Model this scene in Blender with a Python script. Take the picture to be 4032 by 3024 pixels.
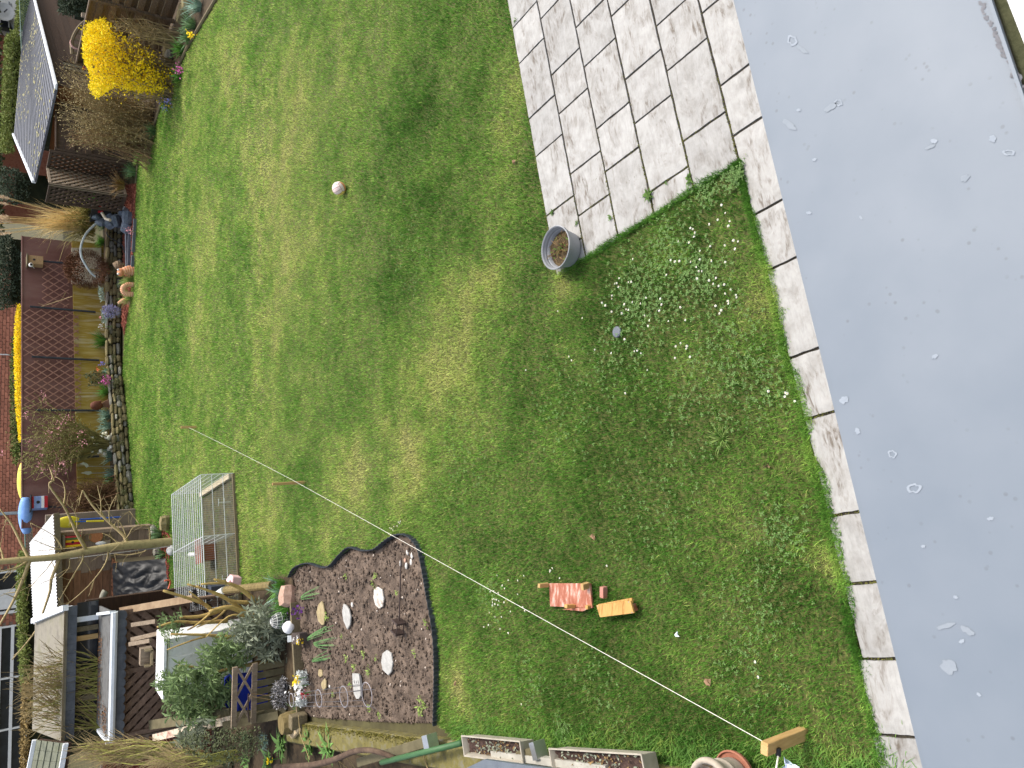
import bpy, bmesh, math, random
import numpy as np
from mathutils import Vector, Matrix, noise as mnoise
for o in list(bpy.data.objects): bpy.data.objects.remove(o)
SC = bpy.context.scene; COL = SC.collection
R = math.radians

# ---------------------------------------------------------------- camera
F_PX, PITCH, ROLL, CAM_H = 2960.0, R(36.3), R(-1.45), 4.23
_F = Vector((0, math.cos(PITCH), -math.sin(PITCH))); _U = Vector((0, math.sin(PITCH), math.cos(PITCH))); _Rt = Vector((1, 0, 0))
_ix0, _iy0 = -_U, -_Rt                      # the phone was held sideways: picture-right is down, picture-top is right
IX = math.cos(ROLL)*_ix0 + math.sin(ROLL)*_iy0
IY = -math.sin(ROLL)*_ix0 + math.cos(ROLL)*_iy0
CAMP = Vector((0, 0, CAM_H))
cd = bpy.data.cameras.new('camera'); cam = bpy.data.objects.new('camera', cd); COL.objects.link(cam)
cd.sensor_fit = 'HORIZONTAL'; cd.sensor_width = 36; cd.lens = F_PX/4032*36; cd.clip_start = .05; cd.clip_end = 2000
m3 = Matrix((IX, -IY, -_F)).transposed()
cam.matrix_world = Matrix.Translation(CAMP) @ m3.to_4x4()
cd.dof.use_dof = True; cd.dof.focus_distance = 7.0; cd.dof.aperture_fstop = 16
SC.camera = cam

# ---------------------------------------------------------------- sky, sun, exposure
SUN_DIR = Vector((0.52, 0.20, 1.0)).normalized()      # towards the sun: beyond the garden, a little to the right
w = bpy.data.worlds.new('World'); SC.world = w; w.use_nodes = True
nt = w.node_tree; bg = nt.nodes['Background']
sk = nt.nodes.new('ShaderNodeTexSky'); sk.sky_type = 'NISHITA'; sk.sun_disc = False
sk.sun_elevation = math.asin(SUN_DIR.z); sk.sun_rotation = math.atan2(SUN_DIR.x, SUN_DIR.y)
sk.air_density = 1.0; sk.dust_density = 4.0; sk.ozone_density = 1.0
hsv = nt.nodes.new('ShaderNodeHueSaturation'); hsv.inputs['Saturation'].default_value = .62      # thin bright cloud
nt.links.new(sk.outputs[0], hsv.inputs['Color']); nt.links.new(hsv.outputs[0], bg.inputs[0]); bg.inputs[1].default_value = 0.15
sl = bpy.data.lights.new('sun', 'SUN'); sun = bpy.data.objects.new('sun', sl); COL.objects.link(sun)
sl.energy = 1.5; sl.angle = R(10); sl.color = (1, .955, .88)
sun.rotation_euler = (-SUN_DIR).to_track_quat('-Z', 'Y').to_euler(); sun.location = (0, 10, 30)
SC.view_settings.view_transform = 'Standard'; SC.view_settings.look = 'None'
SC.view_settings.exposure = 0.95; SC.view_settings.gamma = 1
SC.render.engine = 'CYCLES'

# ---------------------------------------------------------------- finding places in the garden
SD = 4032/2212
def _ray(x, y): return _F*F_PX + IX*(x*SD-2016) + IY*(y*SD-1512)
def G(x, y, z=0.0):                     # point of the ground (or of the level z) seen there
    d = _ray(x, y); return CAMP + d*((z-CAM_H)/d.z)
def W(x, y, Y):                         # point at the distance Y into the garden
    d = _ray(x, y); return CAMP + d*(Y/d.y)
def zz(ox, oy, s=2.765): return lambda x, y: ((ox+x/s)/1.8228, (oy+y/s)/1.8228)
zA, zB, zC, zD, zE, zF = zz(0, 0), zz(0, 500), zz(0, 1000), zz(0, 1500), zz(0, 1900), zz(0, 2424)
zG, zH, zI, zJ, zK, zL = zz(600, 2000), zz(700, 2424), zz(1900, 2100), zz(1100, 2050, 1.951), zz(1700, 2624, 3.687), zz(2600, 2600)
# house axes: s runs along the house front, r away from it
TH = R(-107.28); S_AX = Vector((math.sin(TH), math.cos(TH), 0)); R_AX = Vector((math.cos(TH), -math.sin(TH), 0))
def SR(s, r, z=0): v = S_AX*s + R_AX*r; return Vector((v.x, v.y, z))

# ---------------------------------------------------------------- materials
MATS = {}
def srgb(r, g, b):
    f = lambda v: ((v/255+.055)/1.055)**2.4 if v > 10 else v/255/12.92
    return (f(r), f(g), f(b))
def mat(name, c1, c2=None, scale=6, rough=.8, bump=.25, c3=None, stretch=None, var=0.0, isl=0.0, metal=0, spec=.3, bscale=None, bdist=.01, pos=(.3, .7), trans=0.0, detail=6, coord='Object', alpha=None):
    if name in MATS: return MATS[name]
    m = bpy.data.materials.new(name); m.use_nodes = True; MATS[name] = m
    n = m.node_tree.nodes; l = m.node_tree.links; p = n['Principled BSDF']
    p.inputs['Roughness'].default_value = rough; p.inputs['Metallic'].default_value = metal
    p.inputs['Specular IOR Level'].default_value = spec
    c2 = c2 or tuple(v*.75 for v in c1)
    tc = n.new('ShaderNodeTexCoord'); mp = n.new('ShaderNodeMapping'); l.new(tc.outputs[coord], mp.inputs[0])
    if stretch: mp.inputs['Scale'].default_value = stretch
    nz = n.new('ShaderNodeTexNoise'); nz.inputs['Scale'].default_value = scale; nz.inputs['Detail'].default_value = detail; nz.inputs['Roughness'].default_value = .62
    l.new(mp.outputs[0], nz.inputs['Vector'])
    rp = n.new('ShaderNodeValToRGB'); l.new(nz.outputs['Fac'], rp.inputs[0])
    rp.color_ramp.elements[0].position = pos[0]; rp.color_ramp.elements[1].position = pos[1]
    rp.color_ramp.elements[0].color = (*c1, 1); rp.color_ramp.elements[1].color = (*c2, 1)
    if c3:
        e = rp.color_ramp.elements.new((pos[0]+pos[1])/2); e.color = (*c2, 1); rp.color_ramp.elements[2].color = (*c3, 1)
    out = rp.outputs[0]
    def vary(out, src, amt):
        mr = n.new('ShaderNodeMapRange'); l.new(src, mr.inputs[0]); mr.inputs[3].default_value = 1-amt; mr.inputs[4].default_value = 1+amt
        hs = n.new('ShaderNodeHueSaturation'); l.new(mr.outputs[0], hs.inputs['Value']); l.new(out, hs.inputs['Color']); return hs.outputs[0]
    if var: out = vary(out, n.new('ShaderNodeObjectInfo').outputs['Random'], var)
    if isl: out = vary(out, n.new('ShaderNodeNewGeometry').outputs['Random Per Island'], isl)
    l.new(out, p.inputs['Base Color'])
    if bump:
        n2 = n.new('ShaderNodeTexNoise'); n2.inputs['Scale'].default_value = bscale or scale*4; n2.inputs['Detail'].default_value = 5
        l.new(mp.outputs[0], n2.inputs['Vector'])
        b = n.new('ShaderNodeBump'); b.inputs['Strength'].default_value = bump; b.inputs['Distance'].default_value = bdist
        l.new(n2.outputs['Fac'], b.inputs['Height']); l.new(b.outputs[0], p.inputs['Normal'])
    if trans:
        o = n['Material Output']; t = n.new('ShaderNodeBsdfTranslucent'); l.new(out, t.inputs[0]); mx = n.new('ShaderNodeMixShader'); mx.inputs[0].default_value = trans
        l.new(p.outputs[0], mx.inputs[1]); l.new(t.outputs[0], mx.inputs[2]); l.new(mx.outputs[0], o.inputs[0])
    return m

# ---------------------------------------------------------------- building blocks
def wloc(o):
    v = Vector((0, 0, 0))
    while o: v += o.location; o = o.parent
    return v
def tag(o, label=None, cat=None, group=None, kind=None):
    if label: o['label'] = label
    if cat: o['category'] = cat
    if group: o['group'] = group
    if kind: o['kind'] = kind
    return o
def thing(name, loc, label, cat, group=None):
    o = bpy.data.objects.new(name, None); COL.objects.link(o); o.location = loc; o.empty_display_size = .1
    return tag(o, label, cat, group)
def link(name, me, parent=None, loc=None, rot=None):
    o = bpy.data.objects.new(name, me); COL.objects.link(o)
    if loc is not None: o.location = Vector(loc) - (wloc(parent) if parent else Vector())
    if rot is not None: o.rotation_euler = rot
    if parent: o.parent = parent
    return o
class MB:
    def __init__(s): s.v = []; s.f = []
    def add(s, vs, fs):
        k = len(s.v); s.v += [tuple(p) for p in vs]; s.f += [tuple(i+k for i in f) for f in fs]; return s
    def box(s, c, size, rot=None, jit=0, rnd=None):
        c = Vector(c); hx, hy, hz = [v/2 for v in size]; vs = []
        for x in (-hx, hx):
            for y in (-hy, hy):
                for z in (-hz, hz):
                    p = Vector((x, y, z))
                    if jit: p += Vector((rnd.uniform(-jit, jit), rnd.uniform(-jit, jit), rnd.uniform(-jit, jit)))
                    if rot is not None: p = rot @ p
                    vs.append(c+p)
        return s.add(vs, [(0, 1, 3, 2), (4, 6, 7, 5), (0, 4, 5, 1), (2, 3, 7, 6), (0, 2, 6, 4), (1, 5, 7, 3)])
    def bar(s, a, b, w, t, up=(0, 0, 1)):       # a straight batten from a to b, w across, t along 'up'
        a, b = Vector(a), Vector(b); d = b-a; L = d.length
        if L < 1e-6: return s
        x = d/L; u = Vector(up); y = u.cross(x)
        if y.length < 1e-4: y = Vector((1, 0, 0)).cross(x)
        if y.length < 1e-4: y = Vector((0, 1, 0)).cross(x)
        y.normalize(); z = x.cross(y); return s.box((a+b)/2, (L, w, t), Matrix((x, y, z)).transposed())
    def tube(s, pts, rad, n=6, cap=True):
        pts = [Vector(p) for p in pts]; k = len(pts)
        if not hasattr(rad, '__len__'): rad = [rad]*k
        ref = Vector((.31, .52, .79)); vs = []; fs = []
        for i, p in enumerate(pts):
            t = (pts[min(i+1, k-1)]-pts[max(i-1, 0)])
            if t.length < 1e-7: t = Vector((0, 0, 1))
            t.normalize(); a = t.cross(ref)
            if a.length < .05: a = t.cross(Vector((1, 0, 0)))
            a.normalize(); b = t.cross(a)
            for j in range(n):
                q = 2*math.pi*j/n; vs.append(p + (a*math.cos(q)+b*math.sin(q))*rad[i])
        for i in range(k-1):
            for j in range(n): fs.append((i*n+j, i*n+(j+1) % n, (i+1)*n+(j+1) % n, (i+1)*n+j))
        if cap and n > 2: fs.append(tuple(range(n-1, -1, -1))); fs.append(tuple((k-1)*n+j for j in range(n)))
        return s.add(vs, fs)
    def lathe(s, prof, c, n=24, axis=None, sx=1, sy=1):       # profile of (radius, height)
        c = Vector(c); vs = []; fs = []; rot = axis if axis is not None else Matrix.Identity(3)
        for r_, h in prof:
            for j in range(n):
                q = 2*math.pi*j/n; vs.append(c + rot @ Vector((r_*math.cos(q)*sx, r_*math.sin(q)*sy, h)))
        for i in range(len(prof)-1):
            for j in range(n): fs.append((i*n+j, i*n+(j+1) % n, (i+1)*n+(j+1) % n, (i+1)*n+j))
        return s.add(vs, fs)
    def sph(s, c, r_, n=10, m=7, sq=(1, 1, 1), jit=0, rnd=None, seed=0):
        c = Vector(c); vs = [c+Vector((0, 0, -r_*sq[2]))]; fs = []
        for i in range(1, m):
            a = -math.pi/2+math.pi*i/m
            for j in range(n):
                q = 2*math.pi*j/n; p = Vector((math.cos(a)*math.cos(q), math.cos(a)*math.sin(q), math.sin(a)))
                k = 1+(jit*mnoise.noise(p*1.7+Vector((seed*3.1, seed*1.7, seed))) if jit else 0)
                vs.append(c+Vector((p.x*r_*sq[0]*k, p.y*r_*sq[1]*k, p.z*r_*sq[2]*k)))
        vs.append(c+Vector((0, 0, r_*sq[2]))); T = len(vs)-1
        for j in range(n): fs.append((0, 1+(j+1) % n, 1+j)); fs.append((T, T-n+j, T-n+(j+1) % n))
        for i in range(m-2):
            for j in range(n): fs.append((1+i*n+j, 1+i*n+(j+1) % n, 1+(i+1)*n+(j+1) % n, 1+(i+1)*n+j))
        return s.add(vs, fs)
    def prism(s, pts, dz):                          # polygon (list of points) thickened by the vector dz
        n = len(pts); pts = [Vector(p) for p in pts]; dz = Vector(dz)
        return s.add(pts+[p+dz for p in pts], [tuple(range(n-1, -1, -1)), tuple(range(n, 2*n))]+[(i, (i+1) % n, n+(i+1) % n, n+i) for i in range(n)])
    def leaf(s, p, d, L, wd, up=None, bend=.25):    # a folded leaf of two quads
        p = Vector(p); d = Vector(d).normalized(); u = Vector(up) if up is not None else Vector((0, 0, 1)); x = d.cross(u)
        if x.length < .05: x = d.cross(Vector((1, 0, 0)))
        x.normalize(); nrm = x.cross(d); mid = p+d*L*.5+nrm*L*bend*.3; tip = p+d*L-nrm*L*bend*.25
        return s.add([p, mid+x*wd/2, tip, mid-x*wd/2], [(0, 1, 2), (0, 2, 3)])
    def blade(s, p, d, L, wd, droop=.5, seg=3):     # strap leaf that arches over
        p = Vector(p); d = Vector(d).normalized(); x = d.cross(Vector((0, 0, 1)))
        if x.length < .05: x = Vector((1, 0, 0))
        x.normalize(); h = Vector((d.x, d.y, 0)); h = h.normalized() if h.length > 1e-3 else Vector((1, 0, 0))
        vs = []; q = p.copy(); cur = d.copy()
        for i in range(seg+1):
            t = i/seg; ww = wd*(1-t**2)*.5+.0004; vs += [q-x*ww, q+x*ww]
            q = q+cur*L/seg; cur = (cur+(h*.6-Vector((0, 0, 1)))*droop*1.1/seg).normalized()
        return s.add(vs, [(2*i, 2*i+1, 2*i+3, 2*i+2) for i in range(seg)])
    def mesh(s, name, m, off=Vector(), smooth=False):
        me = bpy.data.meshes.new(name); me.from_pydata([(p[0]-off.x, p[1]-off.y, p[2]-off.z) for p in s.v], [], s.f)
        if m: me.materials.append(m)
        if smooth: me.polygons.foreach_set('use_smooth', [True]*len(me.polygons))
        me.update(); return me
    def build(s, name, m, parent=None, smooth=False, bevel=0):
        if parent is None:
            b = Vector(s.v[0]) if s.v else Vector(); xs = np.array(s.v); b = Vector((float(xs[:, 0].mean()), float(xs[:, 1].mean()), float(xs[:, 2].min())))
            o = link(name, s.mesh(name, m, b, smooth), None, b)
        else:
            o = link(name, s.mesh(name, m, wloc(parent), smooth)); o.parent = parent
        if bevel:
            bv = o.modifiers.new('bevel', 'BEVEL'); bv.width = bevel; bv.segments = 1; bv.limit_method = 'ANGLE'
        return o
def npmesh(name, verts, tris, m, attrs=None, smooth=False):
    me = bpy.data.meshes.new(name); nv, nf = len(verts), len(tris); k = tris.shape[1]
    me.vertices.add(nv); me.vertices.foreach_set('co', verts.astype(np.float32).ravel())
    me.loops.add(nf*k); me.loops.foreach_set('vertex_index', tris.astype(np.int32).ravel())
    me.polygons.add(nf); me.polygons.foreach_set('loop_start', np.arange(0, nf*k, k, dtype=np.int32)); me.polygons.foreach_set('loop_total', np.full(nf, k, dtype=np.int32))
    for nm, arr in (attrs or {}).items():
        a = me.attributes.new(nm, 'FLOAT', 'POINT'); a.data.foreach_set('value', arr.astype(np.float32))
    me.materials.append(m); me.update(calc_edges=True); me.validate()
    if smooth: me.polygons.foreach_set('use_smooth', [True]*nf)
    return me
def unit_box(name, m, size, jit=.0, bev=0, seed=0):
    rnd = random.Random(seed); b = MB().box((0, 0, 0), size, None, jit, rnd); me = b.mesh(name, m)
    if bev:
        bm = bmesh.new(); bm.from_mesh(me); bmesh.ops.bevel(bm, geom=bm.edges[:], offset=bev, segments=1, affect='EDGES', profile=.5); bm.to_mesh(me); bm.free()
    return me
NPR = np.random.default_rng(5)
def inpoly(pts, poly):
    x, y = pts[:, 0], pts[:, 1]; r_ = np.zeros(len(pts), bool); n = len(poly)
    for i in range(n):
        x1, y1 = poly[i]; x2, y2 = poly[(i+1) % n]
        if y1 == y2: continue
        c = ((y1 > y) != (y2 > y)) & (x < (x2-x1)*(y-y1)/(y2-y1)+x1); r_ ^= c
    return r_
def vnoise(p, scale, seed=0):
    rg = np.random.default_rng(seed); T = rg.random((256, 256)); q = p/scale; i = np.floor(q).astype(int); f = q-i; f = f*f*(3-2*f)
    a = T[i[:, 0] % 256, i[:, 1] % 256]; b = T[(i[:, 0]+1) % 256, i[:, 1] % 256]; c = T[i[:, 0] % 256, (i[:, 1]+1) % 256]; d = T[(i[:, 0]+1) % 256, (i[:, 1]+1) % 256]
    return (a*(1-f[:, 0])+b*f[:, 0])*(1-f[:, 1])+(c*(1-f[:, 0])+d*f[:, 0])*f[:, 1]
# ================================================================= the ground
M_soil = mat('soil', srgb(62, 52, 44), srgb(98, 84, 72), 5, .95, .8, srgb(124, 108, 94), bscale=45, bdist=.03, coord='Object')
M_earth = mat('rough_earth', srgb(64, 58, 40), srgb(92, 88, 56), 3, .95, .5)
gm = MB().add([(-300, -60, -.06), (300, -60, -.06), (300, 600, -.06), (-300, 600, -.06)], [(0, 1, 2, 3)])
tag(gm.build('ground', M_earth), kind='structure')

LE = [G(*q) for q in [(470, 0), (440, 50), (405, 110), (372, 180), (350, 225), (330, 290), (300, 335), (295, 400), (293, 440), (288, 560), (285, 600), (280, 650), (268, 730), (265, 800), (275, 900), (282, 1000), (290, 1100), (290, 1135)]]
BED_D = [(628, 1246), (640, 1226), (668, 1216), (698, 1224), (716, 1222), (738, 1198), (758, 1182), (785, 1188), (812, 1186), (836, 1168), (862, 1154), (888, 1158), (908, 1182), (918, 1222), (930, 1292), (942, 1362), (946, 1440), (944, 1566), (800, 1562), (655, 1550), (652, 1480), (648, 1400), (640, 1300)]
BED = [G(*q) for q in BED_D]
def kerbx(y): return -3.67-.333*(y-6.45)
lawn = [(v.x, v.y) for v in LE] + [(-4.35, 23.2), (-4.0, 22.0), (-4.2, 20.4), (-5.9, 19.6), (-5.2, 17.4), (-4.3, 15.0), (-3.85, 13.6), (-3.2, 12.0)]
lawn += [(v.x, v.y) for v in BED[:18]]
lawn += [(kerbx(6.6), 6.6), (kerbx(5), 5.0), (kerbx(3.2), 3.2), (kerbx(1.9)-.1, 1.9)]
rr = random.Random(3)
ss = 1.9
while ss > -2.5:
    v = SR(ss, np.interp(ss, [-2.5, -1, 0, .4, .8, 1.2, 1.9], [2.585, 2.585, 2.61, 2.62, 2.635, 2.69, 2.71])+.018*math.sin(ss*5.3)+.016*math.sin(ss*11+1)+.010*math.sin(ss*29)+rr.uniform(-.014, .014)); lawn.append((v.x, v.y)); ss -= .05
rq = 2.62
while rq < 4.64:
    v = SR(-2.44-.03*math.sin(rq*9)-rr.uniform(0, .02), rq); lawn.append((v.x, v.y)); rq += .05
sq_ = -2.44
while sq_ > -9.5:
    v = SR(sq_, 4.615+rr.uniform(-.006, .012)); lawn.append((v.x, v.y)); sq_ -= .1
lawn += [(9.6, 9.0), (9.0, 13.0)]
def flat(name, poly, z, m, kind='structure'):
    o = MB().add([(x, y, z) for x, y in poly], [tuple(range(len(poly)))]).build(name, m); me = o.data
    bm = bmesh.new(); bm.from_mesh(me); bmesh.ops.triangulate(bm, faces=bm.faces[:]); bmesh.ops.recalc_face_normals(bm, faces=bm.faces[:])
    for f in bm.faces:
        if f.normal.z < 0: f.normal_flip()
    bm.to_mesh(me); bm.free()
    if kind: o['kind'] = kind
    return o

def grass_mat(name, base=False):
    m = bpy.data.materials.new(name); m.use_nodes = True; n = m.node_tree.nodes; l = m.node_tree.links; p = n['Principled BSDF']
    p.inputs['Roughness'].default_value = .7; p.inputs['Specular IOR Level'].default_value = .18
    if base:
        tc = n.new('ShaderNodeTexCoord'); nz = n.new('ShaderNodeTexNoise'); nz.inputs['Scale'].default_value = 30; nz.inputs['Detail'].default_value = 8; l.new(tc.outputs['Object'], nz.inputs['Vector'])
        rp = n.new('ShaderNodeValToRGB'); l.new(nz.outputs['Fac'], rp.inputs[0]); rp.color_ramp.elements[0].position = .3; rp.color_ramp.elements[1].position = .7
        rp.color_ramp.elements[0].color = (.050, .060, .018, 1); rp.color_ramp.elements[1].color = (.14, .14, .04, 1); l.new(rp.outputs[0], p.inputs['Base Color']); return m
    a = n.new('ShaderNodeAttribute'); a.attribute_name = 'dry'; b = n.new('ShaderNodeAttribute'); b.attribute_name = 'rnd'
    rp = n.new('ShaderNodeValToRGB'); cr = rp.color_ramp; l.new(a.outputs['Fac'], rp.inputs[0])
    cr.elements[0].position = 0; cr.elements[0].color = (.045, .135, .014, 1); cr.elements[1].position = 1; cr.elements[1].color = (.58, .56, .20, 1)
    for po, c in ((.25, (.098, .24, .030)), (.5, (.205, .36, .058)), (.72, (.38, .47, .11))):
        e = cr.elements.new(po); e.color = (*c, 1)
    hs = n.new('ShaderNodeHueSaturation'); mr = n.new('ShaderNodeMapRange'); l.new(b.outputs['Fac'], mr.inputs[0]); mr.inputs[3].default_value = .42; mr.inputs[4].default_value = 1.75
    l.new(mr.outputs[0], hs.inputs['Value']); l.new(rp.outputs[0], hs.inputs['Color']); l.new(hs.outputs[0], p.inputs['Base Color'])
    t = n.new('ShaderNodeBsdfTranslucent'); l.new(hs.outputs[0], t.inputs[0]); mx = n.new('ShaderNodeMixShader'); mx.inputs[0].default_value = .35
    l.new(p.outputs[0], mx.inputs[1]); l.new(t.outputs[0], mx.inputs[2]); l.new(mx.outputs[0], n['Material Output'].inputs[0])
    return m
M_grass = grass_mat('grass_blades'); M_lawn = grass_mat('lawn_thatch', True)
flat('lawn', lawn, -.02, M_lawn)
LAWN = np.array(lawn)

DRY = [((950, 780), .6, .22), ((930, 800), 1.0, .10), ((860, 965), .5, .34), ((770, 1010), .45, .38), ((740, 1050), .5, .2), ((880, 1000), .35, .2), ((1010, 640), .45, .26), ((1070, 600), .35, .16), ((1215, 615), .16, .4), ((1440, 540), .2, .3),
       ((560, 300), 1.1, .3), ((620, 330), .8, .2), ((600, 600), 1.2, .2), ((500, 150), 1.2, .22), ((640, 120), 1.0, .18), ((470, 480), 1.3, .16), ((430, 700), 1.6, .14), ((560, 480), .9, .14), ((690, 1150), .5, .26), ((580, 1120), .7, .22), ((530, 1220), .5, .24),
       ((1100, 190), .4, .26), ((1080, 330), .4, .2), ((985, 1470), .16, .4), ((1000, 1540), .2, .24), ((1780, 1210), .13, .45), ((1735, 980), .12, .28), ((1640, 650), .2, .3), ((1560, 540), .2, .25), ((1690, 1350), .25, .2), ((1480, 760), .3, .18), ((1580, 1080), .3, .16), ((1500, 1480), .3, .14), ((1850, 1490), .15, .2), ((1800, 1650), .2, .2), ((700, 900), .8, .1), ((800, 800), .6, .1),
       ((1700, 1290), .2, -.28), ((1300, 585), .14, -.3), ((870, 640), .8, -.14), ((1230, 1330), .3, -.16), ((970, 1290), .25, -.2), ((880, 330), .9, -.1), ((900, 200), .7, -.14), ((1500, 1600), .4, -.25), ((1250, 1610), .4, -.22), ((1180, 1200), .8, -.08), ((1340, 640), .35, -.14), ((1500, 640), .3, -.12), ((1580, 380), .15, -.3), ((1100, 900), .8, -.05), ((700, 620), .7, -.08), ((340, 1090), 1.0, -.12), ((300, 900), 1.0, -.1), ((1010, 1120), .7, -.1), ((960, 1400), .2, -.2)]
DRYW = [(G(*q), r_, a*1.2) for q, r_, a in DRY]
def dryness(p):
    d = .262 + (vnoise(p, 2.2, 1)-.5)*.30 + (vnoise(p, .5, 2)-.5)*.28 + (vnoise(p, .16, 3)-.5)*.28 + (vnoise(p, .06, 7)-.5)*.16
    d += np.clip((p[:, 1]-4.5)/9, 0, 1)*.20
    for c, r_, a in DRYW: d += a*np.exp(-((p[:, 0]-c.x)**2+(p[:, 1]-c.y)**2)/(r_*r_))*(.55+.9*vnoise(p, .22, 4))
    return d
PAVE = [SR(-9.6, 4.605), SR(-2.43, 4.605), SR(-2.43, 2.63), SR(-9.6, 2.63)]
def field(n_per, ylo, yhi, hlo, hhi, wd, seed, simple=0):
    rg = np.random.default_rng(seed); A = (9.7+6.2)*(yhi-ylo); N = int(n_per*A)
    p = np.stack([rg.uniform(-6.2, 9.7, N), rg.uniform(ylo, yhi, N)], 1); p = p[inpoly(p, LAWN)]
    p = p[np.abs(p[:, 0]-.0) < p[:, 1]*.58+2.0]
    # thinner where the turf is worn
    d = dryness(p); keep = rg.random(len(p)) < np.clip(1.12-.42*np.clip(d-.45, 0, 1), .5, 1); p, d = p[keep], d[keep]; n = len(p)
    L = rg.uniform(hlo, hhi, n)*(1.15-.5*np.clip(d, 0, 1))*(.75+.55*vnoise(p, .3, 9))
    a = rg.uniform(0, 2*np.pi, n); lean = rg.uniform(.15, 1.15, n); w_ = wd*rg.uniform(.6, 1.3, n)
    dx, dy = np.cos(a), np.sin(a); sx, sy = -dy, dx
    z0 = np.full(n, -.02)
    b0 = np.stack([p[:, 0]-sx*w_/2, p[:, 1]-sy*w_/2, z0], 1); b1 = np.stack([p[:, 0]+sx*w_/2, p[:, 1]+sy*w_/2, z0], 1)
    h = L*np.cos(lean*.75); k = L*np.sin(lean)
    m0 = np.stack([p[:, 0]+dx*k*.35-sx*w_*.42, p[:, 1]+dy*k*.35-sy*w_*.42, z0+h*.62], 1); m1 = m0+np.stack([sx*w_*.84, sy*w_*.84, 0*w_], 1)
    tip = np.stack([p[:, 0]+dx*k, p[:, 1]+dy*k, z0+h], 1)
    V = np.stack([b0, b1, m1, m0, tip], 1).reshape(-1, 3); i = np.arange(n)[:, None]*5
    T = np.concatenate([i+[0, 1, 2], i+[0, 2, 3], i+[3, 2, 4]], 0)
    if simple: V = np.stack([b0, b1, tip], 1).reshape(-1, 3); T = np.arange(3*n).reshape(-1, 3)
    kk = 3 if simple else 5
    rn = rg.random(n); dd = np.clip(d+rg.normal(0, .09, n)+(rg.random(n) < .06)*.4, 0, 1)
    return V, T, np.repeat(dd, kk), np.repeat(rn, kk)
parts = [field(11500, 1.8, 5.2, .022, .05, .0036, 11), field(8200, 5.2, 8.5, .022, .05, .0044, 12), field(5200, 8.5, 13, .025, .055, .0066, 13, 1), field(2600, 13, 19, .03, .06, .0115, 14, 1), field(1500, 19, 27.3, .03, .065, .017, 15, 1)]
off = 0; VV = []; TT = []; DD = []; RN = []
for V, T, d, r_ in parts: VV.append(V); TT.append(T+off); DD.append(d); RN.append(r_); off += len(V)
go = link('grass', npmesh('grass', np.concatenate(VV), np.concatenate(TT), M_grass, {'dry': np.concatenate(DD), 'rnd': np.concatenate(RN)}))
tag(go, 'short green and yellowish grass blades covering the whole lawn', 'grass', kind='stuff')
print('grass tris', sum(len(t) for t in TT))

# grass creeping over the slab edges
def fringe(n, seed):
    rg = np.random.default_rng(seed); m_ = n*3//4
    s_ = rg.uniform(-2.45, 2.2, m_); e_ = np.interp(s_, [-2.5, 0, .8, 2.2], [2.632, 2.645, 2.672, 2.72]); wv = .018+.05*np.clip(vnoise(np.stack([s_, 0*s_], 1), .22, 31)*1.6-.45, 0, 1)+.03*vnoise(np.stack([s_, 0*s_+3], 1), .07, 32)
    r_ = e_+.02-(wv+.02)*rg.random(m_); P = [np.stack([s_, r_], 1)]
    r2 = rg.uniform(2.6, 4.62, n-m_); w2 = .015+.05*vnoise(np.stack([r2, 0*r2+7], 1), .15, 33); P.append(np.stack([-2.42-w2*rg.random(n-m_), r2], 1)); q = np.concatenate(P)
    p = np.stack([S_AX.x*q[:, 0]+R_AX.x*q[:, 1], S_AX.y*q[:, 0]+R_AX.y*q[:, 1]], 1); k = len(p)
    L = rg.uniform(.02, .05, k); a = rg.uniform(0, 2*np.pi, k); ln = rg.uniform(.3, 1.3, k); w_ = .0036*rg.uniform(.6, 1.4, k); dx, dy = np.cos(a), np.sin(a); z0 = np.full(k, -.004); h = L*np.cos(ln*.8); kx = L*np.sin(ln)
    b0 = np.stack([p[:, 0]+dy*w_/2, p[:, 1]-dx*w_/2, z0], 1); b1 = np.stack([p[:, 0]-dy*w_/2, p[:, 1]+dx*w_/2, z0], 1); t = np.stack([p[:, 0]+dx*kx, p[:, 1]+dy*kx, z0+h], 1)
    d = np.clip(dryness(p)+rg.normal(0, .1, k), 0, 1); return np.stack([b0, b1, t], 1).reshape(-1, 3), np.arange(3*k).reshape(-1, 3), np.repeat(d, 3), np.repeat(rg.random(k), 3)
V, T, d, r_ = fringe(15000, 41)
tag(link('edge_grass', npmesh('edge_grass', V, T, M_grass, {'dry': d, 'rnd': r_})), 'ragged grass creeping over the slab edges of path and terrace', 'grass', kind='stuff')

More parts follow.
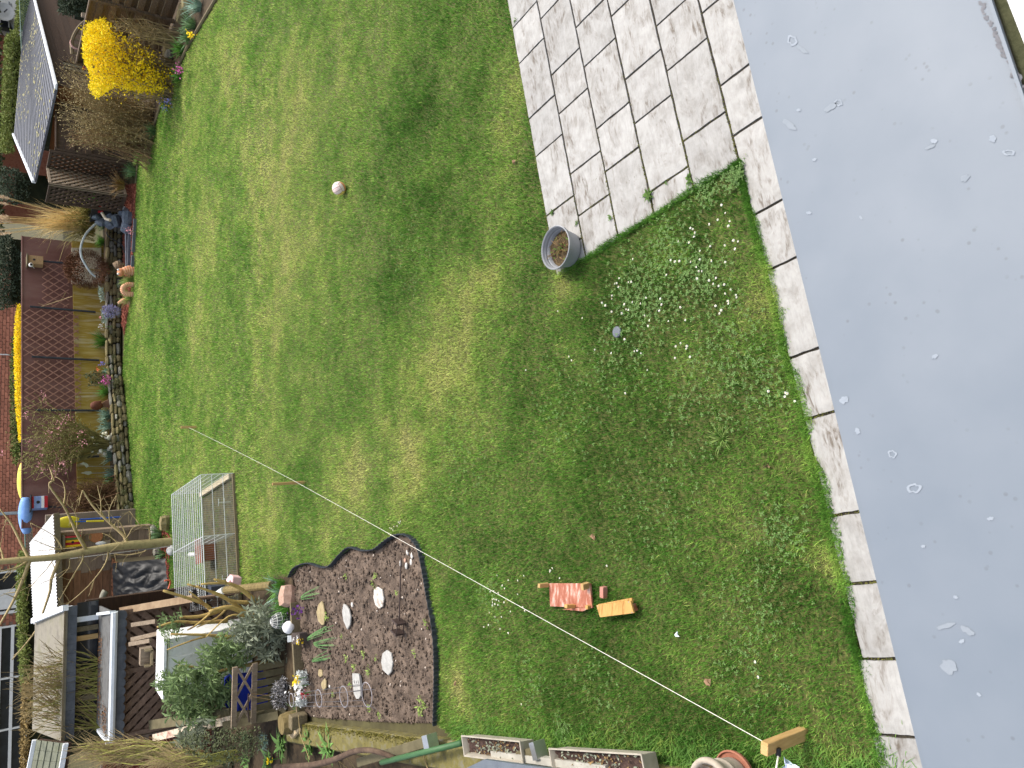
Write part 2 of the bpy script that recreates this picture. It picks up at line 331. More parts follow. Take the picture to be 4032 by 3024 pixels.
# ================================================================= terrace and path of stone slabs
def slab_mat():
    m = bpy.data.materials.new('pale_riven_slab'); m.use_nodes = True; n = m.node_tree.nodes; l = m.node_tree.links; p = n['Principled BSDF']
    p.inputs['Roughness'].default_value = .8; p.inputs['Specular IOR Level'].default_value = .25
    tc = n.new('ShaderNodeTexCoord'); oi = n.new('ShaderNodeObjectInfo')
    vm = n.new('ShaderNodeVectorMath'); vm.operation = 'SCALE'; l.new(oi.outputs['Random'], vm.inputs['Scale']); vm.inputs[0].default_value = (17, 31, 7)
    va = n.new('ShaderNodeVectorMath'); va.operation = 'ADD'; l.new(tc.outputs['Object'], va.inputs[0]); l.new(vm.outputs[0], va.inputs[1])
    def nz(scale, st, det=7, dist=0):
        mp = n.new('ShaderNodeMapping'); mp.inputs['Scale'].default_value = st; mp.inputs['Rotation'].default_value = (0, 0, .6); l.new(va.outputs[0], mp.inputs[0])
        q = n.new('ShaderNodeTexNoise'); q.inputs['Scale'].default_value = scale; q.inputs['Detail'].default_value = det; q.inputs['Roughness'].default_value = .65; q.inputs['Distortion'].default_value = dist
        l.new(mp.outputs[0], q.inputs['Vector']); return q.outputs['Fac']
    def ramp(src, stops):
        rp = n.new('ShaderNodeValToRGB'); l.new(src, rp.inputs[0]); cr = rp.color_ramp
        cr.elements[0].position, cr.elements[0].color = stops[0][0], (*stops[0][1], 1); cr.elements[1].position, cr.elements[1].color = stops[-1][0], (*stops[-1][1], 1)
        for po, c in stops[1:-1]: cr.elements.new(po).color = (*c, 1)
        return rp.outputs[0]
    base = ramp(nz(9, (1, 1, 1)), [(.25, (.27, .258, .236)), (.5, (.36, .35, .328)), (.75, (.42, .41, .39))])
    riv = nz(26, (.35, 1.5, 1), 8, .6)
    g1 = ramp(nz(3.6, (.8, 1.6, 1), 5, .8), [(.47, (0, 0, 0)), (.64, (1, 1, 1))]); g2 = ramp(riv, [(.42, (0, 0, 0)), (.6, (1, 1, 1))])
    mm = n.new('ShaderNodeMath'); mm.operation = 'MULTIPLY'; l.new(g1, mm.inputs[0]); l.new(g2, mm.inputs[1])
    mk = n.new('ShaderNodeMath'); mk.operation = 'MULTIPLY'; l.new(mm.outputs[0], mk.inputs[0]); mk.inputs[1].default_value = .95
    mx = n.new('ShaderNodeMixRGB'); l.new(mk.outputs[0], mx.inputs[0]); l.new(base, mx.inputs[1]); mx.inputs[2].default_value = (.125, .102, .078, 1)
    fine = ramp(riv, [(.3, (.72, .72, .72)), (.55, (1, 1, 1))]); mu = n.new('ShaderNodeMixRGB'); mu.blend_type = 'MULTIPLY'; mu.inputs[0].default_value = .6; l.new(mx.outputs[0], mu.inputs[1]); l.new(fine, mu.inputs[2])
    mr = n.new('ShaderNodeMapRange'); l.new(oi.outputs['Random'], mr.inputs[0]); mr.inputs[3].default_value = .9; mr.inputs[4].default_value = 1.08
    hs = n.new('ShaderNodeHueSaturation'); l.new(mr.outputs[0], hs.inputs['Value']); l.new(mu.outputs[0], hs.inputs['Color']); l.new(hs.outputs[0], p.inputs['Base Color'])
    b = n.new('ShaderNodeBump'); b.inputs['Strength'].default_value = .55; b.inputs['Distance'].default_value = .006; l.new(riv, b.inputs['Height']); l.new(b.outputs[0], p.inputs['Normal'])
    return m
M_slab = slab_mat()
M_joint = mat('joint_sand', srgb(40, 38, 34), srgb(66, 60, 48), 30, .95, .5)
jb = MB().prism([SR(-9.6, 2.20, -.05), SR(-9.6, 4.6, -.05), SR(-2.45, 4.6, -.05), SR(-2.45, 2.2, -.05)][::-1], (0, 0, .038))
terr = jb.build('terrace', M_joint); tag(terr, kind='structure')
pb = MB().prism([SR(-9.6, 1.2, -.05), SR(-9.6, 2.198, -.05), SR(-2.45, 2.198, -.05), SR(-2.448, 2.61, -.05), SR(3.2, 2.61, -.05), SR(3.2, 1.2, -.05)][::-1], (0, 0, .034))
path = pb.build('path', M_joint); tag(path, kind='structure')
SLABM = {}
def slab_mesh(L, k):
    if (L, k) in SLABM: return SLABM[(L, k)]
    rnd = random.Random(int(L*100)+k*7); b = MB(); gp = .009; nx, ny = int(L*20), 8; hx, hy = L/2-gp, .2-gp
    # riven top with slightly wavy, chipped edges
    vs = []; fs = []
    for i in range(nx+1):
        for j in range(ny+1):
            x = -hx+2*hx*i/nx; y = -hy+2*hy*j/ny; e = (i in (0, nx)) or (j in (0, ny))
            z = .0015*mnoise.noise(Vector((x*9+k*5, y*9, 3)))-(.003 if e else 0)
            if i in (0, nx): x += rnd.uniform(-.0022, .0022)
            if j in (0, ny): y += rnd.uniform(-.0022, .0022)
            vs.append((x, y, z))
    for i in range(nx):
        for j in range(ny): a = i*(ny+1)+j; fs.append((a, a+ny+1, a+ny+2, a+1))
    b.add(vs, fs)
    rim = [i*(ny+1) for i in range(nx+1)]+[nx*(ny+1)+j for j in range(1, ny+1)]+[i*(ny+1)+ny for i in range(nx-1, -1, -1)]+[j for j in range(ny-1, 0, -1)]
    n = len(rim); lo = [(vs[i][0], vs[i][1], -.045) for i in rim]; b.add([vs[i] for i in rim]+lo, [(q, n+q, n+(q+1) % n, (q+1) % n) for q in range(n)])
    me = b.mesh('slab', M_slab); SLABM[(L, k)] = me; return me
ROT_S = math.atan2(S_AX.y, S_AX.x); rnd = random.Random(8)
def slab_row(parent, r0, ends, smin, first, pat, alt=0):
    s = ends; i = 0
    while s > smin:
        L = pat[i % 2] if i else first
        me = slab_mesh(round(L, 2), rnd.randrange(3)); c = SR(s-L/2, r0+.2, rnd.uniform(-.0015, .0015))
        o = link('slab', me, parent, c, (rnd.uniform(-.004, .004), rnd.uniform(-.003, .003), ROT_S+(math.pi if rnd.random() < .5 else 0)+rnd.uniform(-.002, .002)))
        s -= L; i += 1
slab_row(terr, 4.22, -2.43, -9.5, .18, (.4, .6)) if False else None
def row_from(parent, r0, joints, smax, smin):      # joints: measured joint places, continued .4/.6 beyond
    js = sorted(joints); lead = js[1]-js[0]
    while js[0] > smin: d = .6 if abs((js[1]-js[0])-.4) < .1 else .4; js.insert(0, js[0]-d)
    if smax is not None:
        if smax-js[-1] > .05: js.append(smax)
    for a, b_ in zip(js[:-1], js[1:]):
        L = round(b_-a, 2); c = SR((a+b_)/2, r0+.2+(.075 if r0 < 2.3 and a > 1.1 else .05 if r0 < 2.3 and a > .7 else .015 if r0 < 2.3 and a > -.1 else 0), rnd.uniform(-.0015, .0015))
        link('slab', slab_mesh(L, rnd.randrange(3)), parent, c, (rnd.uniform(-.004, .004), rnd.uniform(-.003, .003), ROT_S+(math.pi if rnd.random() < .5 else 0)))
row_from(terr, 4.22, [-5.03, -4.63, -4.03, -3.63, -3.03, -2.63], -2.43, -9.0)
row_from(terr, 3.82, [-4.83, -4.23, -3.83, -3.23, -2.83], -2.43, -9.0)
row_from(terr, 3.42, [-4.43, -4.03, -3.43, -3.03], -2.43, -9.0)
row_from(terr, 3.02, [-4.23, -3.63, -3.23, -2.63], -2.43, -9.0)
row_from(terr, 2.62, [-3.83, -3.43, -2.83], -2.43, -9.0)
row_from(path, 2.22, [-3.03, -2.63, -2.03, -1.63, -1.03, -.63, -.03, .37, .79, 1.2, 1.8, 2.2], 2.8, -9.0)
row_from(path, 1.82, [-2.83, -2.23, -1.83, -1.23, -.83, -.23, .17, .77, 1.17, 1.77], 2.4, -7.0)

# ================================================================= the sheet-metal canopy under the window
M_zinc = None
def zinc_mat():
    m = bpy.data.materials.new('grey_sheet_metal'); m.use_nodes = True; n = m.node_tree.nodes; l = m.node_tree.links; p = n['Principled BSDF']
    p.inputs['Roughness'].default_value = .52; p.inputs['Metallic'].default_value = .0; p.inputs['Specular IOR Level'].default_value = .45
    tc = n.new('ShaderNodeTexCoord')
    def nz(scale, det=4, rot=0):
        q = n.new('ShaderNodeTexNoise'); q.inputs['Scale'].default_value = scale; q.inputs['Detail'].default_value = det; l.new(tc.outputs['Object'], q.inputs['Vector']); return q.outputs['Fac']
    def ramp(src, a, b, ca=(0, 0, 0), cb=(1, 1, 1)):
        rp = n.new('ShaderNodeValToRGB'); l.new(src, rp.inputs[0]); cr = rp.color_ramp; cr.elements[0].position, cr.elements[1].position = a, b; cr.elements[0].color, cr.elements[1].color = (*ca, 1), (*cb, 1); return rp.outputs[0]
    def mix(f, a, b, mode='MIX'):
        q = n.new('ShaderNodeMixRGB'); q.blend_type = mode
        for i, s_ in ((0, f), (1, a), (2, b)):
            if isinstance(s_, float): q.inputs[i].default_value = s_
            elif isinstance(s_, tuple): q.inputs[i].default_value = (*s_, 1)
            else: l.new(s_, q.inputs[i])
        return q.outputs[0]
    base = ramp(nz(5, 5), .3, .7, (.150, .178, .210), (.178, .204, .234))
    # small dark specks
    vo = n.new('ShaderNodeTexVoronoi'); vo.inputs['Scale'].default_value = 42; l.new(tc.outputs['Object'], vo.inputs['Vector'])
    dots = ramp(vo.outputs['Distance'], .10, .2, (1, 1, 1), (0, 0, 0))
    sel = ramp(nz(11, 2), .52, .62); f1 = mix(1.0, dots, sel, 'MULTIPLY'); f1 = mix(1.0, f1, (.55, .55, .55), 'MULTIPLY'); c = mix(f1, base, (.10, .11, .125))
    l.new(c, p.inputs['Base Color'])
    b = n.new('ShaderNodeBump'); b.inputs['Strength'].default_value = .08; b.inputs['Distance'].default_value = .01; l.new(nz(3, 3), b.inputs['Height']); l.new(b.outputs[0], p.inputs['Normal'])
    return m
M_zinc = zinc_mat()
ZC = 2.72; KC = (CAM_H-ZC)/CAM_H
def zc(dx, dy, dz=0): return G(dx, dy, ZC+dz)
e0, e1 = zc(1590, 0), zc(2000, 1659); ed = (e1-e0).normalized(); en = Vector((-ed.y, ed.x, 0))
if en.y > 0: en = -en           # towards the house
canopy = thing('canopy_roof', zc(1900, 800), 'flat grey sheet metal canopy spotted with bird droppings below the window', 'roof')
a0, a1 = e0-ed*.9, e1+ed*.9
g0 = zc(2140, 0); back = (g0-e0).dot(en)      # the gap at the house wall lies this far from the edge
cb = MB(); th_ = .004
cb.prism([a0, a1, a1+en*(back), a0+en*(back)], (0, 0, -th_)); cb.build('sheet', M_zinc, canopy)
cb = MB(); cb.box(((a0+a1)/2)-en*.004+Vector((0, 0, -.03)), ((a1-a0).length, .010, .052), Matrix((ed, en, Vector((0, 0, 1)))).transposed()); cb.build('drip_edge', M_zinc, canopy)
M_deck = mat('canopy_boards', srgb(120, 100, 80), srgb(150, 130, 100), 6, .8)
cb = MB(); cb.prism([a0+en*.02-Vector((0, 0, .006)), a1+en*.02-Vector((0, 0, .006)), a1+en*back-Vector((0, 0, .006)), a0+en*back-Vector((0, 0, .006))], (0, 0, -.08)); cb.build('board', M_deck, canopy)
cb = MB(); k0, k1 = a0+en*(back+.0005), a1+en*(back+.0005); cb.box((k0+k1)/2+Vector((0, 0, .003)), ((a1-a0).length, .006, .012), Matrix((ed, en, Vector((0, 0, 1)))).transposed()); cb.build('upstand', M_zinc, canopy)
M_drop = mat('dried_dropping', (.245,.275,.31), (.30,.33,.365), 60, .9, .1)
M_drop2 = mat('old_smear', (.215,.242,.27), (.24,.265,.29), 40, .8, .05, alpha=.5)
M_grime = mat('grey_grime', (.13,.13,.14), (.2,.2,.21), 60, .9, .1)
rd = random.Random(21)
def blot(dx, dy, rx, ry, m, name='dropping', ang=0, ring=False, z=.0012):
    c = zc(dx, dy); n_ = 22; ph = rd.uniform(0, 9); k = KC*CAM_H/ F_PX*SD*1.25
    def rim(f, z_):
        o = []
        for i in range(n_):
            q = 2*math.pi*i/n_; kk = f*(1+.22*math.sin(2*q+ph)+.12*math.sin(5*q+ph*2)+rd.uniform(-.07, .07))
            # image axes laid on the sheet
            ox = math.cos(q)*rx*kk; oy = math.sin(q)*ry*kk; xx = ox*math.cos(ang)-oy*math.sin(ang); yy = ox*math.sin(ang)+oy*math.cos(ang)
            P = zc(dx+xx, dy+yy); o.append(Vector((P.x, P.y, ZC+z_)))
        return o
    b = MB(); r1 = rim(1, z)
    if ring:
        r2 = [c+(p-c)*.62 for p in r1]; r2 = [Vector((p.x, p.y, ZC+z)) for p in r2]; b.add(r1+r2, [(i, (i+1) % n_, n_+(i+1) % n_, n_+i) for i in range(n_)])
    else: b.add(r1, [tuple(range(n_))])
    o = b.build(name, m, canopy); return o
for q in [(1975, 1055, 15, 11, 1), (1928, 981, 8, 10, 1), (1853, 931, 6, 6, 0), (1824, 864, 8, 9, 0), (1712, 88, 10, 12, 1), (1733, 107, 12, 5, 0), (1726, 238, 4, 4, 0), (1795, 232, 14, 7, 0), (1812, 222, 6, 10, 1), (1706, 270, 16, 7, 0), (2018, 305, 6, 6, 0), (2010, 318, 10, 4, 0), (2020, 770, 8, 4, 0), (2085, 385, 12, 6, 0), (2044, 1352, 18, 6, 0), (2078, 1385, 5, 5, 0), (2090, 1362, 14, 8, 0), (2050, 1440, 22, 12, 0), (2065, 1290, 5, 4, 0), (2115, 1500, 5, 4, 0), (1995, 1180, 4, 4, 0), (1760, 345, 5, 3, 0), (1748, 460, 5, 4, 0), (1860, 470, 4, 3, 0), (2140, 1120, 6, 5, 0), (2145, 300, 9, 6, 0), (2180, 330, 12, 7, 1)]:
    blot(q[0], q[1], q[2], q[3], M_drop2 if q[2] > 9 and not q[4] else M_drop, ang=rd.uniform(-.8, .8), ring=bool(q[4]))
# grime along the seam and a dark scratch
for i in range(34):
    t = i/33; x0 = 2118+t*98; y0 = 5+t*205; blot(x0+rd.uniform(-5, 5), y0+rd.uniform(-4, 4), rd.uniform(3, 7), rd.uniform(3, 7), M_grime, 'grime_spot', z=.0008+i*.00002)
M_gap = mat('mossy_gap', srgb(58, 60, 38), srgb(78, 78, 54), 30, .95, .4)
M_wallw = mat('white_render', srgb(225, 222, 215), srgb(240, 238, 232), 8, .9, .2)
house = thing('house', SR(0, .5, 0), 'house wall and white window sill at the very edge above the canopy', 'house')
hn0, hn1 = a0+en*(back+.05), a1+en*(back+.05)
hb = MB(); hb.prism([Vector((hn0.x, hn0.y, 0)), Vector((hn1.x, hn1.y, 0)), Vector((hn1.x, hn1.y, 0))+en*.2, Vector((hn0.x, hn0.y, 0))+en*.2], (0, 0, ZC-.02)); hb.build('wall', M_wallw, house)
hb = MB(); hb.prism([hn0-en*.049+Vector((0, 0, -.03)), hn1-en*.049+Vector((0, 0, -.03)), hn1+en*.03+Vector((0, 0, -.03)), hn0+en*.03+Vector((0, 0, -.03))], (0, 0, .012)); hb.build('mossy_joint', M_gap, house)
q0, q1 = G(2176, 0, 3.45), G(2212, 92, 3.45); qd = (q1-q0).normalized(); qn = Vector((-qd.y, qd.x, 0))
if qn.y > 0: qn = -qn
M_sill = mat('white_sill', (.82, .82, .80), (.86, .86, .85), 3, .4, .0)
hb = MB(); hb.prism([q0-qd*.8, q1+qd*.02, q1+qd*.02+qn*.02, q0-qd*.8+qn*.16][::1], (0, 0, -.04)); hb.build('window_sill', M_sill, house)
# ================================================================= things on the lawn
M_wood = mat('weathered_wood', srgb(150, 120, 84), srgb(180, 150, 110), 5, .8, .3, stretch=(1, 12, 12), var=.1)
M_stake = mat('stake_pine', srgb(172, 136, 84), srgb(196, 162, 110), 6, .75, .3, stretch=(9, 9, 1.2), var=.08)
M_redwood = mat('red_stained_board', srgb(140, 78, 56), srgb(166, 106, 84), 9, .6, .3, srgb(206, 176, 160), stretch=(1, 3.5, 1), pos=(.35, .68))
M_yellow = mat('yellow_pine_board', srgb(168, 124, 62), srgb(192, 152, 90), 4, .55, .2, srgb(152, 104, 48), stretch=(1.2, 9, 1))
M_pinkwood = mat('pinkish_offcut', srgb(158, 104, 88), srgb(190, 138, 122), 10, .8, .2)
M_string = mat('pale_string', srgb(225, 220, 205), srgb(240, 236, 225), 60, .9, .1)
M_ystring = mat('yellowish_string', srgb(196, 190, 110), srgb(206, 200, 128), 60, .9, .1)
M_black = mat('black_plastic', srgb(28, 28, 30), srgb(44, 44, 46), 8, .5, .1)
M_petal = mat('white_petals', srgb(238, 238, 236), srgb(250, 250, 248), 30, .8, 0, trans=.2)
M_ycent = mat('yellow_centre', srgb(236, 196, 40), srgb(246, 214, 60), 30, .8, 0)
def stake(bd, td, wd, tk, label, z0=-.08):
    b = G(*bd); t = W(*td, b.y); ax = (t-b); tp = b+ax; b2 = b-ax.normalized()*.08
    o = MB().bar(b2, tp, wd, tk, (0, 1, .3)).build('wooden_stake', M_stake, bevel=.003); return tag(o, label, 'stake', 'stakes holding the string'), b, tp
_, sb1, st1 = stake(zD(2135, 502), zD(1970, 506), .05, .04, 'far wooden stake where two strings meet near the wire run')
_, sb2, st2 = stake((656, 1042), (588, 1046), .04, .03, 'slim wooden stake halfway along the string')
_, sb3, st3 = stake(zL(1545, 800), zL(1130, 965), .075, .05, 'thick wooden stake at the near end of the string beside the urn')
pA = W(*zD(2055, 508), sb1.y-.03); pB = W(632, 1037, sb2.y-.03); pC = W(*zL(1150, 902), sb3.y+.035)
def sag(a, b, k, n=14): return [a.lerp(b, i/n)-Vector((0, 0, k*4*(i/n)*(1-i/n))) for i in range(n+1)]
so = MB().tube(sag(pA, pB, .02)[:-1]+sag(pB, pC, .0), .0022, 5).build('string', M_string); tag(so, 'long white string stretched low across the lawn between three stakes', 'string')
pR = W(*zD(1965, 1110), 19.2)
tag(MB().tube(sag(pA, pR, .02), .0035, 5).build('string', M_ystring), 'yellowish string running from the far stake to the wire run', 'string')
kn = MB().tube([W(*zL(1288, 955), sb3.y-.03), W(*zL(1283, 1040), sb3.y-.03)], .016, 7).build('cord_lock', M_black); tag(kn, 'small black cord lock hanging below the thick near stake', 'cord lock')
tag(MB().tube([W(*zL(1283, 1035), sb3.y-.035), W(*zL(1262, 1180), sb3.y-.06)], .005, 5).build('string', M_string), 'loose white string end hanging from the black cord lock', 'string')

# ---- volleyball
bc = G(742, 410); BR = .094; bc = Vector((bc.x, bc.y, BR-.015)) + Vector((0, -.03, 0))
ball = thing('volleyball', (bc.x, bc.y, bc.z-BR), 'white and orange striped volleyball lying alone on the lawn', 'ball')
M_ballw = mat('ball_white', srgb(226, 196, 190), srgb(236, 214, 208), 4, .45, .1); M_ballo = mat('ball_orange', srgb(240, 176, 110), srgb(232, 150, 110), 3, .45, .1); M_bally = mat('ball_yellow', srgb(244, 214, 120), srgb(240, 200, 110), 3, .45, .1); M_seam = mat('ball_seam', srgb(150, 62, 34), srgb(120, 50, 30), 6, .6, 0)
MB().sph(bc, BR*.965, 24, 16).build('bladder', M_seam, ball, smooth=True)
rotb = Matrix.Rotation(.5, 3, 'X') @ Matrix.Rotation(.35, 3, 'Z') @ Matrix.Rotation(-.5, 3, 'Y')
for fi in range(6):                       # six faces of three strips, like a real volleyball
    ax = fi//2; sg = 1 if fi % 2 else -1
    for st in range(3):
        u0, u1 = -1+st*2/3+.035, -1+(st+1)*2/3-.035; b = MB(); vs = []; nu, nv = 4, 8
        for i in range(nu+1):
            for j in range(nv+1):
                u = u0+(u1-u0)*i/nu; v = -.965+1.93*j/nv; q = [0, 0, 0]; q[ax] = sg; q[(ax+1) % 3] = math.tan(u*math.pi/4); q[(ax+2) % 3] = math.tan(v*math.pi/4)
                vs.append(bc + rotb @ (Vector(q).normalized()*BR))
        fs = [(i*(nv+1)+j, (i+1)*(nv+1)+j, (i+1)*(nv+1)+j+1, i*(nv+1)+j+1) for i in range(nu) for j in range(nv)]
        b.add(vs, fs).build('panel', M_bally if fi in (0,) else M_ballo if (fi == 2 and st == 1) else M_ballw, ball, smooth=True)

# ---- grey flower pot on the terrace corner
M_pot = mat('grey_plastic_pot', srgb(132, 134, 136), srgb(152, 153, 155), 5, .5, .1); M_potsoil = mat('pot_soil', srgb(56, 46, 32), srgb(104, 88, 62), 40, .95, .8)
pc = G(1200, 535, .17); pc = Vector((pc.x, pc.y, 0)); pot = thing('flower_pot', pc, 'round grey plastic pot with withered stems on the terrace corner', 'pot')
hp = .175
MB().lathe([(.0, .004), (.13, .004), (.148, .02), (.168, hp-.05), (.171, hp-.035), (.183, hp-.03), (.189, hp), (.182, hp+.004), (.175, hp-.004), (.171, hp-.025), (.168, hp-.03), (.166, hp-.05), (.160, hp-.055), (.15, hp-.08)], pc, 40).build('pot_body', M_pot, pot, smooth=False)
sb_ = MB(); vs = [pc+Vector((0, 0, hp-.075))]; 
rp_ = random.Random(4)
for rI in range(1, 7):
    for j in range(24): q = 2*math.pi*j/24; vs.append(pc+Vector((math.cos(q)*.152*rI/6, math.sin(q)*.152*rI/6, hp-.078+rp_.uniform(-.008, .012))))
fs = [(0, 1+j, 1+(j+1) % 24) for j in range(24)]+[(1+i*24+j, 1+(i+1)*24+j, 1+(i+1)*24+(j+1) % 24, 1+i*24+(j+1) % 24) for i in range(5) for j in range(24)]
sb_.add(vs, fs).build('potting_soil', M_potsoil, pot)
M_dead = mat('withered_stems', srgb(150, 126, 84), srgb(104, 78, 48), 20, .9, 0, isl=.3); M_weed = mat('weed_leaves', srgb(84, 118, 46), srgb(118, 146, 66), 20, .7, 0, isl=.3, trans=.3)
b = MB()
for i in range(46):
    q = rp_.uniform(0, 6.3); r_ = rp_.uniform(0, .13); p = pc+Vector((math.cos(q)*r_, math.sin(q)*r_, hp-.075)); e = p+Vector((rp_.uniform(-.07, .07), rp_.uniform(-.07, .07), rp_.uniform(.01, .06)))
    b.tube([p, p.lerp(e, .5)+Vector((0, 0, .012)), e], .0022, 3, False)
b.build('withered_stems', M_dead, pot)
b = MB()
for i in range(26):
    q = rp_.uniform(0, 6.3); r_ = rp_.uniform(0, .13); p = pc+Vector((math.cos(q)*r_, math.sin(q)*r_, hp-.065)); b.leaf(p, (rp_.uniform(-1, 1), rp_.uniform(-1, 1), .6), rp_.uniform(.02, .045), .014)
b.build('weed_leaves', M_weed, pot)

# ---- boards of a taken-apart nesting box
rb = [G(*zI(*q), .03) for q in [(722, 545), (1166, 546), (1194, 815), (734, 796)]]
board = thing('stained_board', rb[0].lerp(rb[2], .5)-Vector((0, 0, .03)), 'red stained board with upright wooden blocks lying on the lawn', 'board')
MB().prism(rb[::-1], (0, 0, -.02)).build('panel', M_redwood, board, bevel=.002)
def upblock(bd, td, w_, t_, m, nm='block'):
    b = G(*zI(*bd), .03); t = W(*zI(*td), b.y); return MB().bar(b, t, w_, t_, (0, 1, .2)).build(nm, m, board, bevel=.002)
upblock((712, 560), (612, 572), .035, .03, M_stake); upblock((1150, 562), (1082, 586), .05, .035, M_stake); upblock((1000, 792), (905, 795), .03, .035, M_yellow); upblock((1165, 800), (1130, 806), .03, .03, M_yellow)
MB().prism([G(*zI(*q), .045) for q in [(866, 828), (1000, 814), (1168, 814), (1086, 849)]][::-1], (0, 0, -.015)).build('side_strip', M_redwood, board)
yb = [G(*zI(*q), .09) for q in [(1236, 782), (1608, 736), (1646, 870), (1277, 916)]]
yb0 = yb[0].lerp(yb[2], .5); ybox = thing('pine_board', Vector((yb0.x, yb0.y, 0)), 'yellow varnished pine board with swirling grain lying on the lawn', 'board')
MB().prism(yb[::-1], (0, 0, -.018)).build('top_board', M_yellow, ybox, bevel=.002)
lo = [G(*zI(*q), .045) for q in [(1258, 772), (1622, 702), (1630, 760), (1262, 800)]]
MB().prism(lo[::-1], (0, 0, -.018)).build('under_board', M_yellow, ybox, bevel=.002)
for k in (.12, .86):
    a = yb[0].lerp(yb[1], k); b_ = yb[3].lerp(yb[2], k); a = Vector((a.x, a.y, .034)); b_ = Vector((b_.x, b_.y, .034)); MB().bar(a.lerp(b_, .3), b_.lerp(a, .08), .03, .074).build('batten', M_redwood, ybox)
for k in ((.04, .1), (.95, .07), (.96, .93)):
    p = yb[0].lerp(yb[1], k[0]).lerp(yb[3].lerp(yb[2], k[0]), k[1]); MB().lathe([(0, .002), (.004, .002), (.005, 0)], p, 8).build('screw', M_pot, ybox)
a, b_ = G(*zI(1318, 580), .03), G(*zI(1318, 700), .03); tag(MB().bar(a, b_, .042, .05).build('wooden_offcut', M_pinkwood, bevel=.002), 'small pinkish wooden offcut between the two boards on the lawn', 'offcut')
p = G(1332, 717, .012); o = MB().lathe([(0, .006), (.04, .006), (.045, .002), (.045, -.02)], p, 20).build('lid', mat('grey_lid', srgb(92, 96, 104), srgb(112, 116, 122), 12, .6, .1)); tag(o, 'small round dark grey lid lying in the grass', 'lid')
def crumple(name, D, r_, m, label, cat, seed):
    p = G(*D, r_*.4); rnd = random.Random(seed); b = MB(); vs = [p+Vector((rnd.uniform(-r_, r_), rnd.uniform(-r_, r_), rnd.uniform(-.3*r_, .6*r_))) for _ in range(9)]
    b.add(vs, [(0, 1, 2), (1, 2, 3), (2, 3, 4), (3, 4, 5), (4, 5, 6), (5, 6, 7), (6, 7, 8), (0, 2, 4), (1, 3, 7)]); return tag(b.build(name, m), label, cat)
M_paper = mat('crumpled_paper', srgb(214, 226, 240), srgb(240, 244, 248), 10, .7, .2); M_leafb = mat('dry_leaf', srgb(128, 98, 72), srgb(156, 128, 102), 30, .9, .2)
crumple('paper_scrap', zI(2128, 1092), .03, M_paper, 'crumpled white paper scrap in the grass right of the pine board', 'litter', 3)
crumple('foil_wrapper', zL(1420, 1140), .06, mat('blue_white_foil', srgb(190, 205, 245), srgb(235, 240, 250), 14, .35, .2), 'crumpled pale blue plastic wrapper beside the thick stake', 'litter', 5)
for i, (D, lab) in enumerate([(zI(1205, 35), 'pale dry leaf on the lawn above the red board'), (zK(330, 245), 'orange brown dry leaf near the mossy kerb'), (zL(515, 235), 'beige dry leaf below the string near the urn'), ((600, 1000), 'dry brown leaf beside the slim stake'), ((1110, 350), 'dry leaf between the ball and the terrace'), ((1655, 1010), 'dry leaf near the path edge')]): crumple('fallen_leaf', D, .028, M_leafb, lab, 'leaf', 30+i)

# ---- daisies, clover and tufts
zT = zz(2000, 700, 1.8433)
DZ = [zT(*q) for q in [(1550,198),(1578,255),(1523,305),(1610,315),(1600,350),(1462,337),(1325,365),(1342,372),(1357,400),(1350,428),(1237,462),(1315,470),(1575,490),(1637,455),(1670,462),(1648,517),(1468,497),(1393,530),(907,590),(1182,598),(1212,608),(1245,605),(1327,610),(1393,592),(1478,602),(1577,613),(1368,648),(1385,677),(1408,678),(1373,732),(1150,705),(808,728),(775,768),(790,765),(802,792),(875,757),(895,755),(755,855),(755,877),(683,907),(707,927),(845,918),(903,903),(962,912),(858,955),(875,958),(827,983),(753,972),(540,1018),(362,968),(1002,870),(1106,878),(1115,920),(1098,965),(1252,940),(992,1000),(1027,1035),(1017,1075),(1287,1033),(1165,1040),(846,1172),(1253,1200),(1218,1223),(1299,1222),(1295,1240),(1322,1300),(1213,1308),(918,1258),(938,1255),(965,1273),(750,1273),(630,1247),(462,1325),(443,1297),(1012,1395),(852,1563),(1617,810),(1577,840),(1570,775),(1530,785),(1510,728),(1490,770),(1460,745),(1597,895),(1600,913),(1655,850),(1660,868),(1548,962),(1536,985),(1507,930),(2013,1560),(2010,1588),(2082,1622),(130,1395)]]
DZ += [zI(*q) for q in [(760,378),(737,402),(732,418),(158,456),(450,462),(280,510),(384,512),(840,487),(240,600),(382,663),(122,630),(85,635),(172,645),(110,720),(123,712),(137,722),(152,722),(178,735),(110,753),(135,770),(108,783),(168,780),(235,750),(437,803),(460,842),(305,850),(75,862),(138,910),(207,908),(65,998),(15,1020),(190,1042),(280,1085),(1353,353)]]
DZ += [zJ(*q) for q in [(848,55),(860,60),(872,72),(905,40),(925,20),(930,5),(838,100),(855,108),(880,45),(915,12)]] + [zK(1302, 548), zL(1067, 183), zL(1033, 18), (1085, 1265), (1660, 845), (1700, 850)]
db = MB(); rz = random.Random(9)
for k in range(11):
    q = 2*math.pi*k/11; db.add([(0, 0, .004), (math.cos(q-.2)*.0115, math.sin(q-.2)*.0115, .004), (math.cos(q)*.0135, math.sin(q)*.0135, .002), (math.cos(q+.2)*.0115, math.sin(q+.2)*.0115, .004)], [(0, 1, 2, 3)])
npet = len(db.f); db.lathe([(.0001, .009), (.003, .008), (.0042, .0045)], (0, 0, 0), 7); dme = db.mesh('daisy', M_petal); dme.materials.append(M_ycent)
for i, f in enumerate(dme.polygons): f.material_index = 0 if i < npet else 1
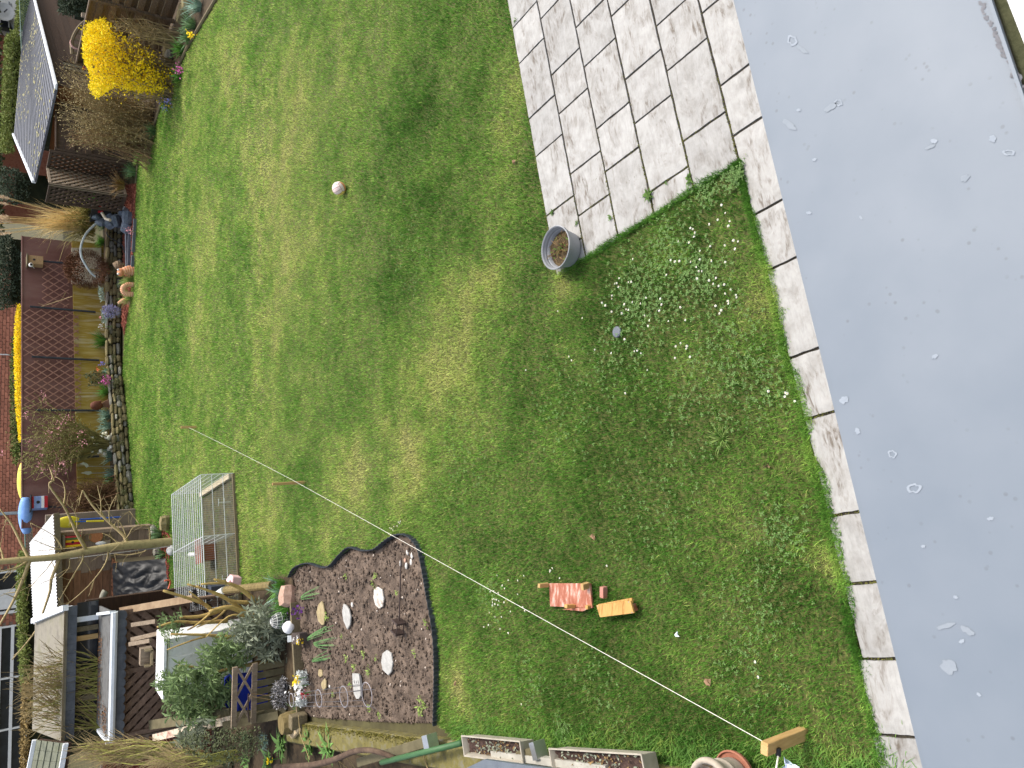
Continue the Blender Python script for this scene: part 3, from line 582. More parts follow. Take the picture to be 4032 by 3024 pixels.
for D in DZ:
    p = G(*D, .03); o = link('daisy', dme, None, p, (rz.uniform(-.3, .3), rz.uniform(-.3, .3), rz.uniform(0, 6))); sc = rz.uniform(.52, .78); o.scale = (sc, sc, sc); 
    if D[0] > 1150 and D[1] < 900: lab, grp = 'tiny white daisy in the clover between the terrace and the path', 'daisies near the terrace'
    elif D[0] < 1010 and D[1] < 1180: lab, grp = 'tiny white daisy beside the tip of the soil bed', 'daisies at the soil bed tip'
    else: lab, grp = 'tiny white daisy near the string and the boards', 'daisies near the string'
    tag(o, lab, 'daisy', grp)
def clover(patches, seed):
    rg = np.random.default_rng(seed); P = []
    for D, r_, n in patches: c = G(*D); a = rg.uniform(0, 2*np.pi, n); q = r_*np.sqrt(rg.random(n))*rg.uniform(.3, 1, n); P.append(np.stack([c.x+np.cos(a)*q, c.y+np.sin(a)*q], 1))
    p = np.concatenate(P); p = p[inpoly(p, LAWN)]; n = len(p); z = rg.uniform(.008, .032, n); ph = rg.uniform(0, 6.3, n); s_ = rg.uniform(.006, .0115, n); V = []; T = []
    for k in range(3):
        a = ph+k*2.094; c0 = np.stack([p[:, 0], p[:, 1], z], 1); tip = np.stack([p[:, 0]+np.cos(a)*s_*1.5, p[:, 1]+np.sin(a)*s_*1.5, z+rg.uniform(-.3, .5, n)*s_], 1)
        l_ = np.stack([p[:, 0]+np.cos(a-.55)*s_*1.15, p[:, 1]+np.sin(a-.55)*s_*1.15, z], 1); r2 = np.stack([p[:, 0]+np.cos(a+.55)*s_*1.15, p[:, 1]+np.sin(a+.55)*s_*1.15, z], 1)
        V.append(np.stack([c0, l_, tip, r2], 1).reshape(-1, 3)); T.append(np.concatenate([np.arange(n)[:, None]*4+[0, 1, 2], np.arange(n)[:, None]*4+[0, 2, 3]])+k*n*4)
    return np.concatenate(V), np.concatenate(T)
M_clover = mat('clover_leaves', srgb(72, 102, 48), srgb(112, 142, 78), 25, .7, 0, srgb(84, 116, 56), trans=.25, isl=.25)
V, T = clover([((1390, 640), .55, 520), ((1520, 600), .4, 277), ((1450, 520), .35, 156), ((1590, 385), .14, 131), ((1530, 420), .2, 86), ((1640, 820), .4, 156), ((1690, 1150), .3, 120), ((1060, 1290), .4, 89), ((1560, 760), .5, 145), ((1330, 780), .6, 120), ((1650, 1300), .4, 104), ((1500, 900), .7, 156), ((1230, 880), .8, 120), ((1410, 1120), .8, 138), ((1290, 1480), .5, 86), ((1150, 1480), .4, 86), ((1215, 1570), .18, 55), ((890, 560), .9, 89), ((1000, 1000), .9, 104), ((1600, 1420), .5, 86)], 3)
tag(link('clover', npmesh('clover', V, T, M_clover)), 'patches of small bluish green clover leaves in the lawn', 'clover', kind='stuff')
def tuft(name, D, n, h, sp, wd, m, label, cat, seed, droop=.6, z=-.02, group=None):
    rnd = random.Random(seed); c = G(*D, z) if len(D) == 2 else Vector(D); b = MB()
    for i in range(n):
        q = rnd.uniform(0, 6.3); r_ = rnd.uniform(0, sp*.35); k = rnd.uniform(.2, 1.0); p = c+Vector((math.cos(q)*r_, math.sin(q)*r_, 0)); b.blade(p, (math.cos(q)*k, math.sin(q)*k, 1), h*rnd.uniform(.6, 1.1), wd, droop*rnd.uniform(.5, 1.5))
    o = b.build(name, m)
    return tag(o, label, cat, group)
M_tuft = mat('pale_tuft', srgb(106, 136, 60), srgb(146, 164, 92), 15, .7, 0, isl=.25, trans=.3)
M_lgrass = mat('long_grass', srgb(60, 104, 34), srgb(104, 146, 62), 9, .65, 0, srgb(140, 156, 70), isl=.3, trans=.3)
tuft('grass_tuft', (1562, 948), 60, .10, .14, .006, M_tuft, 'pale coarse grass tuft standing out in the lawn near the path', 'grass tuft', 2, 1.1)
# long grass falling over the kerb
b = MB(); rg_ = random.Random(17)
for i in range(3800):
    y = 2.0+4.7*rg_.random(); dens = .5+.5*mnoise.noise(Vector((y*1.3, 0, 5)))
    if rg_.random() > .35+dens*.8: continue
    off_ = abs(rg_.gauss(0, .14))+.0; x = kerbx(y)+.02+off_; q = rg_.uniform(-1.2, 1.2)+math.pi*(.0 if rg_.random() < .5 else 1.0); b.blade((x, y, -.02), (math.cos(q)*.8, math.sin(q)*.9-.3, .75), rg_.uniform(.07, .19)*max(.4, 1-off_*2), .0045, 1.0)
tag(b.build('long_grass', M_lgrass), 'long dark green grass left unmown along the mossy kerb', 'grass', kind='stuff')
# weeds in the terrace joints
M_weedg = mat('joint_weed', srgb(70, 100, 44), srgb(110, 140, 70), 30, .8, 0, isl=.3, trans=.2)
zS = zz(1900, 0, 1.8433)
for i, (q, r_, n, lab) in enumerate([((1500, 1305), .05, 22, 'green weed sprouting in the joint near the terrace end'), ((1210, 1420), .06, 30, 'brownish green weed clump in the third terrace joint'), ((510, 1545), .04, 16, 'small star-shaped weed in the joint at the terrace edge'), ((930, 1580), .035, 14, 'thin weed in the second terrace joint'), ((685, 1625), .03, 14, 'little weed in the joint beside the flower pot'), ((240, 150), .03, 12, 'grass sprig in the joint at the far terrace edge'), ((1330, 1330), .025, 12, 'tiny weed in the cross joint of the fourth slab row')]):
    rnd = random.Random(50+i); c = G(*zS(*q), 0); b = MB()
    for k in range(n): a = rnd.uniform(0, 6.3); b.leaf(c+Vector((rnd.uniform(-.01, .01), rnd.uniform(-.01, .01), .003)), (math.cos(a), math.sin(a), rnd.uniform(.1, .5)), r_*rnd.uniform(.5, 1.2), r_*.28)
    tag(b.build('weed', M_weedg), lab, 'weed', 'weeds in the paving joints')
M_moss = mat('joint_moss', srgb(74, 84, 34), srgb(110, 104, 50), 40, .95, .6); b = MB(); rnd = random.Random(61)
for k in range(1500):                               # moss creeping in the joints at the open end
    row = rnd.randrange(6); r_ = 2.62+.4*row; s_ = -2.44-abs(rnd.gauss(0, .5))
    if rnd.random() < .25: s_ = rnd.choice([-2.63, -2.83, -3.03]); r_ = rnd.uniform(2.7, 4.6)
    if rnd.random() < .12: s_ = rnd.choice([.37, .37, .79, -.63, -.03]); r_ = rnd.uniform(2.3, 2.6)
    p = SR(s_, r_+rnd.gauss(0, .004), -.004); a = rnd.uniform(0, 6.3); b.leaf(p, (math.cos(a), math.sin(a), .5), rnd.uniform(.006, .016), .007)
tag(b.build('joint_moss', M_moss), 'moss and tiny weeds creeping along the paving joints', 'moss', kind='stuff')

# ================================================================= the soil bed
bx = np.array([(v.x, v.y) for v in BED]); x0, y0 = bx.min(0); x1, y1 = bx.max(0); NX, NY = 150, 220
gx, gy = np.meshgrid(np.linspace(x0, x1, NX), np.linspace(y0, y1, NY), indexing='ij'); pp = np.stack([gx.ravel(), gy.ravel()], 1); ins = inpoly(pp, bx)
zz_ = -.035+.04*(vnoise(pp, .35, 21)-.5)+.03*(vnoise(pp, .12, 22)-.4)+.024*(vnoise(pp, .05, 23)-.5)+.02*(vnoise(pp, .025, 24)-.5)
V = np.concatenate([pp, zz_[:, None]], 1); idx = np.arange(NX*NY).reshape(NX, NY); Q = np.stack([idx[:-1, :-1].ravel(), idx[1:, :-1].ravel(), idx[1:, 1:].ravel(), idx[:-1, 1:].ravel()], 1); Q = Q[ins[Q].all(1)]
used = np.unique(Q); rem = -np.ones(len(V), int); rem[used] = np.arange(len(used))
so_ = link('soil_bed', npmesh('soil_bed', V[used], rem[Q], M_soil, smooth=False)); tag(so_, kind='structure')
flat('bed_subsoil', [(v.x, v.y) for v in BED], -.055, M_soil)
def soilz(x, y): q = np.array([[x, y]]); return float((-.035+.04*(vnoise(q, .35, 21)-.5)+.03*(vnoise(q, .12, 22)-.4)+.024*(vnoise(q, .05, 23)-.5)+.02*(vnoise(q, .025, 24)-.5))[0])
b = MB(); rc = random.Random(13); n_ = 0
while n_ < 2600:
    x, y = rc.uniform(x0, x1), rc.uniform(y0, y1)
    if not inpoly(np.array([[x, y]]), bx)[0]: continue
    n_ += 1; r_ = rc.uniform(.006, .02)*(1.6 if rc.random() < .08 else 1); b.sph((x, y, soilz(x, y)+r_*.4), r_, 5, 4, (rc.uniform(.8, 1.4), rc.uniform(.8, 1.4), .8), .5, seed=n_)
tag(b.build('soil_clods', M_soil), 'loose brown soil clods all over the bare vegetable bed', 'soil', kind='stuff')
# corrugated edging
edge_pts = []
BB = [Vector((v.x, v.y, 0)) for v in BED[:18]]
def smooth_line(P, n=8):
    out = []
    for i in range(len(P)-1):
        p0, p1, p2, p3 = P[max(i-1, 0)], P[i], P[i+1], P[min(i+2, len(P)-1)]
        for k in range(n): t = k/n; out.append(.5*((2*p1)+(p2-p0)*t+(2*p0-5*p1+4*p2-p3)*t*t+(3*p1-p0-3*p2+p3)*t**3))
    return out+[P[-1]]
sm = smooth_line(BB); ln = [sm[0]]
for a, c in zip(sm[:-1], sm[1:]):
    k = max(1, int((c-a).length/.022))
    for i in range(1, k+1): ln.append(a.lerp(c, i/k))
vs = []; fs = []
for i, p in enumerate(ln):
    t = (ln[min(i+1, len(ln)-1)]-ln[max(i-1, 0)]).normalized(); nn = Vector((-t.y, t.x, 0)); o = .006 if (i//1) % 2 else -.006
    for dn, z in ((-.003, -.06), (-.003, .055), (.003, .055), (.003, -.06)): q = p+nn*(o+dn); vs.append((q.x, q.y, z))
for i in range(len(ln)-1):
    for k in range(3): a = i*4+k; fs.append((a, a+4, a+5, a+1))
eo = MB().add(vs, fs).build('lawn_edging', mat('charcoal_edging', srgb(46, 50, 56), srgb(66, 70, 76), 12, .55, .1)); tag(eo, 'wavy ribbed charcoal plastic edging between the lawn and the soil bed', 'edging')
# timber board at the far end of the bed
M_oldwood = mat('old_grey_timber', srgb(92, 82, 62), srgb(126, 114, 88), 5, .9, .4, stretch=(8, 8, 8), var=.1)
a, c = G(640, 1300), G(655, 1550); tag(MB().bar(a+Vector((0, 0, .02)), c+Vector((0, 0, .02)), .05, .16).build('edge_board', M_oldwood, bevel=.004), 'old timber board closing the far end of the soil bed', 'board')

# ---- stones lying in the bed
M_pale = mat('pale_stone', srgb(150, 148, 142), srgb(178, 176, 170), 18, .85, .3); M_ochre = mat('ochre_stone', srgb(136, 120, 86), srgb(170, 154, 118), 14, .9, .5); M_white = mat('white_pebble', srgb(186, 182, 174), srgb(206, 203, 196), 10, .7, .1); M_pink = mat('pink_sandstone', srgb(158, 124, 104), srgb(190, 160, 142), 8, .9, .4)
def flatstone(name, outline, m, label, cat, zf=zJ, th=.025, z=.012):
    pts = [G(*zf(*q), z) for q in outline]; o = MB().prism(pts[::-1] if True else pts, (0, 0, -th)).build(name, m, bevel=.006); return tag(o, label, cat)
flatstone('stepping_stone', [(322, 618), (300, 640), (283, 700), (295, 770), (325, 805), (340, 800), (347, 720), (335, 650)], M_ochre, 'flat ochre stone at the far end of the soil bed', 'stone')
flatstone('stepping_stone', [(490, 640), (480, 700), (490, 770), (520, 838), (540, 800), (545, 740), (530, 680), (508, 650)], M_pale, 'white leaf-shaped stone next to a round pebble in the soil', 'stone')
flatstone('stepping_stone', [(750, 508), (724, 530), (720, 590), (735, 650), (765, 678), (790, 660), (798, 600), (785, 530)], mat('soil_covered_stone', srgb(120, 98, 78), srgb(206, 200, 190), 16, .9, .5, srgb(112, 90, 70), pos=(.3, .8)), 'oval stone half covered by soil with white rim', 'stone', z=.006)
flatstone('stepping_stone', [(822, 994), (790, 1020), (780, 1085), (792, 1150), (835, 1190), (858, 1160), (868, 1090), (855, 1020)], M_pale, 'large pale pointed oval stone in the middle of the soil bed', 'stone')
mk = thing('slate_marker', G(*zJ(592, 1270)), 'long rounded white slab with two dark lines and slots in the soil', 'slab')
MB().prism([G(*zJ(*q), .016) for q in [(560, 1174), (563, 1250), (572, 1330), (590, 1368), (608, 1370), (625, 1340), (620, 1260), (610, 1178)]][::-1], (0, 0, -.03)).build('slab', M_pale, mk)
for ya, yb_ in ((1272, 1268), (1312, 1305)): MB().bar(G(*zJ(566, ya), .017), G(*zJ(621, yb_), .017), .008, .004).build('line', M_black, mk)
for xs in (574, 590, 604): MB().bar(G(*zJ(xs, 1228), .017), G(*zJ(xs+3, 1250), .017), .009, .004).build('slot', M_black, mk)
flatstone('stepping_stone', [(300, 1142), (296, 1190), (312, 1205), (330, 1190), (322, 1150)], M_ochre, 'small ochre stone beside the plant support rings', 'stone')
flatstone('stepping_stone', [(345, 1210), (322, 1240), (318, 1262), (335, 1310), (356, 1285), (356, 1240)], M_ochre, 'broken ochre stone touching the soil near the second ring', 'stone')
def pebble(q, rx, ry, m, label, zf=zJ, rz_=.5, z=None, name='pebble', rot=0):
    p = G(*zf(*q)); zq = soilz(p.x, p.y) if z is None else z; o = MB().sph((p.x, p.y, zq+.6*min(rx, ry)*rz_), 1, 14, 9, (rx, ry, min(rx, ry)*rz_), .12, seed=int(q[0])).build(name, m, smooth=True); return tag(o, label, 'pebble')
for q, lab in [((970, 240), 'white oval pebble, farthest of the cluster in the bed corner'), ((995, 271), 'white oval pebble, second in the cluster in the bed corner'), ((978, 323), 'white oval pebble beside the pinkish one in the cluster'), ((958, 349), 'white oval pebble, lowest of the cluster in the bed corner'), ((913, 332), 'slightly rough white pebble at the cluster end'), ((1090, 308), 'rough whitish stone against the charcoal edging')]:
    pebble(q, .042, .026, M_white, lab)
pebble((943, 309), .03, .026, M_pink, 'small pinkish pebble among the white oval pebbles'); pebble((548, 648), .035, .027, M_white, 'round white pebble beside the leaf-shaped stone'); pebble((388, 1273), .022, .022, M_white, 'small white pebble between two support rings')
b = MB(); rc = random.Random(77)
for i in range(110):
    x, y = rc.uniform(x0, x1), rc.uniform(y0, y1)
    if inpoly(np.array([[x, y]]), bx)[0]: r_ = rc.uniform(.005, .014); b.sph((x, y, soilz(x, y)+.012), r_, 6, 4, (1.3, 1, .8), .3, seed=i)
tag(b.build('grit', mat('pale_grit', srgb(190, 170, 150), srgb(226, 214, 200), 9, .8, .1, isl=.2)), 'scattered tiny pale stones in the soil bed', 'grit', kind='stuff')

# ---- fallen lantern on its pole
M_iron = mat('dark_brown_iron', srgb(52, 42, 38), srgb(76, 62, 56), 10, .6, .2)
lan = thing('garden_lantern', G(*zJ(905, 830)), 'dark garden lantern lying in the soil with its long pole', 'lantern')
p0, p1 = G(*zJ(935, 285), .05), G(*zJ(920, 770), .06); MB().tube([p0, p1], .009, 7).build('pole', M_iron, lan)
ax = (G(*zJ(905, 880))-G(*zJ(918, 775))).normalized(); sd_ = Vector((-ax.y, ax.x, 0)); base = G(*zJ(917, 778), .07)
rotL = Matrix((sd_, Vector((0, 0, 1)), ax)).transposed()
MB().box(base, (.135, .12, .022), rotL).build('top_plate', M_iron, lan, bevel=.003); far = base+ax*.13
MB().box(far, (.135, .12, .02), rotL).build('bottom_plate', M_iron, lan, bevel=.003)
for sx_ in (-1, 1):
    for sz in (-1, 1): MB().bar(base+sd_*sx_*.045+Vector((0, 0, sz*.04)), far+sd_*sx_*.055+Vector((0, 0, sz*.045)), .008, .008).build('corner_bar', M_iron, lan)
MB().lathe([(.0, 0), (.02, .0), (.012, .02), (.004, .05)], far+ax*.012, 8, rotL).build('finial', M_iron, lan)

# ---- conical plant support with four rings
M_wire = mat('grey_wire', srgb(150, 146, 150), srgb(176, 172, 176), 9, .5, 0)
cb_ = G(*zJ(690, 1340)); sup = thing('plant_support', cb_, 'tall grey wire plant support with four rings standing in the bed', 'plant support')
ringc = []
for q, dia in [((92, 1378), 88), ((302, 1365), 115), ((495, 1352), 140), ((672, 1337), 165)]:
    c = W(*zJ(*q), cb_.y+.0); dist = (c-CAMP).length; r_ = dia/1.951/F_PX*dist/2; ringc.append((c, r_))
    MB().tube([c+Vector((math.cos(t/24*6.2832)*r_, math.sin(t/24*6.2832)*r_, 0)) for t in range(25)], .0042, 5, False).build('ring', M_wire, sup)
for k in range(4):
    a = .8+k*math.pi/2; pts = [c+Vector((math.cos(a)*r_, math.sin(a)*r_, 0)) for c, r_ in ringc]; pts.append(pts[-1]*2-pts[-2]); pts[-1].z = -.06; MB().tube(pts, .003, 5).build('leg', M_wire, sup)

# ---- leeks and seedlings in the bed
M_leek = mat('leek_leaves', srgb(66, 104, 60), srgb(120, 158, 96), 9, .6, 0, isl=.2, trans=.2)
for i, (a, c, lab) in enumerate([((200, 925), (465, 770), 'long leek leaf bunch arching over the soil, the largest'), ((250, 1080), (445, 1015), 'leek leaf bunch lying low, nearest to the kerb'), ((262, 945), (435, 950), 'short leek leaf bunch between two larger ones'), ((165, 600), (325, 525), 'leek leaf bunch beside the pink stone')]):
    p, e = G(*zJ(*a), .0), G(*zJ(*c), .02); b = MB(); rnd = random.Random(i)
    for k in range(9):
        t = e+Vector((rnd.uniform(-.09, .09), rnd.uniform(-.12, .12), rnd.uniform(-.01, .05))); d = t-p; b.blade(p+Vector((rnd.uniform(-.01, .01),)*2+(0,)), d+Vector((0, 0, .22)), d.length*rnd.uniform(.55, 1.15), .011, .9, 5)
    tag(b.build('leek', M_leek), lab, 'leek', 'leeks in the soil bed')
M_seed = mat('seedling', srgb(110, 140, 60), srgb(160, 176, 96), 20, .7, 0, isl=.25, trans=.2)
SEEDLAB = ["seedling pair right of the large pale oval stone's far tip", 'yellowish seedling cluster left of the marker slab', 'seedling just above the marker slab', 'pale seedling cluster right of the marker slab', 'seedling above the half-buried oval stone', 'small seedling touching the half-buried oval stone', 'seedling near the wavy edging of the bed', "seedling left of the marker slab's middle", 'seedling below the largest support ring', 'seedling near the straight edging, below the lantern', 'seedling in the lower corner of the bed by the edging', 'seedling beside the lower bed corner, upper of two', 'seedling inside the second support ring', 'wide seedling beside the ochre stone', 'tiny seedling between leeks and leaf-shaped stone', 'seedling close to the mossy kerb', 'large seedling in the lower corner near the kerb', 'seedling left of the large pale oval stone', 'tiny seedling beside the lantern pole', 'seedling right of the lantern', 'seedling above the large pale oval stone']
SEEDL = [((570, 970), .05), ((520, 1050), .06), ((577, 1130), .06), ((690, 1155), .06), ((742, 430), .06), ((722, 490), .05), ((515, 432), .05), ((545, 1255), .05), ((695, 1440), .06), ((1040, 1015), .05), ((1120, 1410), .06), ((1085, 1370), .06), ((415, 1335), .05), ((372, 740), .08), ((480, 885), .04), ((770, 1490), .05), ((1090, 1450), .07), ((650, 1015), .05), ((905, 560), .04), ((1130, 790), .05), ((745, 1050), .05)]
for i, (q, r_) in enumerate(SEEDL):
    rnd = random.Random(200+i); c = G(*zJ(*q), .0); b = MB()
    for k in range(16): a = rnd.uniform(0, 6.3); o_ = Vector((rnd.gauss(0, r_*.4), rnd.gauss(0, r_*.4), 0)); b.leaf(c+o_, (math.cos(a), math.sin(a), .7), r_*rnd.uniform(.5, 1), r_*.3)
    tag(b.build('seedling', M_seed), SEEDLAB[i], 'seedling', 'seedlings in the soil bed')
# ================================================================= far end of the garden: walls
def samp(poly, n, seed):
    rg = np.random.default_rng(seed); P = np.array(poly); lo, hi = P.min(0), P.max(0); out = []
    while len(out) < n:
        q = rg.uniform(lo, hi, (n*3, 2)); q = q[inpoly(q, P)]; out += [tuple(v) for v in q]
    return out[:n]
WR, WL = G(155, 520, 1.28), G(168, 1130, 1.28); WR.z = WL.z = 0; wdir = (WL-WR).normalized(); wnrm = Vector((-wdir.y, wdir.x, 0))
if wnrm.y > 0: wnrm = -wnrm                       # towards the lawn
def OW(x, y, off=0.0):                           # point on the back wall
    d = _ray(x, y); P0 = WR+wnrm*off; t = (P0-CAMP).dot(wnrm)/d.dot(wnrm); return CAMP+d*t
ztop = sum(OW(50, y).z for y in (600, 700, 800, 900, 1000))/5; zmid = sum(OW(161, y).z for y in (600, 800, 1000))/3
M_brownw = mat('brown_painted_wall', srgb(96, 62, 54), srgb(116, 82, 74), 2.2, .85, .3, srgb(128, 98, 88), stretch=(1, 1, .35), pos=(.25, .75))
M_ochrew = mat('stained_concrete', srgb(176, 156, 96), srgb(150, 124, 44), 2.0, .9, .4, srgb(196, 184, 150), stretch=(3.2, 3.2, .35), pos=(.28, .72))
bw = thing('boundary_wall', (WR+WL)/2, 'long brown painted boundary wall over an ochre stained concrete base', 'wall')
rotw = Matrix((wdir, wnrm, Vector((0, 0, 1)))).transposed(); c = (WR+WL)/2; LW = (WL-WR).length
MB().box(c-wnrm*.12+Vector((0, 0, (zmid+ztop)/2)), (LW, .1, ztop-zmid), rotw).build('upper_wall', M_brownw, bw)
MB().box(c-wnrm*.10+Vector((0, 0, zmid/2)), (LW+.004, .2, zmid-.01), rotw).build('concrete_base', M_ochrew, bw)
MB().box(c-wnrm*.12+Vector((0, 0, ztop+.02)), (LW, .14, .04), rotw).build('coping', M_brownw, bw)
M_lath = mat('brown_lath', srgb(140, 100, 84), srgb(168, 126, 108), 8, .8, .2); M_pole = mat('black_pole', srgb(40, 42, 46), srgb(66, 70, 76), 4, .45, .1)
def trellis(x0, x1, y0, y1, label, sp=15.4, sl=.61):
    o = thing('trellis', OW(x1, (y0+y1)/2, .05), label, 'trellis', 'trellises on the back wall')
    for sg in (1, -1):
        k = y0-(x1-x0)*sl*2
        while k < y1+(x1-x0)*sl*2:
            # line y = k + sg*sl*(x-x0), clipped to the panel
            pts = []
            for t in range(61):
                x = x0+(x1-x0)*t/60; y = k+sg*sl*(x-x0)
                if y0 <= y <= y1: pts.append((x, y))
            if len(pts) > 4: MB().bar(OW(*pts[0], .05 if sg > 0 else .064), OW(*pts[-1], .05 if sg > 0 else .064), .028, .012, wnrm).build('lath', M_lath, o)
            k += sp
    return o
trellis(91, 149, 562, 664, 'small diagonal trellis high on the brown wall, rightmost'); trellis(51, 170, 668, 772, 'tall diagonal trellis in the middle of the brown wall'); trellis(52, 175, 778, 884, 'tall diagonal trellis on the brown wall, left of the middle one')
for a, b_, lab in [(zC(430, 75), zC(850, 112), 'black metal pole below the wooden nesting box'), (zC(325, 572), zC(1040, 632), 'black pole between the small and the middle trellis'), (zC(345, 1118), zC(1080, 1158), 'black pole between the two tall trellises'), (zD(385, 318), zD(1100, 322), 'black pole at the left end of the trellises'), (zD(480, 842), zD(1080, 820), 'black pole behind the pink flowering shrub')]:
    tag(MB().tube([OW(*b_, .09), OW(*a, .09)], .035, 8).build('pole', M_pole), lab, 'pole', 'poles on the back wall')
# nesting boxes
def nestbox(c, w_, h, dp, m, mr, label, stripes=None):
    o = thing('bird_house', c, label, 'bird house'); MB().box(c, (w_, dp, h), rotw).build('body', m, o, bevel=.004); n_ = wnrm
    MB().bar(c+Vector((0, 0, h*.55))-wdir*w_*.62, c+Vector((0, 0, h*.55))+wdir*w_*.62, dp*1.5, .03, (0, 0, 1)).build('roof', mr, o)
    f = c+n_*(dp/2+.006); MB().lathe([(.0, .001), (w_*.13, .0)], f+Vector((0, 0, h*.1)), 12, Matrix((wdir, Vector((0, 0, 1)), n_)).transposed()).build('entrance_hole', M_black, o)
    for z0, z1, mm in stripes or []: MB().box(c+n_*(dp/2+.002)+Vector((0, 0, (z0+z1)/2*h)), (w_*.98, .004, (z1-z0)*h), rotw).build('painted_stripe', mm, o)
    return o
M_red = mat('red_paint', srgb(186, 40, 46), srgb(160, 34, 40), 8, .6, .1); M_blue = mat('pale_blue_paint', srgb(150, 170, 206), srgb(120, 140, 186), 8, .6, .1); M_gold = mat('yellow_paint', srgb(240, 196, 30), srgb(226, 180, 30), 8, .6, .1); M_wht = mat('white_paint', srgb(224, 222, 216), srgb(238, 236, 232), 6, .6, .1)
nb = OW(*zC(385, 82), .14); nestbox(nb, .30, .42, .24, M_wood, M_oldwood, 'plain wooden bird house high on the brown wall')
cq = OW(*zC(338, 120), .3); cam_o = thing('outdoor_camera', cq, 'small white round outdoor camera beside the wooden bird house', 'camera'); MB().sph(cq, .07, 12, 8, (1, .8, 1)).build('housing', M_wht, cam_o, smooth=True); MB().lathe([(0, .0), (.035, 0), (.04, -.02)], cq+wnrm*.062, 12, Matrix((wdir, Vector((0, 0, 1)), wnrm)).transposed()).build('lens', M_black, cam_o); MB().tube([cq, cq+Vector((0, 0, -.1))-wnrm*.2], .012, 6).build('arm', M_wht, cam_o)
nb = OW(*zD(428, 1330), .2); nestbox(nb, .36, .40, .28, M_blue, M_black, 'red, white and blue painted bird house on a pole before the wall', [(-.5, -.28, M_red), (-.28, -.1, M_wht), (.36, .5, M_red)])
tag(MB().tube([OW(*zD(495, 1370), .16), OW(*zD(1200, 1380), .16)], .03, 8).build('pole', M_pole), 'dark pole carrying the red, white and blue bird house', 'pole', 'poles on the back wall')

# ---- dry stone wall and raised bed
M_stone = mat('lichen_stone', srgb(88, 80, 58), srgb(126, 114, 78), 7, .95, .5, srgb(112, 108, 86), var=.35, bscale=30, bdist=.02); M_greyst = mat('grey_lichen_stone', srgb(112, 110, 100), srgb(146, 142, 128), 7, .95, .5, var=.25)
WB = [G(*q) for q in [(262, 415), (263, 480), (263, 560), (262, 640), (261, 700), (261, 760), (266, 820), (275, 900), (282, 1000), (290, 1100), (291, 1150)]]
HW = .42
lw = MB(); wl2 = smooth_line(WB, 6); vs = []; fs = []
for i, p in enumerate(wl2):
    t = (wl2[min(i+1, len(wl2)-1)]-wl2[max(i-1, 0)]).normalized(); nn = Vector((t.y, -t.x, 0)); nn = nn if nn.y > 0 else -nn
    for q in (p+nn*.10, p+nn*.10+Vector((0, 0, HW-.05)), p+nn*.32+Vector((0, 0, HW-.05)), p+nn*.32): vs.append(q)
for i in range(len(wl2)-1):
    for k in range(3): a = i*4+k; fs.append((a, a+1, a+5, a+4))
dsw = thing('dry_stone_wall', WB[6], 'low dry stone wall of mossy stones along the far edge of the lawn', 'wall')
lw.add(vs, fs).build('core', mat('dark_wall_core', srgb(38, 34, 24), srgb(58, 50, 36), 9, .95, .5), dsw)
STM = []
for k in range(7):
    me = bpy.data.meshes.new('stone'); bm = bmesh.new(); bmesh.ops.create_cube(bm, size=1); bmesh.ops.subdivide_edges(bm, edges=bm.edges[:], cuts=1, use_grid_fill=True)
    for v in bm.verts: L = max(abs(v.co.x), abs(v.co.y), abs(v.co.z)); rr_ = v.co.length; v.co *= (1-.30*max(0, rr_-.5)/.37); v.co += Vector((mnoise.noise(v.co*3+Vector((k*9, 0, 0))), mnoise.noise(v.co*3+Vector((0, k*9, 5))), mnoise.noise(v.co*3+Vector((3, 1, k*9)))))*.07
    bm.to_mesh(me); bm.free(); me.materials.append(M_stone if k < 5 else M_greyst); STM.append(me)
def path_at(P, s):
    for a, c in zip(P[:-1], P[1:]):
        L = (c-a).length
        if s <= L: return a.lerp(c, s/L), (c-a)/L
        s -= L
    return P[-1], (P[-1]-P[-2]).normalized()
PL = sum((c-a).length for a, c in zip(wl2[:-1], wl2[1:])); rs = random.Random(6); zc0 = 0
for hcourse in (.13, .12, .11, .10):
    s = rs.uniform(-.1, 0)
    while s < PL:
        L = rs.uniform(.14, .46) if hcourse > .1 else rs.uniform(.25, .6); p, t = path_at(wl2, min(max(s+L/2, 0), PL)); nn = Vector((t.y, -t.x, 0)); nn = nn if nn.y > 0 else -nn
        hh = hcourse*rs.uniform(.7, 1.25); o = link('stone', STM[rs.randrange(7)], dsw, p+nn*(.14+rs.uniform(-.03, .03))+Vector((0, 0, zc0+hcourse/2)), (rs.uniform(-.1, .1), rs.uniform(-.09, .09), math.atan2(t.y, t.x)+rs.uniform(-.12, .12)+(math.pi if rs.random() < .5 else 0)))
        o.scale = (L*1.04, rs.uniform(.24, .34), hh*1.05); s += L*.98
    zc0 += hcourse*.95
M_bedsoil = mat('planting_soil', srgb(52, 42, 30), srgb(84, 70, 50), 9, .95, .8)
rbp = [(p.x, p.y) for p in [q+Vector((0, .25, 0)) for q in wl2]]+[(WL.x-.2, WL.y), (WR.x+1.5, WR.y+.3)]
flat('raised_bed', rbp, HW-.06, M_bedsoil)

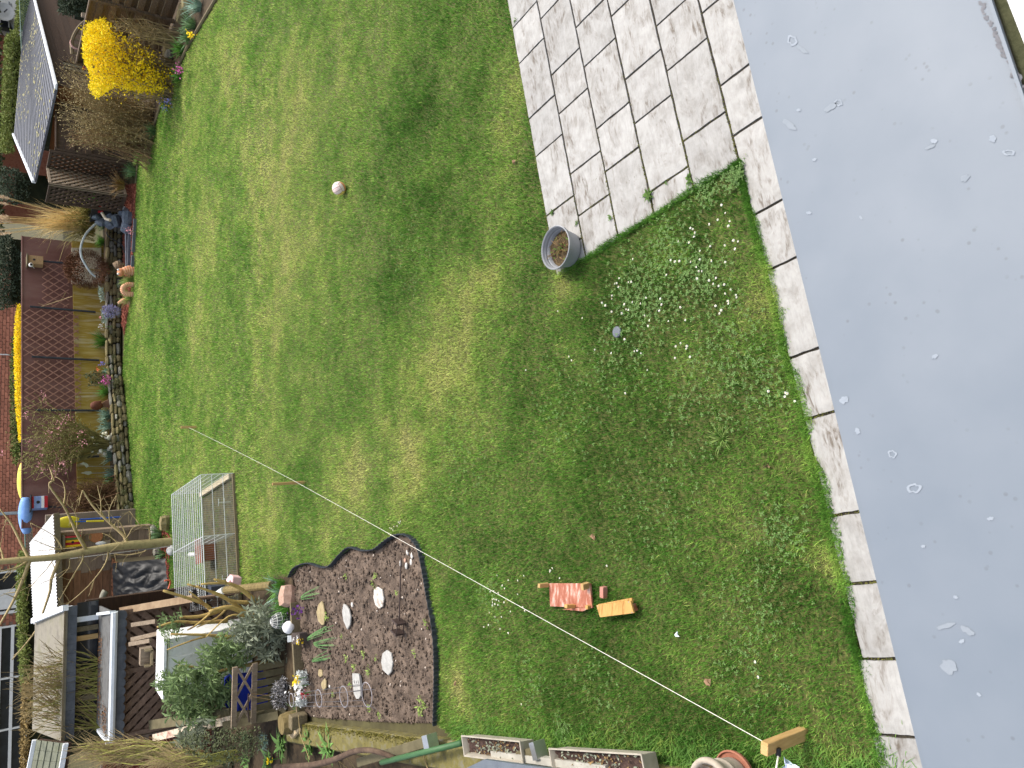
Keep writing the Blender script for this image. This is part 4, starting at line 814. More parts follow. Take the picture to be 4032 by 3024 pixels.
# ---- plants
def twigs(poly, base, Y, dY, n, seed, r0=.012, side=3, jit=.25, zj=0, bow=.15, sub=.35):
    rnd = random.Random(seed); tips = samp(poly, n, seed); b = MB(); ends = []
    for (x, y) in tips:
        t = W(x, y, Y+rnd.uniform(-dY, dY)); p = Vector(base)+Vector((rnd.gauss(0, jit), rnd.gauss(0, jit*.6), 0)); mid = p.lerp(t, .5)+Vector((rnd.uniform(-bow, bow), rnd.uniform(-bow, bow), rnd.uniform(0, bow*1.5))); q = mid.lerp(t, .5)+Vector((rnd.uniform(-bow, bow)*.4, 0, bow*.3))
        pts = [p, p.lerp(mid, .5), mid, q, t]; b.tube(pts, [r0, r0*.85, r0*.7, r0*.5, r0*.3], 4, False); ends.append((t, (t-q).normalized()))
        for k in range(side):
            u = rnd.uniform(.35, .95); i = min(int(u*4), 3); s_ = pts[i].lerp(pts[i+1], u*4-i); L = sub*rnd.uniform(.4, 1.1); e = s_+Vector((rnd.uniform(-1, 1), rnd.uniform(-1, 1), rnd.uniform(-.1, 1))).normalized()*L; m_ = s_.lerp(e, .5)+Vector((rnd.uniform(-.04, .04),)*3)
            b.tube([s_, m_, e], [r0*.45, r0*.35, r0*.22], 3, False); ends.append((e, (e-m_).normalized())); ends.append((m_, (e-s_).normalized()))
    return b, ends
def dots(pts, size, seed, n=1, spread=.04):
    rnd = random.Random(seed); b = MB()
    for p, d in pts:
        for k in range(n):
            q = Vector(p)+Vector((rnd.gauss(0, spread), rnd.gauss(0, spread), rnd.gauss(0, spread))); a = Vector((rnd.uniform(-1, 1), rnd.uniform(-1, 1), rnd.uniform(-1, 1))).normalized(); b.leaf(q, a, size*rnd.uniform(.6, 1.3), size*.75, (rnd.uniform(-1, 1), rnd.uniform(-1, 1), rnd.uniform(-1, 1)))
    return b
def leafcloud(poly, Y, dY, n, size, seed, ratio=.5):
    rnd = random.Random(seed); b = MB()
    for x, y in samp(poly, n, seed):
        p = W(x, y, Y+rnd.uniform(-dY, dY)); b.leaf(p, (rnd.uniform(-1, 1), rnd.uniform(-1, 1), rnd.uniform(-.6, 1)), size*rnd.uniform(.6, 1.3), size*ratio, (rnd.uniform(-1, 1), rnd.uniform(-1, 1), 1))
    return b
M_fors = mat('forsythia_bloom', srgb(240, 208, 18), srgb(252, 228, 44), 6, .7, 0, isl=.12, trans=.25); M_twig = mat('grey_brown_twigs', srgb(126, 108, 74), srgb(160, 142, 100), 9, .9, 0, isl=.25); M_bud = mat('pale_buds', srgb(176, 158, 112), srgb(200, 184, 136), 9, .9, 0, isl=.3); M_rtwig = mat('reddish_brown_twigs', srgb(136, 104, 74), srgb(170, 136, 100), 9, .9, 0, isl=.3)
fpoly = [zA(*q) for q in [(960, 250), (1130, 180), (1250, 330), (1500, 480), (1700, 620), (1900, 780), (1930, 860), (1860, 1000), (1720, 1050), (1560, 1010), (1400, 980), (1250, 960), (1160, 1050), (1010, 1090), (960, 950), (980, 800), (900, 640), (890, 430), (890, 310)]]
fb = G(*zA(1930, 900)); fb.z = 0
fo = thing('forsythia_bush', fb, 'large forsythia bush full of bright yellow flowers in front of the shed', 'bush')
b, ends = twigs(fpoly, fb+Vector((.2, .6, 0)), fb.y+.7, .8, 130, 31, .014, 5, .25); b.build('stems', M_twig, fo)
dense = [zA(*q) for q in [(960, 250), (1130, 190), (1230, 400), (1420, 650), (1650, 700), (1780, 850), (1800, 980), (1560, 1000), (1250, 950), (1040, 1060), (970, 950), (990, 800), (910, 640), (900, 430)]]
b = dots(ends, .055, 3, 2, .05); rnd = random.Random(8)
for i, (x, y) in enumerate(samp(dense, 6500, 32)+samp(fpoly, 1300, 33)):
    p = W(x, y, fb.y+.7+rnd.uniform(-.85, .85)); b.leaf(p, (rnd.uniform(-1, 1), rnd.uniform(-1, 1), rnd.uniform(-1, 1)), rnd.uniform(.035, .075), .045, (rnd.uniform(-1, 1), rnd.uniform(-1, 1), rnd.uniform(-1, 1)))
b.build('flowers', M_fors, fo)['kind'] = 'stuff'
spoly = [zA(*q) for q in [(640, 570), (800, 620), (960, 830), (1050, 1080), (1250, 1010), (1500, 1030), (1700, 1080), (1740, 1250), (1690, 1560), (1500, 1600), (1100, 1640), (750, 1600), (650, 1400), (600, 1250), (620, 900), (600, 700)]]
sbs = G(*zA(1700, 1380)); so2 = thing('bare_shrub', sbs, 'dense leafless beige shrub left of the yellow forsythia', 'bush')
b, ends = twigs(spoly, sbs+Vector((.1, .7, 0)), sbs.y+.8, .8, 420, 35, .009, 4, .45, sub=.3); b.build('stems', M_twig, so2); dots(ends, .035, 5, 1, .02).build('buds', M_bud, so2)
spoly2 = [zA(*q) for q in [(680, 1400), (900, 1420), (1250, 1420), (1600, 1430), (1660, 1500), (1640, 1580), (1300, 1620), (900, 1630), (700, 1590)]]
sb3_ = G(*zA(1665, 1520)); so3 = thing('bare_shrub', sb3_, 'reddish brown leafless shrub with straight upright stems beside the lattice fence', 'bush')
b, ends = twigs(spoly2, sb3_+Vector((0, .5, 0)), sb3_.y+.5, .3, 150, 36, .009, 2, .3, bow=.06, sub=.25); b.build('stems', M_rtwig, so3)
zb2 = [zB(*q) for q in [(620, 250), (800, 240), (1100, 300), (1350, 320), (1400, 420), (1350, 600), (1250, 720), (1100, 700), (1100, 560), (900, 420)]]
s4 = G(*zB(1400, 420)); so4 = thing('bare_shrub', s4, 'thin straggling twigs in front of the dark lattice fence', 'bush'); b, ends = twigs(zb2, s4+Vector((-.1, .3, 0)), s4.y+.4, .3, 70, 37, .008, 3, .45, bow=.2); b.build('stems', M_rtwig, so4)
# tall bare stems right of the forsythia
g5 = G(*zA(2000, 440)); so5 = thing('bare_shrub', g5, 'loose bare olive stems rising right of the forsythia before the board fence', 'bush')
b, ends = twigs([zA(*q) for q in [(1150, 200), (1400, 180), (1650, 260), (1800, 330), (1750, 430), (1500, 440), (1300, 330)]], g5+Vector((.1, .3, 0)), g5.y+.4, .3, 45, 38, .011, 5, .15); b.build('stems', M_twig, so5)
# pampas grass
M_pamp = mat('straw_blades', srgb(196, 166, 104), srgb(226, 200, 142), 5, .8, 0, srgb(150, 130, 70), isl=.25, trans=.25); M_plume = mat('pampas_plume', srgb(214, 190, 158), srgb(232, 214, 188), 8, .9, 0, isl=.2, trans=.3); M_pgreen = mat('olive_blades', srgb(110, 112, 56), srgb(160, 146, 84), 6, .8, 0, isl=.25, trans=.2)
pb_ = W(*zB(1030, 1040), 27.6); pa = thing('pampas_grass', pb_, 'tall straw-coloured pampas grass with pale plumes behind the pond', 'ornamental grass'); rnd = random.Random(44)
b = MB()
for i in range(520):
    x, y = zB(rnd.uniform(100, 800), min(1220, max(760, rnd.gauss(1010, 95)))); t = W(x, y, 27.6+rnd.uniform(-.6, .6)); p = pb_+Vector((rnd.gauss(0, .16), rnd.gauss(0, .16), 0)); d = t-p; b.blade(p, d.normalized()+Vector((0, 0, .25)), d.length*rnd.uniform(.7, 1.0), .022, rnd.uniform(.1, .8), 6)
b.build('straw_leaves', M_pamp, pa); b = MB()
for i in range(420):
    q = rnd.uniform(0, 6.3); k = rnd.uniform(.2, .9); b.blade(pb_+Vector((rnd.gauss(0, .2), rnd.gauss(0, .2), 0)), (math.cos(q)*k, math.sin(q)*k, 1), rnd.uniform(.7, 1.5), .022, rnd.uniform(.4, 1.4), 5)
b.build('basal_leaves', M_pgreen, pa)
for i in range(16):
    x, y = zB(rnd.uniform(-60, 120), rnd.uniform(760, 1180)); t = W(x, y, 27.6+rnd.uniform(-.4, .4)); b = MB().tube([pb_+Vector((rnd.gauss(0, .1), 0, 0)), pb_.lerp(t, .5)+Vector((0, 0, .1)), t], [.012, .01, .006], 5, False); st_ = b.build('stalk', M_pamp, pa)
    b = MB()
    for k in range(120): u = rnd.random(); p = t+(t-pb_).normalized()*(u*.5-.1); b.blade(p, (rnd.uniform(-.7, .7), rnd.uniform(-.7, .7), 1), .13*(1-u*.6), .012, .6, 2)
    b.build('plume', M_plume, st_)
# boxwood-like brown ball, pale stones behind
M_palew = mat('pale_stone_wall', srgb(176, 164, 140), srgb(200, 190, 168), 3, .9, .4, stretch=(1, 1, 3)); q = [OW(*zC(*p), .02) for p in [(775, -60), (775, 330), (1100, 330), (1100, -60)]]; o = MB().prism(q, wnrm*.05).build('pale_slab', M_palew); tag(o, 'pale stone slab leaning on the wall behind the brown ball shrub', 'slab')
rnd = random.Random(12); c = W(*zC(940, 165), 27.7); o = thing('ball_shrub', c-Vector((0, 0, .6)), 'round clipped brown shrub before the pale stone slab', 'bush'); b = MB()
for i in range(4200):
    d = Vector((rnd.gauss(0, 1), rnd.gauss(0, 1), rnd.gauss(0, 1))).normalized(); p = c+Vector((d.x*.62, d.y*.5, d.z*.62))*rnd.uniform(.7, 1.02); b.leaf(p, d+Vector((rnd.uniform(-.5, .5), rnd.uniform(-.5, .5), .3)), .075, .035)
b.build('leaves', mat('copper_leaves', srgb(92, 60, 42), srgb(130, 92, 66), 14, .8, 0, isl=.35), o); MB().tube([c-Vector((0, 0, .9)), c], .04, 6).build('stem', M_twig, o)

# ---- lattice screen and board fence at the far right
M_dkwood = mat('dark_fence_wood', srgb(58, 46, 38), srgb(96, 78, 62), 5, .85, .4, stretch=(6, 6, 1), var=.2); M_ltwood = mat('silvered_fence_wood', srgb(120, 104, 86), srgb(156, 140, 120), 5, .85, .4, stretch=(6, 6, 1), var=.12)
def lattice_panel(A, B, z0, z1, label, m, back=True, sp=.24):
    o = thing('folding_screen_leaf', (A+B)/2, label, 'lattice', 'lattice panels of the folding screen'); d = B-A; L = d.length; d = d/L; nn = Vector((-d.y, d.x, 0)); nn = nn if nn.y < 0 else -nn; H = z1-z0
    for sg in (1, -1):
        k = -H
        while k < L+H:
            pts = [];
            for t in range(41):
                z = H*t/40; u = k+sg*z
                if 0 <= u <= L: pts.append((u, z))
            if len(pts) > 2: MB().bar(A+d*pts[0][0]+Vector((0, 0, z0+pts[0][1]))+nn*.012*sg, A+d*pts[-1][0]+Vector((0, 0, z0+pts[-1][1]))+nn*.012*sg, .075, .02, nn).build('lath', m, o)
            k += sp
    for P in (A, B): MB().bar(P+Vector((0, 0, z0)), P+Vector((0, 0, z1+.04)), .07, .07, nn).build('frame_post', m, o)
    for z in (z0, z1): MB().bar(A+Vector((0, 0, z)), B+Vector((0, 0, z)), .06, .065, Vector((0, 0, 1))).build('frame_rail', m, o)
    return o
Lp = [W(*zB(600, 270), 25.6), W(*zB(560, 450), 26.6), W(*zB(500, 615), 25.6), W(*zB(470, 800), 26.6)]; ztl = sum(p.z for p in Lp)/4; Lq = [Vector((p.x, p.y, 0)) for p in Lp]
lattice_panel(Lq[0], Lq[1], .25, ztl, 'dark lattice panel with daylight showing through, right leaf of the screen', M_dkwood); lattice_panel(Lq[1], Lq[2], .25, ztl, 'silvery lattice panel, middle leaf of the folding screen', M_ltwood); lattice_panel(Lq[2], Lq[3], .25, ztl, 'dark lattice panel partly behind the pampas grass', M_dkwood)
def board_fence(A, B, z0, z1, nb, label, m, horizontal=True, cat='fence'):
    o = thing('board_fence', (A+B)/2, label, cat); d = B-A; L = d.length; d = d/L; nn = Vector((-d.y, d.x, 0)); nn = nn if nn.y < 0 else -nn
    if horizontal:
        for k in range(nb):
            z = z0+(z1-z0)*(k+.5)/nb; MB().bar(A+Vector((0, 0, z))+nn*(.03 if k % 2 else -.03), B+Vector((0, 0, z+rs.uniform(-.012, .012)))+nn*(.03 if k % 2 else -.03), (z1-z0)/nb*1.05, .02, nn.cross(d) if False else nn).build('board', m, o)
    else:
        for k in range(nb): p = A.lerp(B, (k+.5)/nb); MB().bar(p+Vector((0, 0, z0)), p+Vector((0, 0, z1)), L/nb*.95, .02, nn).build('board', m, o)
    for t in ((0, .33, .67, 1) if L > 2.5 else (0, 1)):
        p = A.lerp(B, t)+nn*.04; MB().bar(p, p+Vector((0, 0, z1+.06)), .08, .08, nn).build('post', m, o)
    MB().bar(A+Vector((0, 0, z1+.03))+nn*.02, B+Vector((0, 0, z1+.03))+nn*.02, .10, .04).build('top_rail', m, o); return o
M_louv = mat('brown_louvre_boards', srgb(84, 70, 56), srgb(128, 110, 90), 4, .85, .4, stretch=(3, 3, 14), var=.32)
fA, fB = G(403, -30), G(330, 172); fA.z = fB.z = 0
ztf = (W(*zA(965, 120), (fA+(fB-fA)*.35).y).z); board_fence(fA, fB, .05, 1.85, 13, 'brown fence of overlapping horizontal boards at the right edge', M_louv)
pA_, pB_ = Lq[0]+Vector((1.5, .35, 0)), Lq[0]+Vector((.08, .06, 0)); board_fence(pA_, pB_, .1, ztl-.15, 9, 'short dark board fence between the bare shrub and the lattice screen', M_dkwood)
# ---- summer house behind the forsythia
M_shing = mat('dark_roof_felt', srgb(72, 74, 80), srgb(102, 104, 110), 4, .85, .3, srgb(88, 86, 84), stretch=(1, 1, 1)); M_dark = mat('dark_shed_boards', srgb(48, 34, 24), srgb(74, 52, 36), 5, .85, .3, stretch=(1, 1, 8), var=.15); M_trim = mat('white_trim', srgb(214, 218, 222), srgb(236, 238, 240), 5, .6, .1); M_lich = mat('yellow_lichen', srgb(150, 144, 84), srgb(196, 188, 140), 20, .95, .3)
ra, rb_, rc_ = G(70, -20, 2.2), G(121, 186, 2.2), G(74, 393, 2.47); pn_ = (ra-rb_).cross(rc_-rb_)
def onpl(x, y): d = _ray(x, y); return CAMP+d*((rb_-CAMP).dot(pn_)/d.dot(pn_))
rdv, rev = onpl(30, 290), onpl(50, 60); print('roof', ra, rb_, rc_, rdv, rev)
sh = thing('summer_house', Vector((rb_.x+1, rb_.y+1.5, 0)), 'dark wooden garden shed with a lichen-spotted grey roof behind the forsythia', 'shed')
nrm = (ra-rb_).cross(rdv-rb_).normalized(); nrm = nrm if nrm.z > 0 else -nrm
MB().prism([ra, rb_, rc_, rdv, rev], -nrm*.06).build('roof', M_shing, sh)
ro = sh.children[-1]
for k in range(1, 26): t = k/26; MB().bar((rb_.lerp(rc_, t/.55) if t < .55 else rc_.lerp(rdv, (t-.55)/.45))+nrm*.006, ra.lerp(rev, t)+nrm*.006, .02, .014, nrm).build('seam', mat('roof_seam', srgb(52, 54, 58), srgb(64, 66, 70), 6, .9, .1), ro)
b = MB(); rnd = random.Random(19)
for i in range(750):
    u, v = rnd.random(), rnd.random()**1.0; 
    if mnoise.noise(Vector((u*4, v*5, 1)))+rnd.uniform(-.4, .3) < -.05: continue
    p = (rb_.lerp(rc_, v/.55) if v < .55 else rc_.lerp(rdv, (v-.55)/.45)).lerp(ra.lerp(rev, v), u*.8)+nrm*.014; a = rnd.uniform(0, 6.3); s_ = rnd.uniform(.02, .06); e1_ = (ra-rb_).normalized(); e2_ = nrm.cross(e1_); b.add([p+e1_*math.cos(a+q)*s_*1.6+e2_*math.sin(a+q)*s_*.9 for q in (0, 1.26, 2.5, 3.77, 5)], [(0, 1, 2, 3, 4)])
b.build('lichen', M_lich, ro)['kind'] = 'stuff'
MB().bar(ra+nrm*.0, rb_+(rb_-ra).normalized()*.05, .16, .05, Vector((0, 0, 1))).build('gutter', M_trim, sh); MB().bar(rc_+nrm*.01, rdv+nrm*.01, .08, .10).build('ridge_trim', M_trim, sh)
ins_ = ((ra+rc_)/2-rb_).normalized()
w0, w1, w2 = rb_+ins_*.9, ra+ins_*.3, rc_+(ra-rb_).normalized()*.5
for P, Q, m_, nm in [(w0, w1, M_dark, 'wall'), (w0, w2, mat('orange_brown_boards', srgb(110, 68, 38), srgb(140, 92, 54), 5, .8, .3, stretch=(1, 1, 8)), 'side_wall')]:
    d = (Q-P); d.z = 0; L = d.length; d.normalize(); nn = Vector((-d.y, d.x, 0)); nn = nn if nn.y < 0 else -nn
    for k in range(9): MB().bar(Vector((P.x, P.y, .12+k*.235)), Vector((Q.x, Q.y, .12+k*.235)), .245, .03, nn).build('board', m_, sh)
d = (w1-w0).normalized(); d.z = 0; nn = Vector((-d.y, d.x, 0)); nn = nn if nn.y < 0 else -nn
wq = w0+d*2.2; wf = MB()
win = MB().box(Vector((wq.x, wq.y, 1.35))+nn*.03, (.9, .05, .9), Matrix((d, nn, Vector((0, 0, 1)))).transposed()).build('window', mat('dark_glass', (.015, .017, .02), (.025, .027, .03), 3, .1, 0, spec=.5), sh)
for k in (-.45, 0, .45): MB().bar(Vector((wq.x, wq.y, .9))+d*k+nn*.06, Vector((wq.x, wq.y, 1.8))+d*k+nn*.06, .05, .03, nn).build('frame', M_dark, win)
# ---- bench with arched back
ba = [W(*zA(*q), 23.2) for q in [(785, 590), (780, 480), (800, 400), (850, 310), (920, 240), (985, 205)]]; be = thing('arched_bench', Vector((ba[0].x, 23.2, 0)), 'wooden bench with an arched slatted back behind the forsythia', 'bench')
M_bench = mat('grey_bench_wood', srgb(98, 86, 66), srgb(132, 118, 92), 6, .85, .3); ys = 23.2
xa, xb = ba[0].x, W(*zA(1010, 190), ys).x; top = smooth_line(ba, 4); MB().tube(top, .045, 6).build('arched_rail', M_bench, be)
for k in range(7): t = (k+.6)/7; p = top[int(t*(len(top)-1))]; MB().bar(p, Vector((p.x, p.y, .45)), .05, .025, Vector((0, -1, 0))).build('back_slat', M_bench, be)
xr = max(p.x for p in ba); MB().box(((xa+xr)/2, ys-.25, .43), (abs(xr-xa)+.2, .5, .04)).build('seat', M_bench, be)
for sx_ in (xa, xr):
    for dy in (-.45, 0): MB().bar((sx_, ys+dy, 0), (sx_, ys+dy, .43), .06, .06, (0, -1, 0)).build('leg', M_bench, be)
cm = W(*zA(830, 475), ys-.05); MB().tube([cm+Vector((.14*math.cos(a), 0, .14*math.sin(a))) for a in [1.0+i*.35 for i in range(9)]], [.006, .014, .02, .026, .028, .026, .02, .014, .006], 5).build('crescent_ornament', mat('pinkish_ornament', srgb(190, 150, 140), srgb(206, 170, 160), 6, .7, .1), be)
po = W(*zA(885, 160), 22.3); tag(MB().bar(Vector((po.x, 22.3, 0)), po, .10, .10, (0, -1, 0)).build('fence_post', M_ltwood, bevel=.01), 'thick weathered fence post above the bench at the top right', 'post')

# ---- flower border along the right lawn edge
M_daff = mat('daffodil_leaves', srgb(64, 96, 58), srgb(116, 146, 98), 9, .7, 0, isl=.25, trans=.2); M_daff2 = mat('fresh_green_leaves', srgb(70, 118, 46), srgb(112, 160, 70), 9, .7, 0, isl=.25, trans=.2); M_bluegr = mat('blue_green_leaves', srgb(110, 140, 122), srgb(150, 176, 156), 9, .7, 0, isl=.2, trans=.2)
def clump(D, z, n, h, sp, m, label, seed, Y=None, wd=.03, droop=.6, name='daffodil_clump', cat='plant', group=None):
    c = G(*D, z) if Y is None else W(*D, Y); c = Vector(c); rnd = random.Random(seed); b = MB()
    for i in range(n):
        q = rnd.uniform(0, 6.3); k = rnd.uniform(.15, .9); r_ = rnd.uniform(0, sp); b.blade(c+Vector((math.cos(q)*r_, math.sin(q)*r_, 0)), (math.cos(q)*k, math.sin(q)*k, 1), h*rnd.uniform(.6, 1.15), wd, droop*rnd.uniform(.4, 1.5), 4)
    return tag(b.build(name, m), label, cat, group)
for i, (D, h, m, lab) in enumerate([(zA(2180, 70), .42, M_bluegr, 'blue-green leaf clump at the top right corner of the border'), (zA(2120, 270), .40, M_daff, 'large daffodil leaf clump right of the single yellow daffodil'), (zA(2080, 420), .34, M_daff, 'daffodil leaves carrying the single yellow flower'), (zA(1990, 540), .34, M_daff2, 'bright green leaf clump left of the single daffodil'), (zA(1960, 830), .24, M_daff2, 'leaf clump under the pink hyacinth'), (zA(1820, 1110), .22, M_daff2, 'leaves under the pale blue flowers'), (zA(1690, 1430), .32, M_daff, 'leaf clump at the foot of the beige shrub'), (zB(1560, 260), .34, M_daff2, 'leaf clump at the foot of the thin twigs'), (zB(1490, 500), .44, M_daff, 'large leaf clump at the right end of the red gravel'), (zB(1510, 360), .2, M_tuft, 'pale grass clump on the lawn corner')]):
    clump(D, 0, 70, h, .13, m, lab, 70+i, group='leaf clumps in the right border')
def flower(D, z, n, sp, size, m, label, cat='flower', seed=0, Y=None, stem=.2):
    c = G(*D, z) if Y is None else W(*D, Y); o = thing('flower', c-Vector((0, 0, stem)), label, cat); rnd = random.Random(seed); b = MB()
    for i in range(n):
        p = c+Vector((rnd.gauss(0, sp*.5), rnd.gauss(0, sp*.5), rnd.gauss(0, sp*.5))); b.leaf(p, (rnd.uniform(-1, 1), rnd.uniform(-1, 1), rnd.uniform(-.3, 1)), size, size*.7, (rnd.uniform(-1, 1), rnd.uniform(-1, 1), 1))
    b.build('bloom', m, o); MB().tube([c-Vector((0, 0, stem)), c], .008, 4).build('stem', M_daff2, o); return o
M_mag = mat('magenta_petals', srgb(186, 70, 150), srgb(214, 110, 176), 20, .7, 0, isl=.25, trans=.2); M_lil = mat('lilac_petals', srgb(140, 140, 206), srgb(170, 168, 226), 20, .7, 0, isl=.2, trans=.2); M_pinkp = mat('pink_petals', srgb(216, 140, 150), srgb(236, 178, 180), 20, .7, 0, isl=.2, trans=.2); M_dred = mat('dark_red_petals', srgb(150, 36, 50), srgb(176, 50, 60), 20, .7, 0, isl=.2, trans=.2)
flower(zA(2080, 382), .32, 26, .07, .07, M_fors, 'single yellow daffodil flower in the right border', seed=1, stem=.3); flower(zA(1960, 758), .22, 70, .12, .045, M_mag, 'pink hyacinth head below the forsythia', seed=2); flower(zA(1832, 1098), .16, 40, .09, .045, M_lil, 'pale blue flower head nearest to the lawn, right of its two neighbours', seed=3); flower(zA(1742, 1102), .16, 30, .08, .045, M_lil, 'pale blue flower head half hidden behind the leaves', seed=4); flower(zA(1790, 1168), .12, 40, .09, .045, M_lil, 'pale blue flower head, lowest of the three', seed=5)
for i, q in enumerate([(925, 690), (930, 720), (925, 745)]): flower(zA(*q), 1.4, 14, .06, .07, M_dred, ['dark red bloom at the left rim of the forsythia, uppermost', 'dark red bloom at the left rim of the forsythia, middle one', 'dark red bloom at the left rim of the forsythia, lowest'][i], seed=6+i, stem=.3)
# thin timber edge of the border + dark edging stones
tag(MB().tube([p+Vector((.06, 0, .02)) for p in LE[:8]], .035, 5).build('border_edge', M_oldwood), 'thin weathered timber edge between the lawn and the right border', 'edging')
flat('border_soil', [(v.x, v.y) for v in LE[:7]]+[(6.9, 26.2), (8.4, 25.0), (9.3, 22), (9.9, 17.5), (10.2, 15.5), (8.0, 15.6)], -.012, M_bedsoil)
for i, q in enumerate([(2060, 110), (2030, 190), (2010, 250), (1860, 560), (1850, 640), (1870, 700)]):
    p = G(*zA(*q)); o = link('edging_stone', STM[i % 7], None, p+Vector((.2, .1, .06)), (0, 0, i)); o.scale = (.42, .3, .2); tag(o, ['dark stone, rightmost below the board fence', 'dark stone below the board fence, second from the right', 'dark stone below the board fence, third from the right', 'dark stone left of the green leaf clump, upper', 'dark stone left of the green leaf clump, middle', 'dark stone left of the green leaf clump, lower'][i], 'stone', 'edging stones of the right border')

# ---- pond corner: red gravel, rocks, clay serpent
M_rgrav = mat('red_gravel', srgb(110, 60, 46), srgb(146, 86, 68), 20, .9, .6, isl=.3)
gp_ = [(295, 396), (293, 440), (288, 560), (285, 600), (280, 650), (269, 725), (263, 700), (264, 640), (266, 560), (266, 480), (270, 400)]; flat('gravel_bed', [(G(*q).x, G(*q).y) for q in gp_], -.006, M_rgrav)
b = MB(); rnd = random.Random(5)
for x, y in samp(gp_, 1500, 51): p = G(x, y); b.sph((p.x, p.y, .012), rnd.uniform(.015, .035), 5, 3, (1.2, 1, .8), .3, seed=int(x*7))
tag(b.build('gravel', M_rgrav), 'reddish brown gravel around the pond corner and the clay serpent', 'gravel', kind='stuff')
M_rock = mat('blue_grey_rock', srgb(78, 86, 96), srgb(122, 130, 140), 6, .85, .5, var=.15); wf_ = thing('rock_waterfall', G(*zB(1440, 1020)), 'stack of blue grey rocks forming a small waterfall at the pond', 'rockery')
for i, (q, z, s_) in enumerate([((1430, 1000), .12, (.5, .4, .3)), ((1420, 1090), .12, (.5, .4, .3)), ((1400, 940), .14, (.35, .3, .3)), ((1390, 1040), .32, (.45, .4, .25)), ((1380, 990), .5, (.5, .35, .22)), ((1385, 1080), .5, (.35, .35, .24)), ((1375, 1010), .7, (.42, .35, .2)), ((1380, 1070), .72, (.36, .3, .2)), ((1380, 1030), .88, (.3, .28, .16))]):
    p = G(*zB(*q)); o = link('rock', STM[i % 7].copy(), wf_, Vector((p.x, p.y, z)), (.2*i, .1*i, i)); o.data.materials.clear(); o.data.materials.append(M_rock); o.scale = s_
p = W(*zB(1155, 960), 26.6); tag(MB().tube([W(*zB(1110, 935), 26.6), W(*zB(1150, 1000), 26.4), W(*zB(1200, 1015), 26.2)], .045, 8).build('spout', mat('cream_pipe', srgb(196, 184, 160), srgb(214, 204, 184), 6, .7, .1)), 'cream water pipe ending above the rock waterfall', 'pipe')
c = W(*zB(1080, 915), 27.0); bxp = thing('planter_box', c-Vector((0, 0, .3)), 'black square planter box behind the rock waterfall', 'planter'); MB().lathe([(.3, -.3), (.36, .2), (.38, .2), (.38, .26), (.33, .26), (.3, .15)], c, 4).build('box', M_black, bxp); MB().box(c+Vector((-.0, -.28, 0)), (.22, .03, .14)).build('red_emblem', M_red, bxp); clump(zB(1090, 830), 0, 40, .5, .12, M_daff2, 'green leaf clump beside the black planter box', 81, Y=27.0)
M_liner = mat('grey_pond_edge', srgb(74, 78, 86), srgb(104, 108, 116), 6, .5, .15); pt = thing('pond_basin', G(*zB(1430, 1300)), 'dark pond basin with long grey edge strips before the stone wall', 'pond')
for (a, b_, r_) in [((1380, 1110), (1385, 1540), .10), ((1412, 1110), (1400, 1540), .05), ((1470, 1000), (1450, 1360), .045), ((1448, 1400), (1440, 1520), .05)]: MB().bar(G(*zB(*a), .06), G(*zB(*b_), .06), r_*2, .08).build('edge_strip', M_liner, pt)
MB().prism([G(*zB(*q), .012) for q in [(1425, 1110), (1470, 1110), (1445, 1540), (1415, 1540)]][::-1], (0, 0, -.01)).build('water', mat('dark_water', (.01, .013, .012), (.014, .018, .016), 2, .06, .05, spec=.6), pt)
hp_ = smooth_line([W(*zB(*q), 26.6-.0*i) for i, q in enumerate([(1160, 1140), (1180, 1190), (1260, 1240), (1330, 1290), (1360, 1370), (1400, 1395), (1440, 1375)])], 5); tag(MB().tube(hp_, .02, 6).build('hose', M_black), 'thin black hose hanging over the stone wall into the pond', 'hose')
M_clear = mat('clear_plastic_hoop', srgb(150, 158, 158), srgb(180, 186, 186), 6, .25, .1); hoop = smooth_line([W(*zB(*q), 26.9) for q in [(1150, 985), (1050, 1050), (940, 1160), (885, 1290), (885, 1400), (920, 1480), (985, 1580), (1040, 1630)]], 5); tag(MB().tube(hoop, .035, 6).build('plastic_hoop', M_clear), 'curved clear plastic hoop arching over the bed by the brown ball shrub', 'hoop')
M_clay = mat('terracotta', srgb(196, 118, 80), srgb(222, 156, 116), 8, .8, .2); M_clay2 = mat('pale_clay_ridges', srgb(226, 178, 142), srgb(238, 202, 170), 8, .8, .2)
ser = thing('clay_serpent', G(*zC(1450, 380)), 'terracotta sea serpent rising from the gravel in three striped pieces', 'ornament')
def ringed(pts, rad, nm):
    sm_ = smooth_line([Vector(p) for p in pts], 6); k = len(sm_); rr_ = [rad[0]+(rad[1]-rad[0])*i/(k-1) if not callable(rad) else rad(i/(k-1)) for i in range(k)]; o = MB().tube(sm_, rr_, 10).build(nm, M_clay, ser, smooth=True)
    for i in range(1, k-1, 2): t = (sm_[i+1]-sm_[i-1]).normalized(); MB().tube([sm_[i]-t*.012, sm_[i]+t*.012], rr_[i]*1.06, 10).build('ridge', M_clay2, o)
    return o
y1_ = G(*zC(1450, 180)).y; hd = ringed([W(*zC(1460, 180), y1_), W(*zC(1390, 180), y1_), W(*zC(1330, 195), y1_)], (.17, .10), 'head')
h0 = W(*zC(1315, 200), y1_); MB().sph(h0, .13, 10, 7, (1, 1.1, .8)).build('snout', M_clay, hd, smooth=True)
for k in (-1, 1): MB().sph(h0+Vector((k*.06, -.08, .08)), .035, 8, 6).build('eye', M_wht, hd)
